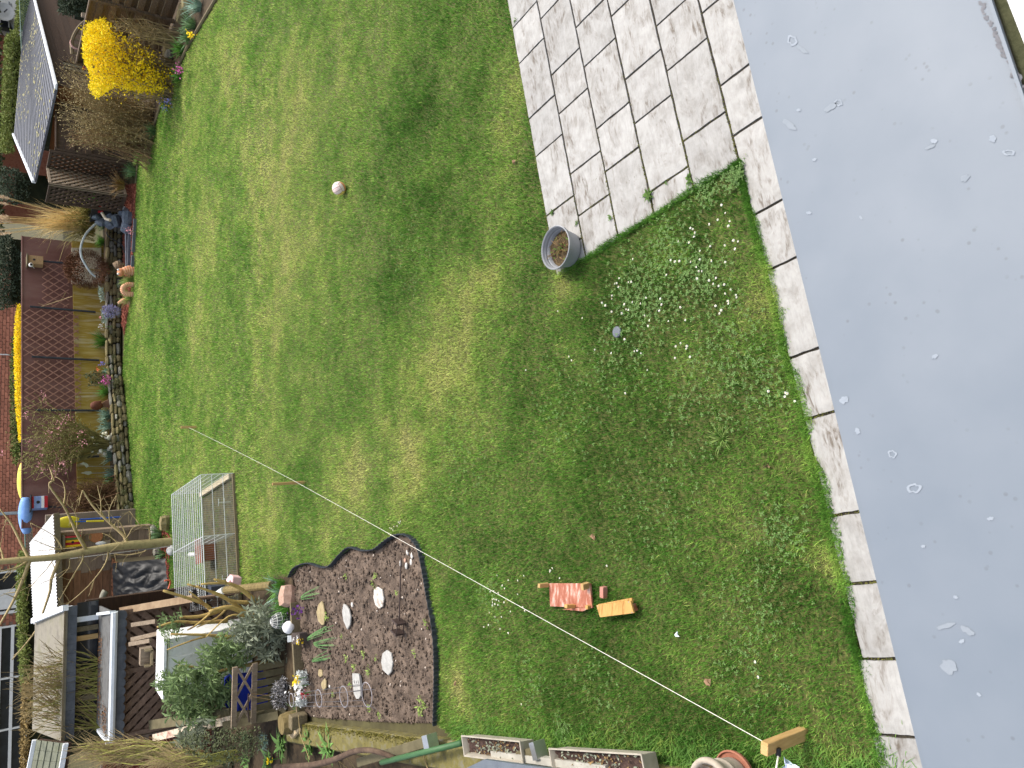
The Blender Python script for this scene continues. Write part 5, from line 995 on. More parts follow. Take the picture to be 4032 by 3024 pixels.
y2_ = G(*zC(1450, 380)).y; ringed([W(*zC(1462, 335), y2_), W(*zC(1400, 332), y2_), W(*zC(1352, 352), y2_), W(*zC(1335, 388), y2_), W(*zC(1355, 425), y2_), W(*zC(1400, 438), y2_), W(*zC(1450, 438), y2_)], lambda t: .07, 'body_loop')
y3_ = G(*zC(1415, 510)).y; ringed([W(*zC(1412, 515), y3_), W(*zC(1360, 510), y3_), W(*zC(1320, 520), y3_), W(*zC(1285, 535), y3_)], (.12, .03), 'tail')
p = W(*zC(1290, 125), 26.0); crow = MB().sph(p, .15, 9, 7, (1, .9, 1), .4, seed=4).build('head_shrub', mat('grey_brown_dry', srgb(98, 82, 64), srgb(140, 120, 96), 20, .9, .5)); tag(crow, 'dry grey brown tuft just behind the clay serpent head', 'plant')
for i, (q, lab) in enumerate([(((1440, 265)), 'yellow-green grass clump between serpent head and loop'), (((1425, 470)), 'yellow-green grass clump between serpent loop and tail')]): clump(zC(*q), 0, 110, .46, .16, M_tuft, lab, 91+i, wd=.016, droop=.9)
flower(zB(1415, 1130), .2, 40, .12, .05, M_pinkp, 'pink flowers growing beside the rock waterfall', seed=21)

# ---- plants on the stone wall and in the raised bed
zb_ = HW-.05
for i, (D, h, n, m, lab) in enumerate([(zC(1150, 950), .55, 130, M_daff2, 'large arching green leaf clump on the stone wall, the biggest'), (zC(1180, 1490), .42, 80, M_daff2, 'green leaf clump left of the magenta hyacinth'), (zD(1200, 370), .42, 80, M_bluegr, 'pale green striped leaf clump left of the trellis end'), (zD(1200, 490), .44, 60, M_bluegr, 'blue-green narrow leaf clump near the white flowers'), (zD(1215, 760), .38, 40, M_bluegr, 'blue-green leaf fan below the white flowers, upper'), (zD(1215, 825), .38, 40, M_bluegr, 'blue-green leaf fan below the white flowers, lower'), (zD(1235, 1010), .34, 60, M_bluegr, 'pale leaf clump below the silver ornaments'), (zD(1235, 1090), .34, 60, M_daff2, 'green leaf clump right of the brown twiggy bush'), (zC(1130, 1050), .3, 40, M_bluegr, 'pale leaf clump below the largest leaf clump'), (zB(1130, 1250), .4, 70, M_daff2, 'green leaf clump under the clear plastic hoop'), (zB(1130, 1080), .3, 50, M_daff, 'small leaf clump behind the rock waterfall'), (zC(1180, 1290), .25, 60, M_bluegr, 'silvery low plant right of the magenta hyacinth'), (zB(1350, 640), .5, 90, M_dead, 'dry straw-coloured clump before the silvery lattice panel')]):
    clump(D, zb_, n, h, .14, m, lab, 100+i, wd=.028, group='leaf clumps on the stone wall')
flower(zC(1160, 1375), zb_+.18, 90, .17, .05, M_mag, 'magenta hyacinth heads on the stone wall', seed=31); flower(zC(1110, 785), zb_+.25, 20, .07, .05, M_petal, 'small white flower above the purple cushion plant', seed=32, stem=.3); flower(zC(1095, 690), zb_+.25, 14, .06, .05, M_pinkp, 'small pink flower behind the purple cushion plant', seed=33, stem=.3); flower(zC(1115, 1190), zb_+.2, 40, .09, .045, mat('violet_blue_petals', srgb(96, 90, 170), srgb(120, 112, 190), 20, .7, 0), 'violet blue flower beside the pole of the tall trellises', seed=34); flower(zC(1070, 1248), zb_+.4, 12, .06, .06, mat('orange_petals', srgb(224, 110, 70), srgb(236, 140, 90), 20, .7, 0), 'single orange red flower on the dark leafy bush', seed=35, stem=.4)
for i, (q, lab) in enumerate([((1140, 630), 'clump of creamy white flowers right of the shrub stem'), ((1150, 722), 'clump of creamy white flowers left of the shrub stem')]):
    c = W(*zD(*q), G(*zD(1228, q[1]), zb_).y); o = thing('white_flowers', c-Vector((0, 0, .3)), lab, 'flower'); rnd = random.Random(300+i); b = MB()
    for k in range(26): p = c+Vector((rnd.gauss(0, .08), rnd.gauss(0, .08), rnd.gauss(0, .17))); b.sph(p, rnd.uniform(.05, .08), 7, 5, (1, 1, .8), .3, seed=k)
    b.build('bloom', mat('cream_white_petals', srgb(226, 220, 190), srgb(240, 238, 222), 14, .7, .2), o); MB().tube([c-Vector((0, 0, .35)), c], .02, 5).build('stem', M_daff2, o)
def cushion(poly, Y, dY, n, size, m, label, seed, name='cushion_plant', cat='plant', ratio=.5): o = leafcloud(poly, Y, dY, n, size, seed, ratio).build(name, m); return tag(o, label, cat)
M_aub = mat('aubrieta_bloom', srgb(104, 104, 140), srgb(140, 136, 172), 16, .8, 0, srgb(96, 112, 94), isl=.25); M_cush = mat('dark_moss_cushion', srgb(66, 70, 44), srgb(100, 100, 66), 18, .9, 0, isl=.3); M_silv = mat('silver_cushion', srgb(120, 138, 124), srgb(156, 172, 156), 16, .9, 0, isl=.2)
cushion([zC(*q) for q in [(1120, 570), (1220, 550), (1310, 590), (1310, 650), (1220, 700), (1150, 690), (1110, 640)]], 26.4, .25, 900, .05, M_aub, 'purple flowering cushion plant hanging over the stone wall', 1)
cushion([zC(*q) for q in [(1075, 350), (1130, 370), (1140, 500), (1100, 520), (1075, 430)]], 26.9, .15, 350, .05, M_silv, 'variegated cushion plant behind the stone wall top', 2); cushion([zC(*q) for q in [(1105, 600), (1170, 700), (1160, 760), (1110, 740)]], 26.8, .15, 260, .05, M_silv, 'silvery cushion plant above the purple one', 3)
for i, (q, r_, lab) in enumerate([(zC(1225, 830), 60, 'dark moss cushion on the wall under the large leaf clump'), (zD(1295, 150), 55, 'dark round moss cushion on the wall, below the trellises'), (zD(1390, 1350), 45, 'dark round moss cushion at the left end of the stone wall'), (zC(1285, 1380), 28, 'small brown moss cushion, right one of a pair'), (zC(1250, 1420), 26, 'small brown moss cushion, left one of a pair'), (zC(1240, 1120), 26, 'small moss cushion on the wall near the pole'), (zD(1330, 680), 24, 'small moss cushion below the creamy white flowers'), (zD(1330, 945), 22, 'tiny moss cushion below the silver ornaments'), (zD(1350, 1210), 30, 'moss cushion below the brown twiggy bush')]):
    k = r_/2.765/1.8228; Yb = G(q[0], q[1], .3).y; poly = [(q[0]+math.cos(a)*k, q[1]+math.sin(a)*k*1.1) for a in [j*.6283 for j in range(10)]]; cushion(poly, Yb-.02, .14, 170, .04, M_cush, lab, 40+i, 'moss_cushion')
dk = [zC(*q) for q in [(900, 1310), (1060, 1270), (1150, 1290), (1150, 1400), (1060, 1430), (970, 1440), (980, 1380)]]; o = thing('leafy_bush', W(*zC(1180, 1370), 26.7), 'dark leafy rose bush against the ochre wall base', 'bush'); leafcloud(dk, 26.8, .25, 420, .07, 6).build('leaves', mat('dark_rose_leaves', srgb(48, 56, 34), srgb(78, 88, 52), 9, .7, 0, isl=.3), o); b, e = twigs(dk, W(*zC(1190, 1380), 26.7), 26.8, .2, 16, 7, .01, 2, .1); b.build('stems', M_twig, o)
# pink flowering currant
M_olive = mat('olive_stems', srgb(108, 100, 58), srgb(140, 130, 82), 9, .9, 0, isl=.2); M_gbud = mat('green_buds', srgb(120, 118, 66), srgb(150, 148, 92), 9, .8, 0, isl=.3, trans=.2)
cb0 = W(*zD(1225, 690), 26.0); cu = thing('flowering_currant', cb0, 'spreading shrub with pink flowers and green buds against the brown wall', 'bush')
cpoly = [zD(*q) for q in [(20, 560), (120, 440), (250, 380), (290, 120), (400, 120), (520, 260), (780, 280), (900, 380), (960, 560), (1030, 640), (1000, 700), (830, 860), (640, 1010), (380, 1130), (200, 1030), (130, 800)]]
b, ends = twigs(cpoly, cb0, 26.0, .8, 75, 41, .02, 6, .06, bow=.25, sub=.5); b.build('stems', M_olive, cu); dots(ends, .05, 42, 2, .03).build('buds', M_gbud, cu); rnd = random.Random(43); dots([e for e in ends if rnd.random() < .045 and e[0].z > 1.3], .055, 44, 14, .06).build('flowers', M_pinkp, cu)['kind'] = 'stuff'
bb = W(*zD(1250, 1290), 25.0); bro = thing('twiggy_bush', bb, 'dense dark brown leafless bush at the left end of the stone wall', 'bush'); b, ends = twigs([zD(*q) for q in [(540, 1200), (700, 1100), (900, 1040), (1100, 1030), (1230, 1120), (1240, 1420), (1150, 1490), (900, 1500), (700, 1480), (560, 1380)]], bb, 25.0, .5, 260, 45, .011, 4, .3, sub=.28); b.build('stems', mat('dark_brown_twigs', srgb(82, 58, 40), srgb(118, 88, 62), 9, .9, 0, isl=.3), bro)
# silver garden stakes
M_silver = mat('silver_metal', srgb(170, 172, 172), srgb(206, 206, 204), 6, .3, .05, metal=.8)
for i, (c0, pts, foot, lab) in enumerate([(0, [(865, 905), (910, 885), (950, 900), (970, 930), (940, 945), (920, 915)], (1240, 928), 'silver spiral leaf ornament on a thin rod'), (1, [(880, 1005), (940, 985), (990, 985), (1008, 1005), (960, 1025), (920, 1010)], (1200, 997), 'silver drop-shaped ornament on a rod beside the spiral one')]):
    Yq = 25.6; pr_ = [W(*zD(*q), Yq) for q in pts]; o = thing('garden_stake', W(*zD(*foot), Yq), lab, 'ornament'); MB().prism(pr_, (0, .05, 0)).build('metal_leaf', M_silver, o); MB().tube([W(*zD(*foot), Yq+.02), pr_[3]+Vector((0, .02, 0))], .012, 5).build('rod', M_silver, o)
p = W(*zD(1050, 268), 26.5); tu = thing('metal_turtle', p-Vector((0, 0, .15)), 'rusty spotted metal turtle ornament against the ochre wall', 'ornament'); MB().sph(p, .16, 12, 8, (.9, .6, 1.1)).build('shell', mat('rusty_metal', srgb(82, 44, 32), srgb(120, 72, 52), 18, .7, .3), tu, smooth=True); MB().tube([p+Vector((0, 0, .1)), p+Vector((.1, 0, .0)), p+Vector((.14, -.02, -.14))], [.04, .035, .02], 6).build('tail', MATS['rusty_metal'], tu)
o = MB().prism([W(*zD(*q), 26.6) for q in [(1090, 250), (1180, 200), (1205, 240), (1200, 290), (1110, 290)]], (0, .08, 0)).build('clay_tile', mat('brown_clay_tile', srgb(118, 84, 66), srgb(140, 104, 84), 8, .9, .3)); tag(o, 'broken brown clay tile beside the metal turtle', 'tile')

# ================================================================= beyond the wall
M_brick = mat('red_brick', srgb(146, 86, 68), srgb(184, 122, 98), 6, .9, .3, srgb(164, 104, 80), var=.22, isl=.22); M_mort = mat('mortar', srgb(130, 112, 98), srgb(150, 132, 116), 10, .95, .3); M_glass = mat('window_glass', (.012, .014, .018), (.03, .034, .04), 2, .08, 0, spec=.5)
YB = 40.0; bx0, bx1 = W(0, 1800, YB).x-2, W(0, 560, YB).x; bh = thing('brick_house', ((bx0+bx1)/2, YB, 0), 'red brick house behind the boundary wall and hedge', 'house')
MB().box(((bx0+bx1)/2, YB+.25, 3.0), (bx1-bx0, .4, 6)).build('wall', M_mort, bh)
wins = [(W(*zE(-70, 980), YB), W(*zE(195, 1395), YB)), (W(*zF(0, 130), YB), W(*zF(250, 2300), YB)), (W(*zE(-60, 1490+20), YB), W(*zE(-10, 1495), YB))]
wr = []
for a, c in wins[:2]: wr.append((min(a.x, c.x), max(a.x, c.x), min(a.z, c.z), max(a.z, c.z)))
bme = [unit_box('brick', M_brick, (.262, .06, .112), .004, .006, k) for k in range(3)]; n_b = 0; sm_b = MB(); rb2 = random.Random(71); zrow = 1.15; rowi = 0
cand = []
while zrow < 4.3:
    x = bx0+(.14 if rowi % 2 else 0)
    while x < bx1:
        if not any(a-.14 < x < b_+.14 and c-.06 < zrow < d_+.06 for a, b_, c, d_ in wr): cand.append((x, zrow))
        x += .28
    zrow += .128; rowi += 1
def vis(x, z):
    q = Vector((x, YB, z))-CAMP; k = F_PX/q.dot(_F); return (2016+k*q.dot(IX))/SD, (1512+k*q.dot(IY))/SD
cv = [(x, z, *vis(x, z)) for x, z in cand]; inn = [c for c in cv if 0 <= c[2] <= 62 and 600 < c[3] < 1659]; inn.sort(key=lambda c: -c[2] if False else abs(c[3]-850)+(0 if c[2] < 50 else 400)); first = set((c[0], c[1]) for c in inn[:300])
for x, z in cand:
    if (x, z) in first: link('brick', bme[rb2.randrange(3)], bh, (x+rb2.uniform(-.004, .004), YB+.03+rb2.uniform(-.006, .004), z))
    else: sm_b.box((x, YB+.03, z), (.262, .06, .112))
sm_b.build('more_bricks', M_brick, bh)['kind'] = 'stuff'
for i, (x0_, x1_, z0_, z1_) in enumerate(wr):
    cx, cz, ww, hh = (x0_+x1_)/2, (z0_+z1_)/2, x1_-x0_, z1_-z0_; wn = MB().box((cx, YB+.02, cz), (ww, .03, hh)).build('window', M_glass, bh)
    nv = 2 if i == 0 else 4
    for k in range(nv+1): xx = x0_+ww*k/nv; MB().box((xx, YB-.03, cz), (.12 if i == 0 else .07, .08, hh)).build('frame', M_wht, wn)
    for zz3 in (z0_, z1_)+(() if i == 0 else (z0_+hh*.55,)): MB().box((cx, YB-.033, zz3), (ww+.1, .086, .12)).build('frame', M_wht, wn)
    if i == 0: MB().box((x0_+ww*.32, YB-.02, cz), (ww*.48, .02, hh*.92)).build('pane_panel', M_wht, wn)
a = W(*zE(0, 335), YB-.15); c = W(*zE(255, 333), YB-.15); a.z += 1; tag(MB().tube([Vector((c.x, c.y, .6)), a], .07, 8).build('downpipe', mat('grey_pipe', srgb(150, 162, 168), srgb(176, 186, 190), 5, .5, .1)), 'pale grey downpipe on the brick house facade', 'pipe')
a = W(*zC(0, 1095), YB-.06); c = W(*zC(118, 1096), YB-.06); a.z += 1; tag(MB().tube([c-Vector((0, 0, .8)), a], .03, 6).build('cable_pipe', M_wht), 'thin white conduit on the brick house above the forsythia hedge', 'pipe')
# hedges, conifers
def hedge(poly, Y, dY, n, size, m, label, seed, name='hedge', cat='hedge', core=True):
    pts = [W(x, y, Y) for x, y in poly]; xs = [p.x for p in pts]; o = thing(name, ((min(xs)+max(xs))/2, Y, 0), label, cat); leafcloud(poly, Y, dY, n, size, seed).build('foliage', m, o); z1_ = sum(p.z for p in pts)/len(pts)
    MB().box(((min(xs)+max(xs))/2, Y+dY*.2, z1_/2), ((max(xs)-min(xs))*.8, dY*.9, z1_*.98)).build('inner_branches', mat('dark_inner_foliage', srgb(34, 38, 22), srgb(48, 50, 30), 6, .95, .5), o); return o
M_thuja = mat('thuja_green', srgb(70, 84, 38), srgb(122, 132, 66), 3, .8, 0, srgb(96, 108, 50), isl=.3, trans=.15); M_conif = mat('dark_conifer', srgb(44, 54, 40), srgb(72, 84, 62), 3, .8, 0, isl=.3, trans=.1); M_brownh = mat('browned_hedge', srgb(124, 104, 62), srgb(150, 128, 80), 3, .8, 0, isl=.3); M_mossh = mat('moss_green_hedge', srgb(66, 84, 30), srgb(98, 112, 44), 3, .8, 0, isl=.3)
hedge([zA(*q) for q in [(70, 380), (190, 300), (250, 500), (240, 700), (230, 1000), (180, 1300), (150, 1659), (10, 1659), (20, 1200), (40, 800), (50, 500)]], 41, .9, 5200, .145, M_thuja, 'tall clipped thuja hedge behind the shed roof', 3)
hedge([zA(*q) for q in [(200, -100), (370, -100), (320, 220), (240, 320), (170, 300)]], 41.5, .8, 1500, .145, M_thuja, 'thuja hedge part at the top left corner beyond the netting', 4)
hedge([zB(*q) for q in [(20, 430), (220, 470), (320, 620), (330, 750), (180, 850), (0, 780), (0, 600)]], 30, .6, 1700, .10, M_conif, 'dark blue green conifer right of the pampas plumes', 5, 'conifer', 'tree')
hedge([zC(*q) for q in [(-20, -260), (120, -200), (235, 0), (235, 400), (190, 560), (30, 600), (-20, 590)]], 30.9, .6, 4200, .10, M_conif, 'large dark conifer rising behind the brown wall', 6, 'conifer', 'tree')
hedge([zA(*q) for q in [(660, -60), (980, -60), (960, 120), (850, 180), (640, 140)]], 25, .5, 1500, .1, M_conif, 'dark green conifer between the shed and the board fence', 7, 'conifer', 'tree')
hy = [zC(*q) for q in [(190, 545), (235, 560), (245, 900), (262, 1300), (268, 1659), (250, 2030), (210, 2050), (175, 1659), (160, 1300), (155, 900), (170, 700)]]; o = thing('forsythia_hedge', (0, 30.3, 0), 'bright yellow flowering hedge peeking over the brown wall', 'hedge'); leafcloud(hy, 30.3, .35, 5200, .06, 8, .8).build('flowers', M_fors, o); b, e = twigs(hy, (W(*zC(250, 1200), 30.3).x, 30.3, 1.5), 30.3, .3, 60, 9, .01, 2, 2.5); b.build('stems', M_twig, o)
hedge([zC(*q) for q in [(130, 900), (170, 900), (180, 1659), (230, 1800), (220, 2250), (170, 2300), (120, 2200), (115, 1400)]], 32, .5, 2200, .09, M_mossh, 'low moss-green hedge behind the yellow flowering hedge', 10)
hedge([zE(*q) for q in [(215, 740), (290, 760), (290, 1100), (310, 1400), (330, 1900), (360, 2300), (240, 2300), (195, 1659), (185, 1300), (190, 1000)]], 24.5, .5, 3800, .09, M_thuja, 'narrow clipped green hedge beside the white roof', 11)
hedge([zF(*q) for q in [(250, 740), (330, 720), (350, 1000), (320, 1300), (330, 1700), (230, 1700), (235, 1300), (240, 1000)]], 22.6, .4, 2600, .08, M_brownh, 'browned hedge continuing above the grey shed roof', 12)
# netting fences
def net(poly4, Y, nx, nz_, label, r_=.006, m=None):
    a, b_, c, d_ = [W(*q, Y) for q in poly4]; o = thing('wire_netting', (a+c)/2, label, 'fence'); mb = MB()
    for i in range(-nz_, nx+1):
        for sg in (1, -1):
            u0, u1 = i/nx, (i+nz_)/nx
            if sg < 0: u0, u1 = u1, u0
            pts = []
            for t in range(13):
                v = t/12; u = u0+(u1-u0)*v
                if 0 <= u <= 1: pts.append(a.lerp(b_, u).lerp(d_.lerp(c, u), v))
            if len(pts) > 1: mb.tube([pts[0], pts[-1]], r_, 3, False)
    mb.build('mesh', m or M_netw, o)['kind'] = 'stuff'; MB().tube([a, b_], .02, 5).build('top_wire', m or M_netw, o)
    for t in (0, .5, 1): MB().tube([a.lerp(b_, t), Vector((a.lerp(b_, t).x, Y, 0))], .03, 6).build('post', m or M_netw, o)
    return o
M_netw = mat('green_coated_wire', srgb(110, 136, 120), srgb(140, 160, 146), 6, .6, 0)
net([zA(210, -40), zA(240, 700), zA(330, 600), zA(390, -40)], 39.6, 26, 5, 'green wire netting between the thuja hedge and the shed roof', .009); net([zE(265, 380), zE(310, 1660), zE(400, 1660), zE(350, 380)], 27.6, 40, 3, 'green chain-link fence along the narrow hedge', .008)
nw = thing('wire_netting', OW(48, 800, -.3), 'thin wire netting on top of the brown wall', 'fence'); mb = MB(); na, nb_ = OW(46, 545, -.2), OW(50, 1010, -.2)
for k in range(90):
    p = na.lerp(nb_, k/90); q = na.lerp(nb_, (k+1)/90); mb.tube([p-Vector((0, 0, .22)), q], .006, 3, False); mb.tube([p, q-Vector((0, 0, .22))], .006, 3, False)
mb.build('mesh', M_netw, nw)['kind'] = 'stuff'; MB().tube([na, nb_], .014, 5).build('top_wire', M_netw, nw)
# boat-like cover
for a, c, m, lab in [(zD(262, 890), zD(262, 1290), mat('pale_yellow_plastic', srgb(232, 214, 84), srgb(242, 226, 110), 4, .5, .1), 'yellow half of a long plastic hull behind the brown wall'), (zD(275, 1270), zD(290, 1659), mat('sky_blue_plastic', srgb(116, 160, 226), srgb(150, 186, 236), 4, .5, .1), 'sky blue tarpaulin bundle behind the chain-link fence')]:
    p, q = W(*a, 29.0 if m.name.startswith('pale') else 26.2), W(*c, 29.0 if m.name.startswith('pale') else 26.2); n_ = 14; pts = [p.lerp(q, i/n_) for i in range(n_+1)]; tag(MB().tube(pts, [.03+.17*math.sin(math.pi*(i+.6)/(n_+1.2))**.5 for i in range(n_+1)], 10).build('plastic_hull' if m.name.startswith('pale') else 'tarpaulin_bundle', m, smooth=True), lab, 'boat' if m.name.startswith('pale') else 'tarpaulin')
# white house top left with dish
YW = 46.0; wa, wb = W(*zA(-80, -60), YW), W(*zA(125, 370), YW); hw = thing('white_house', (wa.x, YW, 0), 'white house corner with balcony rails and satellite dish at the top left', 'house'); MB().box(((wa.x+wb.x)/2+3, YW+.3, 3.2), (abs(wa.x-wb.x)+6, .5, 6.4)).build('wall', M_wht, hw)
p = W(*zA(45, 130), YW-.5); dish = MB().lathe([(0, -.08), (.25, -.05), (.42, .0), (.45, .04), (.43, .04), (.25, -.01), (0, -.03)], p, 20, Matrix.Rotation(1.4, 3, 'X')).build('satellite_dish', mat('dish_grey', srgb(190, 190, 188), srgb(206, 206, 204), 6, .6, .1), hw); MB().tube([p, p+Vector((0, -.4, -.1))], .03, 6).build('feed_arm', M_pole, dish)
for q0_, q1_ in [((60, 40), (140, 300)), ((120, 40), (150, 330)), ((100, 300), (100, 20))]: MB().tube([W(*zA(*q0_), YW-.3), W(*zA(*q1_), YW-.3)], .04, 6).build('rail', mat('grey_rail', srgb(140, 142, 142), srgb(160, 162, 162), 6, .5, .1), hw)
p = W(*zA(85, 290), YW-.05); wn = MB().box(p, (.5, .1, .6)).build('window', M_glass, hw)
o = MB().box((W(*zA(20, 380), YW).x-4.5, YW+.6, 2.4), (9.5, .3, 4.8)).build('garage_wall', M_brick); tag(o, 'low red brick garage wall behind the thuja hedge', 'wall')
M_dkgreen = mat('far_shrubbery', srgb(56, 62, 40), srgb(92, 98, 62), 2, .9, .4, isl=.3)
o = leafcloud([(-8, -20), (2, 120), (4, 300), (6, 560), (0, 700), (-40, 700), (-40, -20)], 44, 2.0, 3000, .35, 14).build('far_trees', M_dkgreen); tag(o, 'dark shrubbery far behind the gardens', 'trees', kind='stuff')
# ================================================================= left side: tree, sheds, wire run
M_bark = mat('smooth_bark', srgb(132, 118, 82), srgb(172, 156, 112), 7, .9, .3, srgb(150, 138, 96)); M_lbark = mat('pale_branch_bark', srgb(150, 132, 92), srgb(190, 170, 126), 7, .9, .2)
TY = 19.65; tb = G(*zE(1862, 650)); TY = tb.y; tree = thing('bare_tree', tb, 'slender leafless tree standing before the plank shed', 'tree')
trunk = [(1900, 648), (1860, 650), (1600, 668), (1380, 682), (1100, 720), (900, 755), (600, 812), (300, 836), (0, 862), (-300, 890), (-700, 930)]
tp_ = [W(*zE(*q), TY) for q in trunk]; tp_[0] = tb-Vector((0, 0, .1)); MB().tube(smooth_line(tp_, 3), [.125-.075*(i/(3*(len(tp_)-1)))**.8 for i in range(3*(len(tp_)-1)+1)], 10).build('trunk', M_bark, tree, smooth=True)
BR_ = [([(1385, 672), (1350, 580), (1250, 490), (1100, 350), (1000, 240), (900, 85)], .045, 1), ([(935, 745), (910, 680), (830, 540), (770, 400), (690, 250), (535, 30), (590, -20)], .045, -1), ([(315, 830), (250, 700), (150, 500), (80, 390), (-10, 280)], .035, 1), ([(325, 840), (290, 950), (220, 1130), (130, 1320), (0, 1540), (-80, 1660)], .045, -1), ([(650, 810), (620, 900), (560, 1050), (545, 1180), (490, 1350), (430, 1520), (350, 1670), (130, 1930)], .04, 1), ([(890, 758), (900, 840), (800, 1010), (640, 1290)], .022, -1), ([(1180, 712), (1150, 880), (950, 1140), (690, 1360)], .022, 1), ([(310, 840), (200, 920), (0, 970)], .035, -1), ([(40, 860), (20, 760), (-10, 680)], .03, 1), ([(1600, 668), (1590, 740), (1480, 775), (1350, 790), (1210, 770)], .024, 1), ([(1630, 666), (1625, 500), (1560, 470), (1450, 490), (1380, 600), (1200, 760)], .02, -1), ([(1100, 350), (1095, 200), (1060, 30)], .016, 1), ([(1200, 450), (1190, 300), (1265, 140)], .016, -1), ([(690, 250), (710, 110), (680, -10), (610, -60)], .016, 1), ([(1380, 600), (1310, 440), (1220, 380)], .014, 1), ([(1530, 470), (1410, 310)], .014, 1), ([(830, 540), (840, 400), (800, 300), (730, 240)], .014, -1), ([(680, 730), (640, 650), (560, 560), (330, 440)], .018, 1), ([(660, 735), (500, 680), (360, 620)], .014, -1), ([(830, 710), (700, 720), (320, 750)], .012, 1), ([(740, 760), (760, 900), (700, 990), (640, 1040)], .012, 1), ([(890, 850), (950, 900), (1000, 1000)], .01, 1), ([(640, 760), (500, 950), (340, 1120)], .014, 1), ([(1290, 670), (1200, 590), (1110, 550)], .012, 1), ([(220, 920), (100, 960), (40, 1040)], .012, -1), ([(100, 900), (110, 1000), (0, 1060)], .01, 1), ([(560, 1050), (700, 960), (780, 930)], .01, 1), ([(640, 1260), (690, 1360)], .008, 1), ([(820, 980), (770, 1060), (650, 1020)], .009, -1)]
bo = []
for k, (pts, r_, sg) in enumerate(BR_):
    n_ = len(pts); P = [W(*zE(*q), TY+sg*.35*i/(n_-1)*(1 if r_ > .02 else .5)) for i, q in enumerate(pts)]; sm_ = smooth_line(P, 3); L = len(sm_); b = MB().tube(sm_, [r_*(1-.68*i/(L-1)) for i in range(L)], 6); rnd = random.Random(400+k)
    if r_ > .012:
        for j in range(6):
            i = rnd.randrange(2, L); s_ = sm_[i]; e = s_+Vector((rnd.uniform(-1, 1), rnd.uniform(-.6, .6), rnd.uniform(-.2, 1))).normalized()*rnd.uniform(.12, .45); b.tube([s_, s_.lerp(e, .5)+Vector((rnd.uniform(-.03, .03),)*3), e], [r_*.28, r_*.2, .003], 4, False)
    b.build('branch', M_lbark, tree, smooth=True)

# ---- plank shed with white roof
M_plank = mat('grey_brown_planks', srgb(112, 94, 78), srgb(146, 126, 106), 3, .85, .4, srgb(128, 108, 90), stretch=(1.2, 9, 9), var=.2); M_plankb = mat('warm_brown_planks', srgb(104, 72, 50), srgb(142, 104, 74), 3, .85, .4, stretch=(1.2, 9, 9), var=.15); M_wroof = mat('white_corrugated_roof', srgb(222, 220, 216), srgb(238, 236, 234), 4, .6, .1, srgb(206, 200, 190), stretch=(1, 6, 1))
shx0, shx1, shy, sht = -6.75, -4.02, 21.85, 2.12
ps = thing('plank_shed', ((shx0+shx1)/2, shy, 0), 'weathered plank shed with a white roof behind the bare tree', 'shed')
for k in range(13):
    z = .09+k*.163
    xm = -5.05+rs.uniform(-.05, .05)
    MB().box(((shx1+xm)/2, shy+rs.uniform(-.006, .006), z), (shx1-xm-.006, .03, .156)).build('plank', M_plank, ps); MB().box(((shx0+xm)/2, shy+rs.uniform(-.006, .006), z), (xm-shx0-.006, .03, .156)).build('plank', M_plankb if k > 4 else M_plank, ps)
MB().box((shx1-.04, shy+.2, 1.05), (.05, .3, 2.1)).build('side_wall', M_plank, ps); MB().box((shx1-.03, shy-.03, 1.05), (.09, .05, 2.1)).build('corner_post', M_plank, ps)
r0_, r1_, r2_, r3_ = W(*zE(578, 335), 21.5), W(*zE(625, 1430), 21.5), W(*zE(362, 1545), 23.5), W(*zE(322, 650), 23.5)
vs = []; fs = []; NX_ = 60
for i in range(NX_+1):
    t = i/NX_; o_ = Vector((0, 0, .012 if i % 2 else -.012)); vs += [r0_.lerp(r1_, t)+o_, r3_.lerp(r2_, t)+o_]
for i in range(NX_): fs.append((2*i, 2*i+2, 2*i+3, 2*i+1))
MB().add(vs, fs).build('roof_sheet', M_wroof, ps); MB().bar(r0_-Vector((0, 0, .08)), r1_-Vector((0, 0, .08)), .03, .12, (0, 0, 1)).build('fascia', M_oldwood, ps)
# rainbow bird house, wooden disc, white bird on the shed wall
p = W(*zE(795, 640), shy-.16); o = thing('bird_house', p, 'yellow and red striped bird house on the plank shed', 'bird house'); MB().box(p, (.24, .24, .36)).build('body', M_red, o)
for i, m_ in enumerate([M_gold, M_red, M_gold, mat('green_paint', srgb(90, 120, 60), srgb(70, 100, 50), 6, .6, .1)]): MB().box(p+Vector((-.09+.06*i, -.122, 0)), (.05, .006, .35)).build('painted_stripe', m_, o)
MB().box(p+Vector((0, -.03, .21)), (.34, .36, .04)).build('roof', M_oldwood, o); MB().lathe([(0, .001), (.032, 0)], p+Vector((0, -.127, .02)), 12, Matrix.Rotation(R(90), 3, 'X')).build('entrance_hole', M_black, o)
p = W(*zE(1045, 585), shy-.03); o = thing('wooden_disc', p, 'round slice of reddish tree trunk hung on the plank shed', 'wooden disc'); rx = Matrix.Rotation(R(90), 3, 'X'); MB().lathe([(0, .02), (.155, .02), (.165, .0), (.165, -.03)], p, 20, rx).build('slice', mat('cut_wood_face', srgb(166, 104, 66), srgb(190, 130, 86), 30, .8, .2), o); MB().lathe([(.164, -.03), (.175, -.02), (.175, .012), (.164, .022)], p, 20, rx).build('bark_ring', M_bark, o)
for q, lab in [((950, 597), 'small brown twig ring right of the rainbow bird house'), ((1175, 600), 'small twig ring above the white bird')]:
    p = W(*zE(*q), shy-.05); tag(MB().tube([p+Vector((math.cos(t*.5236)*.085, 0, math.sin(t*.5236)*.085)) for t in range(13)], .012, 6).build('twig_ring', M_twig), lab, 'wreath')
p = W(*zE(1100, 660), shy-.08); tag(MB().sph(p, 1, 10, 7, (.05, .06, .13)).build('white_bird', M_wht, smooth=True), 'white bird figure perched on the plank shed', 'ornament')
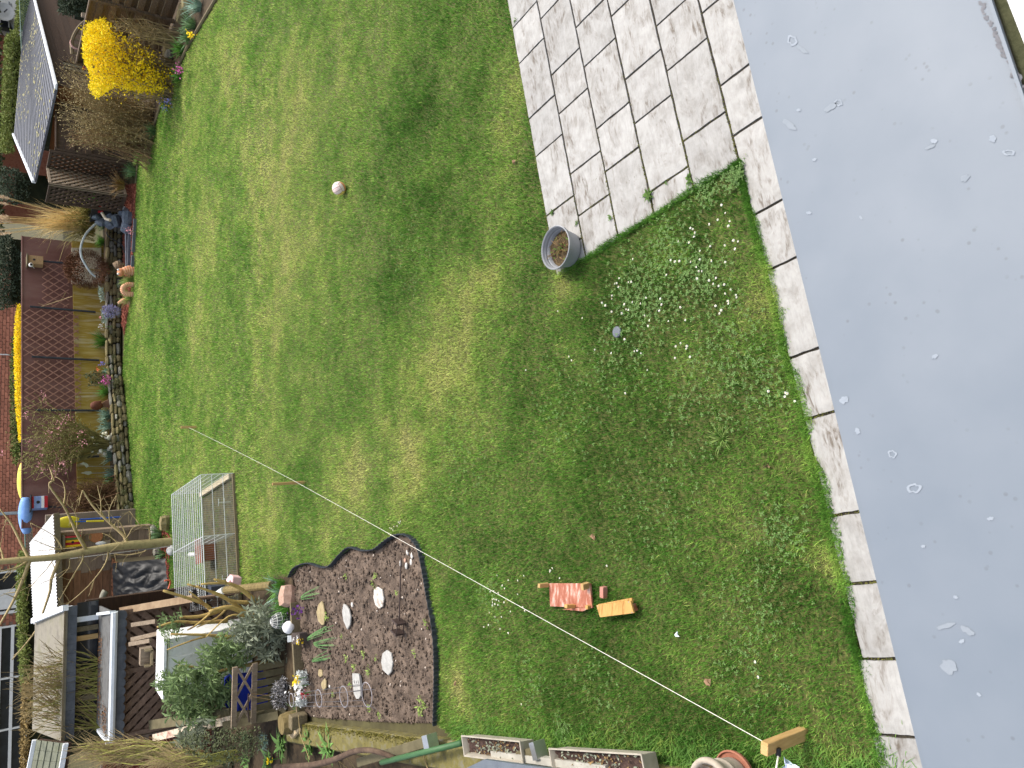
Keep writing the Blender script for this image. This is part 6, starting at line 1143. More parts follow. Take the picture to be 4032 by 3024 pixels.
p = W(*zE(1165, 815), shy-.1); tag(MB().box(p, (.16, .10, .2)).build('wall_lamp', M_ltwood, bevel=.02), 'small pale wooden box fixed to the plank shed', 'box'); p = W(*zE(1160, 660), shy-.06); tag(MB().box(p, (.14, .08, .18)).build('wall_box', M_ltwood, bevel=.01), 'small grey wooden frame beside the white bird', 'frame')
# paddle
po0, po1 = W(*zE(1315, 375), 23.6), W(*zE(790, 408), 23.6); pd = thing('paddle', po0, 'yellow bladed blue paddle leaning behind the plank shed corner', 'paddle'); MB().tube([po0, po1], .022, 6).build('shaft', mat('royal_blue_plastic', srgb(40, 84, 170), srgb(56, 100, 186), 6, .4, .05), pd); c = W(*zE(745, 430), 23.6); MB().sph(c, 1, 12, 8, (.16, .04, .30)).build('blade', mat('yellow_plastic', srgb(226, 206, 50), srgb(236, 218, 70), 6, .4, .05), pd, smooth=True); MB().tube([W(*zE(1130, 420), 23.55), W(*zE(820, 425), 23.55)], .02, 6).build('second_shaft', MATS['royal_blue_plastic'], pd); MB().tube([W(*zE(1130, 420), 23.53), W(*zE(940, 423), 23.53)], .026, 6).build('yellow_sleeve', MATS['yellow_plastic'], pd)
gw = [W(*zE(*q), 23.9) for q in [(335, 430), (335, 580), (1250, 520), (1250, 400)]]; o = MB().prism([Vector((gw[0].x+.1, 24.2, 0)), Vector((gw[1].x-1.2, 24.2, 0)), Vector((gw[1].x-1.2, 24.2, 2.25)), Vector((gw[0].x+.1, 24.2, 2.25))], (0, .12, 0)).build('grey_panel_wall', mat('grey_cement_panel', srgb(128, 112, 98), srgb(150, 134, 120), 3, .9, .3)); tag(o, 'grey cement panel wall between the brown wall and the plank shed', 'wall')
# ---- raised bed with bark and black tarp
M_barkm = mat('bark_mulch', srgb(106, 66, 44), srgb(156, 108, 76), 14, .95, .6, isl=.35); M_tarp = mat('black_tarp', srgb(12, 12, 13), srgb(20, 21, 22), 4, .5, .15, bscale=9, bdist=.02, spec=.35)
cb2 = thing('compost_bed', (-5.5, 21.3, 0), 'timber raised bed topped with reddish bark chips against the plank shed', 'raised bed'); tz = .98
c0_, c1_ = W(*zE(1225, 885), 21.2), W(*zE(1232, 1395), 21.2); xr_, xl_ = c0_.x, c1_.x-.1
MB().box(((xr_+xl_)/2, 21.45, tz/2-.04), (xr_-xl_, .5, tz-.08)).build('timber_box', M_oldwood, cb2); b = MB(); rnd = random.Random(8)
for i in range(900): b.box((rnd.uniform(xl_, xr_), rnd.uniform(21.22, 21.75), tz-.07+rnd.uniform(0, .05)), (rnd.uniform(.03, .08), rnd.uniform(.02, .05), .015), Matrix.Rotation(rnd.uniform(0, 6), 3, 'Z') @ Matrix.Rotation(rnd.uniform(-.6, .6), 3, 'X'))
b.build('bark_chips', M_barkm, cb2)['kind'] = 'stuff'
T4 = [W(*zE(1222, 878), 21.2), W(*zE(1235, 1395), 21.2), G(*zE(1842, 1320), .03), G(*zE(1800, 826), .03)]; vs = []; fs = []; n_ = 40
for i in range(n_+1):
    for j in range(n_+1):
        u, v = i/n_, j/n_; p = T4[0].lerp(T4[1], u).lerp(T4[3].lerp(T4[2], u), v); s_ = math.sin(math.pi*u)**.4*math.sin(math.pi*v)**.4
        fold = (abs(mnoise.noise(Vector((u*5+v*4, v*3-u*2, 2))))*.09+abs(mnoise.noise(Vector((u*11-v*6, v*9, 7))))*.035-.03)*(.25+s_); p = p+Vector((0, -fold*.6, fold+.08*math.sin(math.pi*v)*(1-.3*u))); vs.append(p)
for i in range(n_):
    for j in range(n_): a = i*(n_+1)+j; fs.append((a, a+1, a+n_+2, a+n_+1))
tag(MB().add(vs, fs).build('tarpaulin', M_tarp, smooth=True), 'crumpled black plastic tarp spread over the raised bed', 'tarpaulin')
M_pipe = mat('weathered_grey_pipe', srgb(122, 118, 104), srgb(150, 146, 130), 6, .7, .2); pp_ = smooth_line([W(*zE(*q), 20.6) for q in [(1150, 1180), (1125, 1225), (1085, 1370), (1060, 1405), (1010, 1425), (930, 1420), (800, 1405)]], 4); dp = thing('downpipe', pp_[0], 'bent grey downpipe from the grey shed gutter towards the bark bed', 'pipe'); MB().tube(pp_, .075, 10).build('tube', M_pipe, dp, smooth=True)
for i in (6, 12, 18): t = (pp_[i+1]-pp_[i-1]).normalized(); MB().tube([pp_[i]-t*.04, pp_[i]+t*.04], .086, 10).build('socket', M_pipe, dp)
MB().lathe([(0, .0), (.13, 0), (.15, .05), (.15, .14), (.12, .14)], pp_[-1]-Vector((0, 0, .02)), 12).build('hopper', M_trim, dp)
gl = W(*zE(1870, 738), 19.5); lamp = thing('globe_light', G(*zE(1890, 740)), 'white mosaic glass globe on the ground beside the tree foot', 'globe'); MB().sph(gl, .125, 16, 10).build('globe', mat('white_mosaic', srgb(196, 190, 184), srgb(236, 234, 230), 40, .25, .1), lamp, smooth=True); MB().lathe([(.06, -.14), (.08, -.14), (.06, -.10)], gl, 12).build('base', M_black, lamp)
tag(MB().tube([W(*zE(1850, 695), 19.4), W(*zE(760, 830), 20.2)], .012, 6).build('metal_rod', mat('dull_metal', srgb(120, 118, 112), srgb(140, 138, 132), 6, .5, .1)), 'long thin metal rod leaning beside the bare tree', 'rod')
b = MB(); rnd = random.Random(7)
for i in range(260): b.box((rnd.uniform(-5.0, -3.9), rnd.uniform(19.7, 20.9), .0+rnd.uniform(0, .03)), (rnd.uniform(.04, .09), .04, .015), Matrix.Rotation(rnd.uniform(0, 6), 3, 'Z') @ Matrix.Rotation(rnd.uniform(-.5, .5), 3, 'X'))
tag(b.build('bark_mulch', mat('dark_red_mulch', srgb(92, 40, 34), srgb(132, 66, 52), 14, .95, .4, isl=.35)), 'dark red bark mulch around the tree foot', 'mulch', kind='stuff')
clump(zE(1760, 560), .0, 60, .42, .12, M_daff, 'green leaf clump in front of the plank shed corner', 140); clump(zE(1790, 770), .0, 30, .3, .1, M_daff, 'small leaf clump behind the mosaic globe', 141)
for i, (q, s_, lab) in enumerate([((1840, 440), (.4, .3, .25), 'rounded brown stone beside the wire run corner'), ((1700, 520), (.3, .2, .16), 'pale stone at the plank shed corner'), ((1750, 740), (.35, .25, .2), 'pale stone block behind the mosaic globe')]): p = G(*zE(*q)); o = link('stone', STM[i+4], None, p+Vector((0, 0, s_[2]*.4)), (0, 0, i)); o.scale = s_; tag(o, lab, 'stone')

# ---- wire run for pets
zR = zz(650, 1800); HR = .6
NR, FR, NL, FL = G(*zR(745, 175)), G(*zR(400, 385)), Vector((-4.15, 14.0, 0)), Vector((-4.85, 16.25, 0)); up = Vector((0, 0, HR))
M_galv = mat('galvanised_wire', srgb(206, 210, 210), srgb(232, 234, 232), 9, .35, 0, metal=.35); M_fine = mat('fine_galvanised_mesh', srgb(150, 158, 152), srgb(180, 186, 180), 9, .5, 0, metal=.3)
run = thing('wire_run', (NR+FL)/2, 'long galvanised wire pet run with mesh roof standing on the lawn', 'pet run')
def wires(a, b_, c, d_, nu, nv, ru, rv, nm):       # a-b and d-c are the long edges
    fr = MB(); fi = MB()
    for k in range(nu+1): v = k/nu; fr.tube([a.lerp(d_, v), b_.lerp(c, v)], ru if k not in (0, nu) else ru*1.5, 4, False)
    for k in range(nv+1): u = k/nv; fi.tube([a.lerp(b_, u), d_.lerp(c, u)], rv, 3, False)
    o = fr.build(nm, M_galv, run); o['kind'] = 'stuff'; o2 = fi.build(nm+'_mesh', M_fine, o); o2['kind'] = 'stuff'; return o
wires(NR+up, NL+up, FL+up, FR+up, 15, 70, .0062, .0028, 'roof_panel'); wires(NR, NL, NL+up, NR+up, 3, 60, .0065, .002, 'near_panel'); wires(FR, FL, FL+up, FR+up, 6, 50, .004, .0022, 'far_panel'); wires(NR, FR, FR+up, NR+up, 5, 40, .004, .0022, 'end_panel')
mN, mF = NR.lerp(NL, .47), FR.lerp(FL, .49); wires(mN, mF, mF+up, mN+up, 4, 34, .0055, .0022, 'partition')
for P in (NR, FR, mN, mF, NL, FL): MB().tube([P, P+up], .009, 5).build('corner_rod', M_galv, run)
MB().bar(NR+Vector((-.05, .05, .04)), FR+Vector((-.05, -.05, .04)), .10, .07).build('end_sill', mat('pale_timber', srgb(170, 158, 130), srgb(196, 184, 158), 6, .85, .3), run); MB().bar(NR+Vector((0, -.06, .02)), NL+Vector((0, -.06, .02)), .05, .05).build('front_sill', M_oldwood, run)
for t in (.22, .80):
    p = NR.lerp(NL, t)+Vector((0, -.02, HR*.42)); MB().tube([p+Vector((-.07, 0, .05)), p+Vector((.07, 0, .05))], .006, 4).build('latch', M_galv, run); MB().tube([p+Vector((-.07, 0, -.05)), p+Vector((.07, 0, -.05))], .006, 4).build('latch', M_galv, run); MB().tube([p+Vector((0, -.01, .05)), p+Vector((0, -.03, -.16))], .006, 4).build('latch', M_galv, run)
o = MB().prism([NR+Vector((-.12, .06, .012)), NL.lerp(NR, .0)+Vector((0, .06, .012)), FL+Vector((.05, -.05, .012)), FR+Vector((-.12, -.1, .012))], (0, 0, -.02)).build('ground_mat', mat('dark_ground_mat', srgb(56, 54, 44), srgb(84, 80, 60), 7, .95, .6, srgb(104, 96, 66), bscale=60)); tag(o, 'dark worn ground mat with litter inside the wire run', 'mat')
h0_ = G(*zR(530, 1005)); hh_ = thing('hutch', h0_, 'little brown wooden shelter with ribbed roof inside the wire run', 'hutch'); M_hut = mat('red_brown_wood', srgb(126, 72, 46), srgb(152, 94, 64), 6, .7, .3)
dN = (NL-NR).normalized(); dD = Vector((-dN.y, dN.x, 0)); dD = dD if dD.y > 0 else -dD; rh = Matrix((dN, dD, Vector((0, 0, 1)))).transposed()
MB().box(h0_+Vector((0, 0, .14)), (.42, .40, .26), rh).build('body', M_hut, hh_)
for k in range(5): MB().box(h0_+dN*(-.2+.1*k)+Vector((0, 0, .29)), (.092, .5, .03), rh).build('roof_board', M_hut, hh_)
tag(MB().tube([G(*zR(270, 1060), .1), G(*zR(360, 1055), .1)], [.045, .03], 8).build('water_bottle', M_wht), 'white water bottle with red tip hanging in the wire run', 'bottle')
for q in [(240, 540), (710, 1150)]: pass
# ---- trays, pink box, hose at the run's left end
tr = W(*zG(530, 960), 14.6); tray = thing('plant_tray', Vector((tr.x, 14.6, .2)), 'black seed tray with wavy white rim behind the pruned branches', 'tray'); MB().prism([W(*zG(*q), 14.6-.0) for q in [(425, 900), (630, 845), (640, 1010), (450, 1075)]], (0, .06, 0)).build('tray', M_black, tray)
for a, c in [((425, 900), (450, 1075)), ((630, 845), (640, 1010)), ((495, 880), (520, 1050))]:
    pts = [W(*zG(a[0]+(c[0]-a[0])*t/16, a[1]+(c[1]-a[1])*t/16), 14.57)+Vector((0, 0, .02*(-1)**t)) for t in range(17)]; MB().tube(pts, .008, 4).build('wavy_rim', M_wht, tray)
o = MB().prism([W(*zG(*q), 13.9) for q in [(640, 860), (790, 840), (780, 960), (650, 990)]], (0, .25, 0)).build('storage_box', mat('dark_slate_plastic', srgb(52, 58, 70), srgb(70, 76, 88), 4, .5, .1)); tag(o, 'dark slate plastic box between the seed tray and the log', 'box')
pk = W(*zG(900, 800), 13.3); po_ = thing('pink_cloth', pk-Vector((0, 0, .1)), 'pale pink folded cloth hanging over the log end', 'cloth'); M_pk = mat('pink_cloth', srgb(226, 176, 178), srgb(240, 204, 204), 14, .9, .4); MB().prism([W(*zG(*q), 13.3) for q in [(875, 748), (978, 760), (965, 850), (870, 815)]], (0, .2, 0)).build('front_fold', M_pk, po_, bevel=.01); MB().prism([W(*zG(*q), 13.4) for q in [(872, 750), (868, 830), (822, 850), (830, 800)]], (0, .16, 0)).build('top_fold', M_pk, po_, bevel=.01)
tag(MB().tube(smooth_line([W(*zE(*q), 18.6) for q in [(1790, 1070), (1845, 1065), (1850, 1110), (1800, 1210), (1650, 1350)]], 5), .02, 6).build('garden_hose', mat('orange_red_hose', srgb(206, 96, 72), srgb(220, 120, 92), 6, .5, .05)), 'orange red hose lying across the black tarp', 'hose')

# ---- log fence along the run's end, pallets and lattice wall
M_log = mat('mossy_log', srgb(96, 84, 52), srgb(140, 122, 80), 7, .9, .4, stretch=(1, 5, 5)); M_latt = mat('brown_lattice_wood', srgb(102, 82, 68), srgb(138, 114, 96), 5, .85, .4, stretch=(3, 3, 3), var=.16); M_lback = mat('brown_back_boards', srgb(88, 68, 56), srgb(110, 88, 72), 4, .9, .4, stretch=(1, 1, 6))
lg = [W(*zG(800, 895), 13.2), W(*zG(1300, 842), 11.9)]; tag(MB().tube(lg, .065, 10).build('fence_log', M_log), 'thick mossy round log at the edge of the lawn by the pink cloth', 'log'); lg2 = W(*zG(760, 905), 13.3); tag(MB().tube([lg[0]+Vector((-.02, .1, 0)), lg2+Vector((-.1, .2, .02))], .06, 10).build('jar', mat('clear_jar', srgb(196, 196, 190), srgb(226, 226, 220), 8, .2, .1)), 'clear jar pushed onto the log end', 'jar')
# lattice wall
LYw = 15.2; la, lb = Vector((W(*zF(1340, -45), 15.2).x, LYw, 0)), Vector((-6.6, LYw, 0)); lz = 1.74
lwl = thing('lattice_wall', (la+lb)/2, 'brown garden wall of crossing diagonal lattice boards below the slate canopy', 'lattice'); MB().box(((la.x+lb.x)/2, LYw+.06, lz/2), (la.x-lb.x, .03, lz)).build('back_board', M_lback, lwl)
half = (la.x+lb.x)/2+.05
def diag(xa, xb, m, sg0):
    for sg, yo, sp, wd in ((sg0, -.02, .145, .105), (-sg0, .012, .17, .05)):
        k = min(xa, xb)-lz
        while k < max(xa, xb)+lz:
            pts = []
            for t in range(61):
                z = lz*t/60; x = k+sg*z*.95
                if min(xa, xb) <= x <= max(xa, xb): pts.append((x, z))
            if len(pts) > 3: MB().bar((pts[0][0], LYw+yo, pts[0][1]), (pts[-1][0], LYw+yo, pts[-1][1]), wd, .022, (0, -1, 0)).build('lath', m, lwl)
            k += sp*1.38
diag(la.x, half, M_latt, 1); diag(half-.02, lb.x, M_latt, -1)
for x in (la.x, half-.01, lb.x): MB().bar((x, LYw-.045, 0), (x, LYw-.045, lz), .08, .04, (0, -1, 0)).build('upright', M_latt, lwl)
MB().bar((la.x, LYw-.05, lz-.03), (lb.x, LYw-.05, lz-.03), .06, .05, (0, -1, 0)).build('top_rail', M_latt, lwl)
# right return of the lattice enclosure, capped by a weathered beam
ca, cb3 = W(*zE(1320, 1395), 15.6), W(*zE(2110, 1260), 13.4); o = thing('lattice_return', Vector((ca.x, 14.6, 0)), 'lattice side wall with a weathered capping beam beside the wire run', 'lattice'); MB().bar(ca, cb3, .12, .07).build('capping_beam', mat('weathered_beam', srgb(126, 104, 80), srgb(160, 138, 110), 5, .9, .4), o)
for k in range(10):
    t = (k+.5)/10; p = ca.lerp(cb3, t); q = ca.lerp(cb3, min(1, t+.28)); MB().bar(p-Vector((0, 0, .05)), Vector((q.x, q.y, .1)), .07, .02, (1, 0, 0)).build('lath', M_latt, o); q = ca.lerp(cb3, max(0, t-.28)); MB().bar(p-Vector((.02, 0, .05)), Vector((q.x-.02, q.y, .1)), .07, .02, (1, 0, 0)).build('lath', M_latt, o)
for a, c in [((1440, 100), (1700, 60)), ((1435, 260), (1740, 190)), ((1415, 310), (1640, 270))]: tag(MB().bar(W(*zF(*a), 14.6), W(*zF(*c), 14.2), .07, .06, (0, 0, 1)).build('loose_beam', M_ltwood), {100: 'short weathered beam end, upper one before the lattice wall', 260: 'longer weathered beam before the lattice wall, right of the cabinet', 310: 'weathered beam end touching the wooden box on the cabinet'}[a[1]], 'beam')
# slate canopy with white gutter
M_slate = mat('dark_slate', srgb(72, 76, 82), srgb(98, 102, 108), 6, .6, .3, var=.14); M_felt = mat('grey_roofing_felt', srgb(84, 84, 84), srgb(104, 104, 102), 7, .9, .4, srgb(72, 70, 66)); M_wgut = mat('white_gutter', srgb(206, 212, 216), srgb(228, 232, 234), 5, .4, .05)
zg = 1.92; gR, gL = W(*zF(1215, -45), 15.0), W(*zF(1250, 1330), 15.0); gR.z = gL.z = zg
sc_ = thing('slate_canopy', ((gR.x+gL.x)/2, 15.4, 0), 'small flat canopy with scalloped slate edge and white gutter over the lattice wall', 'roof'); n_ = 15
for i in range(n_):
    x0s = gR.x+(gL.x-gR.x)*i/n_; wds = (gL.x-gR.x)/n_*1.25; pts = [Vector((x0s, 14.99-.004*(i % 2)-.002*i/n_, zg-.02)), Vector((x0s+wds, 14.985-.004*(i % 2), zg-.02))]; arc = [Vector((x0s+wds*(.5+.5*math.cos(a)), 14.985-.004*(i % 2), zg-.13-.085*math.sin(a))) for a in [j*math.pi/8 for j in range(9)]]; MB().prism([pts[0], pts[1]]+arc, (0, .012, 0)).build('slate', M_slate, sc_)
MB().tube([gR+Vector((0, -.05, .0)), gL+Vector((0, -.05, .0))], .06, 8).build('gutter', M_wgut, sc_); MB().bar(gL+Vector((-.02, -.08, .03)), W(*zF(1090, 1240), 16.0), .05, .12, (0, 0, 1)).build('verge_trim', M_wgut, sc_); MB().bar(gR+Vector((.0, -.05, .03)), W(*zF(1080, -20), 16.0), .05, .1, (0, 0, 1)).build('verge_trim', M_wgut, sc_)
MB().prism([gR+Vector((0, 0, .01)), gL+Vector((0, 0, .01)), Vector((gL.x-.15, 16.2, zg+.04)), Vector((gR.x-.2, 16.2, zg+.04))], (0, 0, .03)).build('roof_sheet', M_felt, sc_)
b = MB(); rnd = random.Random(3)
for i in range(260): x = rnd.uniform(gL.x, gR.x-.6); b.leaf((x, rnd.uniform(15.7, 16.15), zg+.075), (rnd.uniform(-1, 1), rnd.uniform(-1, 1), .2), .05, .03)
for i in range(120): b.leaf((rnd.uniform(gL.x, gL.x+.5), rnd.uniform(15.1, 15.6), zg+.06), (rnd.uniform(-1, 1), rnd.uniform(-1, 1), .2), .05, .03)
b.build('leaf_litter', mat('rusty_leaf_litter', srgb(98, 66, 40), srgb(120, 88, 56), 12, .9, 0, isl=.3), sc_)['kind'] = 'stuff'
# grey shed behind: dark window band, slate fascia, sloping roof
M_groof = mat('mossy_grey_roof', srgb(112, 106, 94), srgb(138, 132, 118), 3, .95, .4, srgb(124, 120, 98)); e0_, e1_ = W(*zF(715, -90), 16.1), W(*zF(640, 1375), 16.1); e0_.z = e1_.z = 2.57; k0_, k1_ = W(*zF(420, 60), 18.5), W(*zF(335, 1250), 18.5); k0_.z = k1_.z = 2.86
gs = thing('grey_shed', ((e0_.x+e1_.x)/2, 16.8, 0), 'grey roofed shed with slate fascia and dark window behind the slate canopy', 'shed'); MB().prism([e0_, e1_, k1_, k0_], (0, 0, -.05)).build('roof', M_groof, gs)
for i in range(14): x0s = e0_.x+(e1_.x-e0_.x)*i/14; wds = (e1_.x-e0_.x)/14*.985; MB().box((x0s+wds/2, 16.13-.003*(i % 2), 2.46), (abs(wds), .014, .19)).build('slate', M_slate, gs)
MB().box(((e0_.x+e1_.x)/2, 16.42, 1.1), (abs(e0_.x-e1_.x), .1, 2.2)).build('wall', M_dark, gs); wg_ = MB().box(((e0_.x+e1_.x)/2, 16.3, 2.17), (abs(e0_.x-e1_.x), .02, .36)).build('window', M_glass, gs)
for q, m_ in [((850, 45), M_trim), ((850, 250), M_stake), ((850, 150), M_oldwood), ((900, 900), M_oldwood)]: p = W(*zF(*q), 16.27); MB().box((p.x, 16.27, 2.17), (.09, .03, .36)).build('window_post', m_, wg_)
MB().bar(e0_+Vector((0, -.04, -.0)), e1_+Vector((0, -.04, -.0)), .03, .03).build('eave_strip', M_oldwood, gs); MB().bar(e0_+Vector((.02, -.1, .0)), k0_+Vector((.05, -.1, .03)), .10, .10).build('verge_gutter', M_trim, gs)
# small slated roof at the bottom corner
M_sl2 = mat('mossy_slates', srgb(82, 86, 72), srgb(108, 110, 94), 5, .85, .3, srgb(96, 100, 78), var=.12); q4 = [W(*zF(400, 1350), 16.6), W(*zF(730, 1390), 15.6), W(*zF(640, 1900), 15.6), W(*zF(290, 1900), 16.6)]; s2 = thing('slated_roof', Vector((q4[1].x-.8, 16, 0)), 'small mossy slate roof with white trim at the bottom left corner', 'roof')
for r in range(5):
    for c in range(5):
        a = q4[0].lerp(q4[3], c/5).lerp(q4[1].lerp(q4[2], c/5), r/5); b_ = q4[0].lerp(q4[3], (c+.97)/5).lerp(q4[1].lerp(q4[2], (c+.97)/5), r/5); d_ = q4[0].lerp(q4[3], (c+.97)/5).lerp(q4[1].lerp(q4[2], (c+.97)/5), (r+1.1)/5); e_ = q4[0].lerp(q4[3], c/5).lerp(q4[1].lerp(q4[2], c/5), (r+1.1)/5); MB().prism([a, b_, d_+Vector((0, 0, .02)), e_+Vector((0, 0, .02))], (0, 0, .015)).build('slate', M_sl2, s2)
MB().bar(q4[1]+Vector((0, 0, .02)), q4[2]+Vector((0, 0, .02)), .06, .08).build('white_trim', M_trim, s2); MB().bar(q4[0]+Vector((0, 0, .03)), q4[3]+Vector((0, 0, .03)), .06, .08).build('white_trim', M_trim, s2); MB().prism([q4[0]-Vector((0, 0, .03)), q4[1]-Vector((0, 0, .03)), q4[2]-Vector((0, 0, .03)), q4[3]-Vector((0, 0, .03))], (0, 0, -.05)).build('roof_deck', M_dark, s2)
nbw = thing('neighbour_wall', (-8.0, 15.3, 0), 'dark red brick wall below the slated roof at the bottom left', 'wall'); MB().box((-8.6, 15.5, 1.0), (3.6, .1, 2.0)).build('mortar', M_mort, nbw); bm3 = [unit_box('brick', mat('dark_red_brick', srgb(92, 40, 36), srgb(122, 62, 52), 6, .9, .3, var=.2), (.232, .05, .066), .002, .004, k) for k in range(2)]
for r in range(25):
    for c in range(11): link('brick', bm3[(r+c) % 2], nbw, (-6.95-c*.243-(.12 if r % 2 else 0), 15.435, .1+r*.0765))
# ---- white cabinet
cx0, cx1 = W(*zF(1790, 265), 13.2).x, W(*zF(1790, 890), 13.2).x; cz = 1.44; cab = thing('cabinet', ((cx0+cx1)/2, 13.4, 0), 'weathered white cabinet standing in front of the lattice wall', 'cabinet'); M_cab = mat('flaking_white_paint', srgb(224, 224, 220), srgb(240, 240, 238), 7, .7, .3, srgb(196, 194, 186), pos=(.3, .8)); cw = cx0-cx1
MB().box(((cx0+cx1)/2, 13.45, cz/2-.02), (cw, .48, cz-.06)).build('carcass', M_cab, cab); MB().box(((cx0+cx1)/2, 13.43, cz), (cw+.06, .56, .05)).build('top', M_cab, cab, bevel=.005); MB().box(((cx0+cx1)/2-.12, 13.2, cz-.36), (cw*.6, .02, .56)).build('door', M_cab, cab, bevel=.004); MB().box((cx1+.12, 13.198, cz-.3), (.2, .018, .5)).build('notice_sheet', mat('pale_sheet', srgb(206, 208, 206), srgb(222, 224, 222), 8, .8, .1), cab)
p = W(*zF(1620, 430), 13.9); bxo = thing('wooden_box', p, 'small open wooden box standing on the white cabinet', 'box'); MB().box(p+Vector((0, 0, .05)), (.28, .12, .18)).build('back', M_ltwood, bxo); MB().box(p+Vector((0, -.12, -.02)), (.28, .12, .03)).build('base', M_oldwood, bxo)
for sx_ in (-1, 1): MB().box(p+Vector((sx_*.13, -.12, .03)), (.02, .12, .12)).build('side', M_oldwood, bxo)
# ---- picket panel, side boards, blue tub
PY = 11.7; px0, px1 = -4.45, -5.32; pk_ = thing('picket_panel', ((px0+px1)/2, PY, 0), 'old wooden panel with slats and crossed braces tied up at the bed end', 'fence'); M_pick = mat('greenish_old_wood', srgb(82, 76, 54), srgb(112, 104, 78), 5, .9, .4, var=.12)
for k in range(7): MB().box((px0+(px1-px0)*(k+.5)/7, PY-.01, .21), (.095, .02, .46)).build('slat', M_pick, pk_)
for z in (.46, .76): MB().box(((px0+px1)/2, PY-.035, z), (px0-px1+.06, .04, .075)).build('rail', M_ltwood, pk_)
for k in range(2):
    xa, xb = px0+(px1-px0)*(k*.5), px0+(px1-px0)*(k*.5+.5); MB().bar((xa, PY-.03, .49), (xb, PY-.03, .73), .035, .02, (0, -1, 0)).build('brace', M_ltwood, pk_); MB().bar((xa, PY-.052, .73), (xb, PY-.052, .49), .035, .02, (0, -1, 0)).build('brace', M_ltwood, pk_)
for a, c, m_, lab in [((1190, 1040), (640, 1090), M_pick, 'mossy timber beam at the foot of the old wooden panel, upper'), ((1100, 1080), (500, 1200), M_pick, 'mossy timber beam at the foot of the old wooden panel, lower')]: tag(MB().bar(W(*zH(*a), 11.5), W(*zH(*c), 12.0), .12, .09).build('timber_beam', m_), lab, 'beam')
tag(MB().bar(W(*zH(590, 1130), 12.0), W(*zH(-260, 1330), 14.6), .12, .05).build('side_board', mat('flaking_pale_board', srgb(160, 140, 116), srgb(206, 192, 170), 9, .85, .4, srgb(140, 84, 70))), 'long flaking whitish board running back from the old wooden panel', 'board'); tag(MB().bar(W(*zH(580, 1060), 12.1), W(*zH(-300, 1190), 14.9), .16, .05).build('side_board', M_pick), 'long mossy board running back beside the flaking one', 'board')
tb_ = W(*zH(720, 900), 12.25); tub = thing('blue_tub', Vector((tb_.x, 12.3, 0)), 'dark blue plastic tub behind the crossed wooden braces', 'tub'); M_tub = mat('dark_blue_plastic', srgb(28, 48, 150), srgb(40, 62, 170), 4, .4, .05)
MB().lathe([(0, .02), (.30, .02), (.34, .5), (.37, .5), (.37, .55), (.33, .55), (.32, .48), (.30, .12), (0, .1)], Vector((tb_.x+.05, 12.35, .08)), 6).build('tub_body', M_tub, tub)
tag(MB().tube([W(*zH(800, 850), 11.6), W(*zH(1010, 870), 11.5)], .005, 4).build('twine', M_dead), 'dry twine tied from the panel to the silver plant, upper', 'twine'); tag(MB().tube([W(*zH(800, 880), 11.6), W(*zH(1010, 915), 11.5)], .005, 4).build('twine', M_dead), 'dry twine tied from the panel to the silver plant, lower', 'twine'); tag(MB().tube(smooth_line([W(*zH(*q), 11.45) for q in [(770, 850), (765, 1000), (775, 1160)]], 4), .012, 5).build('rope', M_iron), 'dark rope looped around the old wooden panel', 'rope')
# ---- buddleia with pruned branches
M_bud_l = mat('grey_green_leaves', srgb(112, 120, 100), srgb(158, 164, 142), 5, .8, 0, srgb(130, 138, 116), isl=.28, trans=.2); M_bud_d = mat('green_shrub_leaves', srgb(96, 116, 74), srgb(144, 164, 114), 5, .8, 0, srgb(114, 134, 90), isl=.28, trans=.2); M_prun = mat('yellowish_pruned_wood', srgb(150, 124, 68), srgb(186, 160, 98), 7, .85, .3, srgb(132, 96, 58))
bu0 = W(*zG(1150, 1120), 12.2); bu0.z = 0; bud = thing('buddleia_shrub', bu0, 'sprawling grey green shrub with thick pruned yellowish branches', 'shrub')
stump = [(1150, 1190), (1000, 1140), (830, 1090)]
for pts, r0b, r1b, Yv in [([(1250, 1250), (1150, 1190), (1000, 1140), (830, 1080), (620, 1130)], .06, .03, 12.3), ([(1010, 1140), (850, 1020), (700, 930), (380, 830)], .04, .014, 12.6), ([(1050, 1030), (870, 1015), (700, 940), (480, 850)], .035, .014, 12.5), ([(1150, 1030), (940, 870), (800, 820), (530, 830)], .04, .014, 12.2), ([(800, 810), (670, 775)], .03, .012, 12.2), ([(640, 1110), (550, 1040), (380, 980), (120, 900)], .035, .02, 12.9), ([(640, 1110), (520, 1000), (400, 910)], .02, .01, 12.9), ([(760, 1110), (520, 1180), (300, 1190)], .04, .02, 12.9), ([(820, 1230), (500, 1250), (250, 1240), (50, 1300)], .035, .015, 12.8), ([(700, 1090), (500, 1260), (380, 1330)], .022, .01, 12.7), ([(1060, 1410), (800, 1410), (600, 1385), (200, 1375)], .035, .015, 12.4), ([(580, 1400), (440, 1440), (160, 1545)], .018, .01, 12.7), ([(1000, 1180), (830, 1180), (580, 1410)], .02, .008, 12.2), ([(900, 1250), (830, 1340)], .018, .008, 12.0), ([(820, 1080), (700, 1200), (480, 1300)], .022, .01, 12.7)]:
    P = smooth_line([W(*zG(*q), Yv) for q in pts], 4); L = len(P); MB().tube(P, [r0b+(r1b-r0b)*i/(L-1) for i in range(L)], 7).build('branch', M_prun, bud, smooth=True)
for pts, Yv, r0b in [([(820, 240), (500, 220), (150, 200)], 12.5, .03), ([(1050, 470), (850, 520), (650, 560), (420, 610)], 12.2, .045), ([(900, 420), (700, 470), (560, 480)], 12.3, .03), ([(0, 545), (200, 560), (300, 580)], 12.6, .02)]: P = smooth_line([W(*zH(*q), Yv) for q in pts], 4); L = len(P); MB().tube(P, [r0b*(1-.6*i/(L-1)) for i in range(L)], 7).build('branch', M_prun, bud, smooth=True)
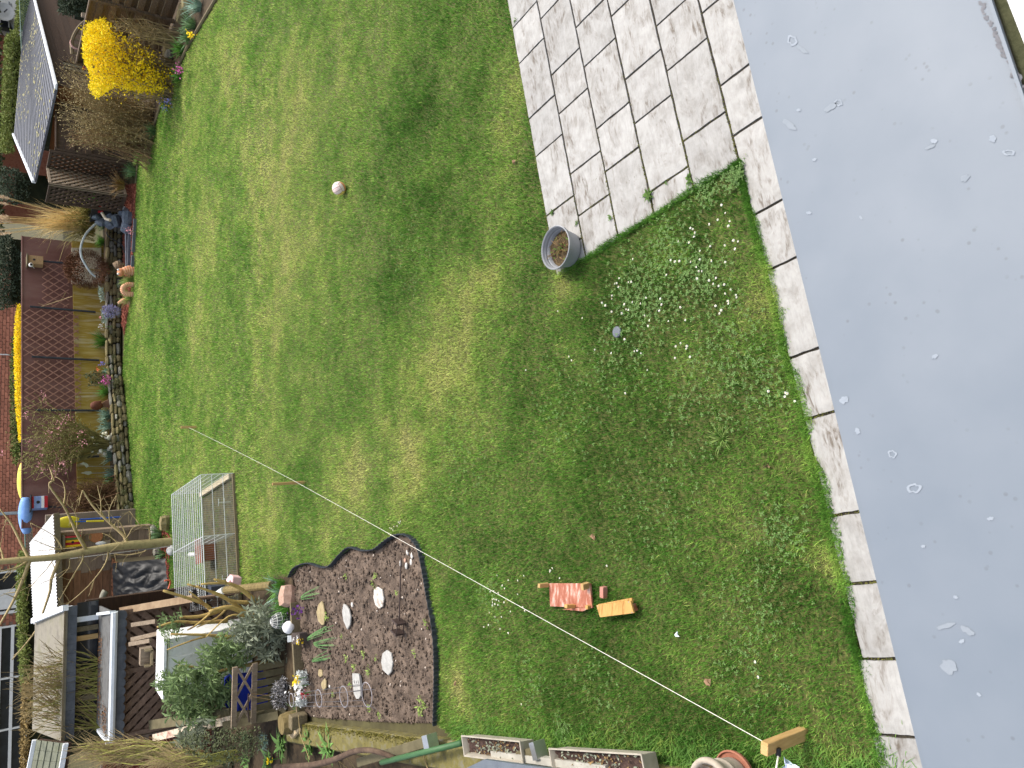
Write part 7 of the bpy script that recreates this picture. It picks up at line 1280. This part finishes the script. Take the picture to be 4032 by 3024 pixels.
def rosettes(poly, Y, dY, n, size, m, seed, nm='leaves', k=7):
    rnd = random.Random(seed); b = MB()
    for x, y in samp(poly, n, seed):
        c = W(x+rnd.gauss(0, 9), y+rnd.gauss(0, 9), Y+rnd.uniform(-dY, dY)); ax = Vector((rnd.uniform(-.7, .7), rnd.uniform(-1, .2), rnd.uniform(.2, 1))).normalized(); u = ax.orthogonal().normalized(); v = ax.cross(u); ph = rnd.uniform(0, 6)
        for j in range(k): a = ph+j*2.4; d = (u*math.cos(a)+v*math.sin(a))*.8+ax*rnd.uniform(.1, .7); b.leaf(c-ax*.012*j, d, size*rnd.uniform(.6, 1.2), size*.22, ax, .5)
    return b.build(nm, m, bud)
rosettes([zH(*q) for q in [(560, 130), (750, 120), (950, 0), (1100, 20), (1200, 120), (1260, 250), (1380, 450), (1300, 570), (1180, 520), (1050, 470), (900, 420), (800, 330), (650, 250)]], 12.0, .45, 117, .17, M_bud_l, 1); rosettes([zG(*q) for q in [(1000, 1150), (1180, 1020), (1290, 1060), (1340, 1200), (1400, 1350), (1500, 1450), (1350, 1500), (1100, 1480), (950, 1400), (900, 1300)]], 12.0, .45, 74, .17, M_bud_l, 2)
rosettes([zH(*q) for q in [(270, 440), (420, 260), (600, 250), (760, 380), (700, 520), (560, 560), (400, 600), (300, 540)]], 12.3, .45, 80, .16, M_bud_d, 3); rosettes([zH(*q) for q in [(-60, 640), (120, 580), (330, 580), (480, 680), (600, 800), (540, 900), (430, 960), (350, 1100), (200, 1150), (0, 1080), (-120, 900)]], 12.5, .5, 165, .17, M_bud_d, 4); rosettes([zH(*q) for q in [(20, 1260), (200, 1180), (330, 1230), (300, 1350), (150, 1420), (30, 1380)]], 12.2, .45, 31, .16, M_bud_l, 5); rosettes([zG(*q) for q in [(60, 1290), (200, 1200), (330, 1250), (200, 1400), (90, 1420)]], 12.9, .2, 26, .10, M_bud_d, 6); rosettes([zF(*q) for q in [(1690, 700), (1850, 660), (1950, 740), (1800, 800), (1700, 770)]], 12.6, .2, 22, .10, M_bud_d, 7)
# ---- mossy bare shrub over the canopy and at the bottom left
M_mossb = mat('mossy_yellow_twigs', srgb(122, 124, 56), srgb(158, 156, 82), 8, .9, 0, srgb(110, 100, 62), isl=.25)
def mossy(label, polyb, polyt, Yb, Yt, n, seed, r0=.014, z=None):
    rnd = random.Random(seed); B_ = samp(polyb, n, seed); T_ = samp(polyt, n, seed+1); p0 = W(*B_[0], Yb); o = thing('mossy_shrub', Vector((p0.x, Yb, 0)), label, 'shrub'); b = MB(); tw = MB()
    for (bx_, by_), (tx_, ty_) in zip(B_, T_):
        p = W(bx_, by_, Yb); ty2 = by_+(ty_-by_)*.55; t = W(tx_, ty2, Yt+rnd.uniform(-.3, .3)); m1 = p.lerp(t, .4)+Vector((rnd.uniform(-.1, .1), 0, rnd.uniform(-.03, .08))); pts = [p-Vector((0, 0, .25)), p, m1, m1.lerp(t, .55)+Vector((rnd.uniform(-.05, .05), 0, 0)), t]; b.tube(pts, [r0, r0, r0*.75, r0*.5, .003], 5, False)
        for k in range(13):
            i = rnd.randrange(1, 4); s_ = pts[i].lerp(pts[i+1], rnd.random()); e = s_+(t-p).normalized()*rnd.uniform(.12, .4)+Vector((rnd.uniform(-.22, .22), rnd.uniform(-.15, .15), rnd.uniform(-.05, .12))); tw.tube([s_, s_.lerp(e, .5)+Vector((rnd.uniform(-.02, .02),)*3), e], [r0*.4, r0*.3, .002], 3, False)
    b.build('stems', M_mossb, o); tw.build('twigs', M_twig, o); return o
mossy('wide yellow mossed leafless shrub rising behind the slate canopy', [zF(*q) for q in [(1060, 470), (1110, 470), (1110, 1260), (1060, 1260)]], [zF(*q) for q in [(480, 230), (650, 280), (600, 700), (560, 1350), (330, 1300), (250, 700)]], 16.25, 16.3, 62, 5); mossy('yellow mossed shrub spreading at the bottom left below the canopy corner', [zF(*q) for q in [(1700, 1400), (1900, 1380), (2100, 1520), (1900, 1640)]], [zF(*q) for q in [(760, 1420), (900, 1250), (1250, 1300), (1500, 1350), (1300, 1640), (800, 1650)]], 12.6, 13.4, 42, 9, .012); mossy('thin mossed twigs at the bottom edge left of the fence boards', [zH(*q) for q in [(300, 1500), (500, 1500), (500, 1620), (300, 1620)]], [zH(*q) for q in [(-260, 1420), (0, 1440), (0, 1640), (-300, 1640)]], 10.9, 11.4, 26, 12, .009)

# ================================================================= kerb side: wall, planters, urn and the neighbour's border
M_kerb = mat('mossy_concrete', srgb(84, 80, 58), srgb(112, 104, 56), 9, .95, .5, srgb(116, 112, 98), stretch=(1, 1, 1), pos=(.3, .72)); KD = (Vector((kerbx(2), 2, 0))-Vector((kerbx(11), 11, 0))).normalized(); KN = Vector((KD.y, -KD.x, 0)); KN = KN if KN.x < 0 else -KN
kb = thing('kerb_wall', Vector((kerbx(6.5), 6.5, 0)), 'low mossy concrete kerb wall along the left side of the lawn', 'kerb'); y_ = 11.3
for i, L in enumerate([1.55, 2.5, 2.5, 2.6]):
    a = Vector((kerbx(y_), y_, 0)); c = a+KD*(L-.01); b = MB(); vs = []; n_ = 14
    for k in range(n_+1):
        p = a.lerp(c, k/n_); j = mnoise.noise(Vector((p.x*3, p.y*3, 0)))*.012
        vs += [p+KN*(.0+j)+Vector((0, 0, -.1)), p+KN*(.0+j)+Vector((0, 0, .05)), p+KN*.05+Vector((0, 0, .085+j*.5)), p+KN*(.27+j)+Vector((0, 0, .09-j*.5)), p+KN*(.30+j)+Vector((0, 0, .05)), p+KN*(.31+j)+Vector((0, 0, -.1))]
    fs = [(k*6+q, (k+1)*6+q, (k+1)*6+q+1, k*6+q+1) for k in range(n_) for q in range(5)]+[(0, 1, 2, 3, 4, 5), tuple(n_*6+q for q in range(5, -1, -1))]; b.add(vs, fs).build('kerb_block', M_kerb, kb); y_ = (a+KD*L).y
def kp(y, off, z=0): return Vector((kerbx(y), y, z))+KN*off
b = MB(); rnd = random.Random(15)
for i in range(2600): y = rnd.uniform(6.7, 11.2); p = kp(y, abs(rnd.gauss(0, .045)), .06+rnd.uniform(0, .03)); b.leaf(p, (rnd.uniform(-1, 1), rnd.uniform(-1, 1), .8), rnd.uniform(.012, .03), .012)
tag(b.build('kerb_moss', mat('ochre_green_moss', srgb(86, 84, 32), srgb(118, 110, 48), 14, .95, 0, isl=.3)), 'ochre green moss growing on the kerb edge beside the soil', 'moss', kind='stuff')
flat('side_border', [(kp(11.5, .3).x, 11.5), (kp(1.5, .3).x, 1.5), (-8, 1.5), (-9, 11.8)], -.03, M_bedsoil)
M_beige = mat('beige_plastic', srgb(150, 142, 126), srgb(178, 170, 154), 6, .6, .15)
def trough(a, c, label, seed, hz=.24):
    d = (c-a); L = d.length; d.normalize(); nn = Vector((d.y, -d.x, 0)); nn = nn if nn.x < 0 else -nn; o = thing('planter_trough', Vector(((a.x+c.x)/2, (a.y+c.y)/2, .1)), label, 'planter', 'planter troughs on the kerb'); wd = .19; rm = a.z; b = MB()
    def ring(ins, z): q = [a+d*ins+nn*ins, c-d*ins+nn*ins, c-d*ins+nn*(wd-ins), a+d*ins+nn*(wd-ins)]; return [Vector((p.x, p.y, z)) for p in q]
    rings = [ring(.03, rm-.17), ring(.012, rm-.03), ring(.012, rm-.012), ring(0, rm-.012), ring(0, rm), ring(.012, rm), ring(.022, rm-.04), ring(.03, rm-.09)]; vs = [p for r_ in rings for p in r_]; fs = [(3, 2, 1, 0)]+[(i*4+k, i*4+(k+1) % 4, (i+1)*4+(k+1) % 4, (i+1)*4+k) for i in range(len(rings)-1) for k in range(4)]; b.add(vs, fs).build('trough', M_beige, o)
    s4_ = ring(.026, rm-.055); vs = []; fs = []; rnd = random.Random(seed)
    for i in range(25):
        for j in range(7): vs.append(s4_[0].lerp(s4_[1], i/24).lerp(s4_[3].lerp(s4_[2], i/24), j/6)+Vector((0, 0, rnd.uniform(-.015, .012))))
    for i in range(24):
        for j in range(6): q = i*7+j; fs.append((q, q+7, q+8, q+1))
    MB().add(vs, fs).build('soil', mat('dark_trough_soil', srgb(52, 38, 34), srgb(84, 66, 58), 30, .95, .8), o); b = MB(); b2 = MB()
    for i in range(150):
        p = s4_[0].lerp(s4_[1], rnd.random()).lerp(s4_[3].lerp(s4_[2], rnd.random()), rnd.random()); (b if rnd.random() < .6 else b2).leaf(p+Vector((0, 0, .008)), (rnd.uniform(-1, 1), rnd.uniform(-1, 1), rnd.uniform(.1, 1)), rnd.uniform(.015, .04), .018)
    b.build('leaves', M_bud_l, o); b2.build('withered_leaves', M_dead, o); return o
qz = zz(2000, 2700, 1.411); kz = .26
trough(G(*zK(425, 1000), kz), G(*zK(1275, 1082), kz), 'beige planter trough with leafy seedlings, left one on the kerb', 1); trough(G(*zK(1690, 1185), kz), G(*qz(740, 378), kz), 'beige planter trough with bare soil, right one near the urn', 2)
# urn
ub = W(*zL(880, 1220), 3.05); ub = Vector((ub.x, ub.y, .08)); urn = thing('urn', ub, 'pale stone urn on a terracotta saucer at the kerb end', 'urn'); M_urn = mat('pale_stoneware', srgb(160, 148, 132), srgb(186, 174, 158), 12, .8, .2)
MB().lathe([(.0, 0), (.13, 0), (.15, .012), (.155, .035), (.145, .04), (.14, .02), (0, .018)], ub, 32).build('saucer', mat('dull_terracotta', srgb(132, 80, 62), srgb(158, 106, 84), 9, .85, .2), urn); MB().lathe([(0, .02), (.105, .02), (.115, .05), (.125, .12), (.128, .13), (.133, .135), (.134, .15), (.13, .155), (.14, .22), (.15, .225), (.165, .24), (.17, .26), (.165, .28), (.15, .285), (.135, .275), (.13, .26), (.125, .2), (0, .19)], ub, 36).build('urn_body', M_urn, urn, smooth=True)
b = MB(); rnd = random.Random(2)
for i in range(60): a = rnd.uniform(0, 6.3); r_ = rnd.uniform(0, .11); p = ub+Vector((math.cos(a)*r_, math.sin(a)*r_, .2)); b.tube([p, p+Vector((rnd.uniform(-.05, .05), rnd.uniform(-.05, .05), rnd.uniform(.02, .07)))], .0025, 3, False)
b.build('dry_stems', M_dead, urn)
# green pole, rails, grey panel
zQ = zz(1150, 2724, 1.5875)
tag(MB().tube([G(*zQ(560, 442), .35), G(*zQ(1060, 320), .22)], .03, 10).build('green_pole', mat('green_plastic_pipe', srgb(54, 90, 54), srgb(70, 106, 66), 6, .5, .1), smooth=True), 'green plastic pole lying slanted beyond the kerb', 'pole')
rl = thing('wooden_rail', G(*zQ(700, 360), .2), 'mossy wooden rail with a metal end bracket beyond the kerb', 'rail'); MB().bar(G(*zQ(420, 440), .2), G(*zQ(860, 308), .2), .10, .07).build('rail', M_pick, rl, bevel=.004); MB().bar(G(*zQ(848, 310), .22), G(*zQ(880, 302), .22), .13, .12).build('end_bracket', M_silver, rl)
rl2 = thing('wooden_rail', G(*zK(1480, 1260), .2), 'second mossy rail with a silver bracket between the two troughs', 'rail'); MB().bar(G(*zK(1290, 1310), .18), G(*zK(1560, 1240), .18), .10, .08).build('rail', M_pick, rl2); MB().bar(G(*zK(1520, 1215), .20), G(*zK(1585, 1200), .20), .14, .12).build('end_bracket', M_silver, rl2)
tag(MB().bar(G(*qz(-80, 378), .2), G(*qz(560, 462), .2), .06, .06).build('pale_rail', mat('pale_weathered_rail', srgb(148, 144, 132), srgb(180, 176, 164), 6, .85, .3)), 'long pale weathered rail below the planter troughs', 'rail')
tag(MB().prism([G(*zK(450, 1500), .55), G(*zK(760, 1352), .55), G(*zK(1750, 1490), .55), G(*zK(1750, 1900), .55), G(*zK(450, 1900), .55)][::-1], (0, 0, -.03)).build('grey_roof_panel', mat('blue_grey_panel', srgb(88, 94, 102), srgb(106, 112, 118), 5, .5, .1)), 'blue grey roof panel cut off at the bottom edge below the left trough', 'roof')
vn = smooth_line([G(*zQ(*q), z) for q, z in [((-100, 470), .3), ((100, 460), .32), ((260, 425), .35), ((380, 375), .4), ((480, 365), .42), ((570, 385), .38), ((640, 412), .3)]], 5); tag(MB().tube(vn, [.035, .05]*0+[.045-.02*i/(len(vn)-1) for i in range(len(vn))], 8).build('vine_branch', mat('dark_vine_bark', srgb(70, 54, 44), srgb(104, 86, 70), 9, .95, .6), smooth=True), 'thick twisted dark vine branch beyond the kerb', 'branch')
dt = MB(); rnd = random.Random(31)
for i in range(130):
    y = rnd.uniform(4.8, 10.5); p = kp(y, rnd.uniform(.42, 1.5), rnd.uniform(.0, .25)); e = p+Vector((rnd.uniform(-.5, .5), rnd.uniform(-.5, .5), rnd.uniform(-.05, .3))); dt.tube([p, p.lerp(e, .5)+Vector((rnd.uniform(-.08, .08),)*3), e], [.008, .006, .003], 4, False)
tag(dt.build('dead_twigs', M_twig), 'tangle of dead brown twigs beyond the kerb', 'twigs', kind='stuff')
M_broad = mat('broad_green_leaves', srgb(74, 116, 52), srgb(128, 164, 86), 5, .6, 0, isl=.2, trans=.2)
for i, (q, n, L, m_, lab) in enumerate([((1150, 1400), 26, .30, M_broad, 'broad-leaved green plant left of the beige rock'), ((1450, 1390), 24, .26, M_broad, 'broad-leaved green plant right of the beige rock'), ((1680, 1430), 26, .30, M_broad, 'broad-leaved green plant nearest to the green pole'), ((960, 1380), 50, .2, M_bluegr, 'pale narrow-leaved plant beside the broad green one'), ((1000, 1560), 18, .24, M_broad, 'broad-leaved plant with a yellow flower at the bottom edge'), ((760, 1560), 16, .22, M_broad, 'broad-leaved plant with two yellow buds at the bottom edge'), ((560, 1540), 30, .16, M_bluegr, 'small pale plant beside the wooden posts at the bottom edge'), ((760, 1340), 40, .26, M_daff, 'dark grassy plant below the fence boards')]):
    c = G(*zH(*q), .03); rnd = random.Random(500+i); b = MB()
    for k in range(n): a = rnd.uniform(0, 6.3); b.blade(c+Vector((rnd.gauss(0, .06), rnd.gauss(0, .06), 0)), (math.cos(a)*.9, math.sin(a)*.9, rnd.uniform(.4, 1.2)), L*rnd.uniform(.7, 1.1), .065 if m_ is M_broad else .014, .8, 4)
    tag(b.build('leafy_plant', m_), lab, 'plant', 'plants in the side border')
flower(zH(995, 1580), .2, 14, .05, .05, M_fors, 'yellow crocus flower at the bottom edge', seed=61, stem=.15); flower(zH(660, 1580), .2, 8, .03, .035, M_fors, 'pair of small yellow buds at the bottom edge', seed=62, stem=.15)
cv_ = leafcloud([zH(*q) for q in [(350, 1230), (900, 1220), (950, 1400), (800, 1560), (500, 1640), (100, 1500), (0, 1350)]], 11.0, .5, 1400, .05, 66).build('ivy_cover', mat('dark_ivy', srgb(58, 66, 42), srgb(94, 100, 66), 8, .8, 0, isl=.35)); tag(cv_, 'dark small-leaved ground cover below the fence boards', 'ground cover', kind='stuff')
for i, (q, h) in enumerate([((460, 1600), .42), ((580, 1640), .36)]): p = G(*zH(*q), .0); tag(MB().box((p.x, p.y, h/2), (.16, .16, h)).build('wooden_post', M_pick, bevel=.01), ['square mossy post at the bottom edge, taller one', 'square mossy post at the bottom edge, shorter one'][i], 'post')
# stones and log at the kerb end
fl_ = [G(*zH(*q), .16) for q in [(1170, 1100), (1265, 1065), (1285, 1110), (1300, 1270), (1235, 1345), (1175, 1270)]]; tag(MB().prism(fl_[::-1], (0, 0, -.07)).build('flat_rock', mat('beige_sandstone', srgb(190, 166, 126), srgb(212, 192, 156), 7, .9, .4), bevel=.012), 'large flat beige rock lying on the kerb end', 'rock')
p = W(*zH(1000, 1220), 10.9); tag(MB().lathe([(0, .30), (.14, .30), (.16, .2), (.16, 0), (0, 0)], Vector((p.x, p.y, 0)), 12).build('tree_stump', M_log), 'short cut tree stump left of the flat beige rock', 'stump'); p2 = W(*zH(1130, 1190), 10.7); tag(MB().box((p2.x, p2.y, .12), (.2, .14, .24)).build('timber_block', M_oldwood, bevel=.01), 'grey timber block between stump and flat rock', 'block')
# ---- ornaments and flowers along the far end of the bed
p = G(*zG(1535, 960)); o = link('rose_stone', STM[2].copy(), None, p+Vector((0, .03, .08)), (.1, .2, .5)); o.data.materials.clear(); o.data.materials.append(M_pink); o.scale = (.36, .26, .26); tag(o, 'large rosy sandstone at the bed corner among green leaves', 'stone')
p = G(*zG(1570, 1285)); o = MB().sph(p+Vector((0, 0, .12)), .095, 18, 12).build('white_ball', mat('white_ball_skin', srgb(232, 232, 230), srgb(246, 246, 244), 5, .5, .2), smooth=True); tag(o, 'white ball lying at the far end of the soil bed', 'ball')
p = G(*zG(1500, 1215)); wb_ = thing('wire_fish', p, 'grey net-covered owl ornament beside the white ball', 'ornament'); c = p+Vector((0, .05, .14)); MB().sph(c, 1, 14, 10, (.12, .10, .15)).build('body', mat('dark_grey_clay', srgb(84, 84, 82), srgb(110, 110, 108), 8, .8, .3), wb_, smooth=True)
for k in range(7): a = k*math.pi/7; MB().tube([c+Vector((math.cos(a)*math.cos(t)*.124, math.sin(a)*math.cos(t)*.104, math.sin(t)*.154)) for t in [j*math.pi/10 for j in range(21)]], .004, 4, False).build('net_cord', M_wht, wb_)
for k in range(-2, 3): f = math.cos(k*.5); MB().tube([c+Vector((math.cos(t)*.124*f, math.sin(t)*.104*f, math.sin(k*.5)*.154)) for t in [j*math.pi/10 for j in range(21)]], .004, 4, False).build('net_cord', M_wht, wb_)
sg_ = thing('name_plate', G(*zH(1300, 260)), 'small dark stone plate with pale lettering at the bed end', 'plate'); sc4 = [G(*zH(*q), .14) for q in [(1240, 190), (1325, 195), (1330, 310), (1245, 312)]]; MB().prism(sc4[::-1], (0, 0, -.12)).build('plate', mat('dark_brown_stone', srgb(62, 54, 50), srgb(84, 74, 68), 9, .8, .2), sg_)
for i, q in enumerate([(1302, 228), (1302, 248), (1302, 268), (1302, 286)]): p = G(*zH(*q), .142); MB().tube([p+Vector((math.cos(t)*.016, math.sin(t)*.02, 0)) for t in [j*math.pi/5*(1 if i % 2 else .8) for j in range(11)]], .004, 4, False).build('letter', M_wht, sg_)
for q0_, q1_ in [((1252, 262), (1268, 262)), ((1252, 262), (1252, 284)), ((1270, 240), (1254, 248))]: MB().bar(G(*zH(*q0_), .142), G(*zH(*q1_), .142), .008, .004).build('letter', M_wht, sg_)
tag(MB().prism([G(*zH(*q), .10) for q in [(1192, 218), (1240, 215), (1246, 285), (1194, 290)]][::-1], (0, 0, -.02)).build('grey_tile', mat('pale_grey_tile', srgb(140, 146, 150), srgb(176, 180, 182), 12, .7, .2)), 'pale grey tile beside the dark name plate', 'tile')
for i, (q, n, h, m_, lab) in enumerate([((1430, 830), 50, .32, M_daff2, 'bright green leaf clump at the lawn corner of the bed'), ((1440, 930), 40, .34, M_bluegr, 'pale green leaf clump behind the rosy sandstone'), ((1500, 1080), 80, .32, M_daff2, 'wide green leaf clump below the rosy sandstone'), ((1340, 800), 16, .2, M_bluegr, 'single upright pale leaf tuft at the log end')]): clump(zG(*q), 0, n, h, .09, m_, lab, 160+i, wd=.022, group='leaf clumps at the bed end')
clump(zH(1340, 1040), 0, 80, .22, .08, M_daff, 'dark green grassy clump beside the flat beige rock', 171, wd=.01)
flower(zG(1582, 1130), .1, 50, .09, .045, mat('deep_purple_petals', srgb(74, 24, 96), srgb(96, 40, 120), 20, .7, 0, isl=.2), 'deep purple primrose cluster beside the owl ornament', seed=71, stem=.08); flower(zH(1338, 285), .12, 14, .05, .05, M_fors, 'yellow flower touching the dark name plate', seed=72, stem=.1); flower(zH(1295, 692), .2, 26, .06, .05, M_fors, 'yellow pansy among the silver leaves', seed=73, stem=.15); flower(zH(1312, 775), .18, 50, .10, .05, M_petal, 'white pansy cluster in the middle of the bed end', seed=74, stem=.15); flower(zH(1325, 860), .15, 26, .06, .045, M_petal, 'small white flower beside the dark red one', seed=75, stem=.12); flower(zH(1372, 848), .12, 20, .05, .045, M_dred, 'dark red flower at the bed end board', seed=76, stem=.1)
M_senec = mat('silver_felt_leaves', srgb(178, 184, 182), srgb(212, 216, 214), 9, .9, 0, isl=.2); M_lav = mat('grey_lavender', srgb(146, 144, 142), srgb(182, 178, 178), 9, .9, 0, isl=.25)
for poly, n, m_, sz, lab, sd in [([(1300, 610), (1400, 600), (1420, 740), (1350, 790), (1310, 720)], 420, M_senec, .05, 'silver felted plant right of the white pansies', 1), ([(1290, 880), (1400, 870), (1405, 970), (1300, 985)], 360, M_senec, .045, 'silver felted plant left of the white pansies', 2), ([(1040, 760), (1130, 660), (1220, 700), (1240, 800), (1230, 1000), (1150, 1030), (1030, 980), (1020, 850)], 1100, M_lav, .045, 'large grey silvery lavender bush before the old wooden panel', 3)]:
    pl = [zH(*q) for q in poly]; cx_ = sum(p[0] for p in pl)/len(pl); cy_ = sum(p[1] for p in pl)/len(pl); base_ = G(cx_+4, cy_); cushion(pl, base_.y-.05, .16, n, sz, m_, lab, 80+sd, 'silver_plant', ratio=.35)
tag(MB().lathe([(0, .02), (.05, .02), (.06, .05), (.055, .055)], G(*zH(1215, 770), .05), 10).build('small_cross_lantern', M_black), 'tiny black candle holder behind the white pansies', 'lantern'); 
flat('bed_end_soil', [(G(*q).x, G(*q).y) for q in [(640, 1300), (655, 1555), (600, 1580), (585, 1400), (590, 1240), (628, 1240)]], -.01, M_bedsoil)
flat('yard_ground', [(-3.9, 14), (-5.2, 17.4), (-5.9, 19.6), (-4.2, 20.4), (-4.0, 22.2), (-12, 24), (-12, 11.8), (-5.2, 11.8), (-3.4, 12.1)], -.025, M_bedsoil)
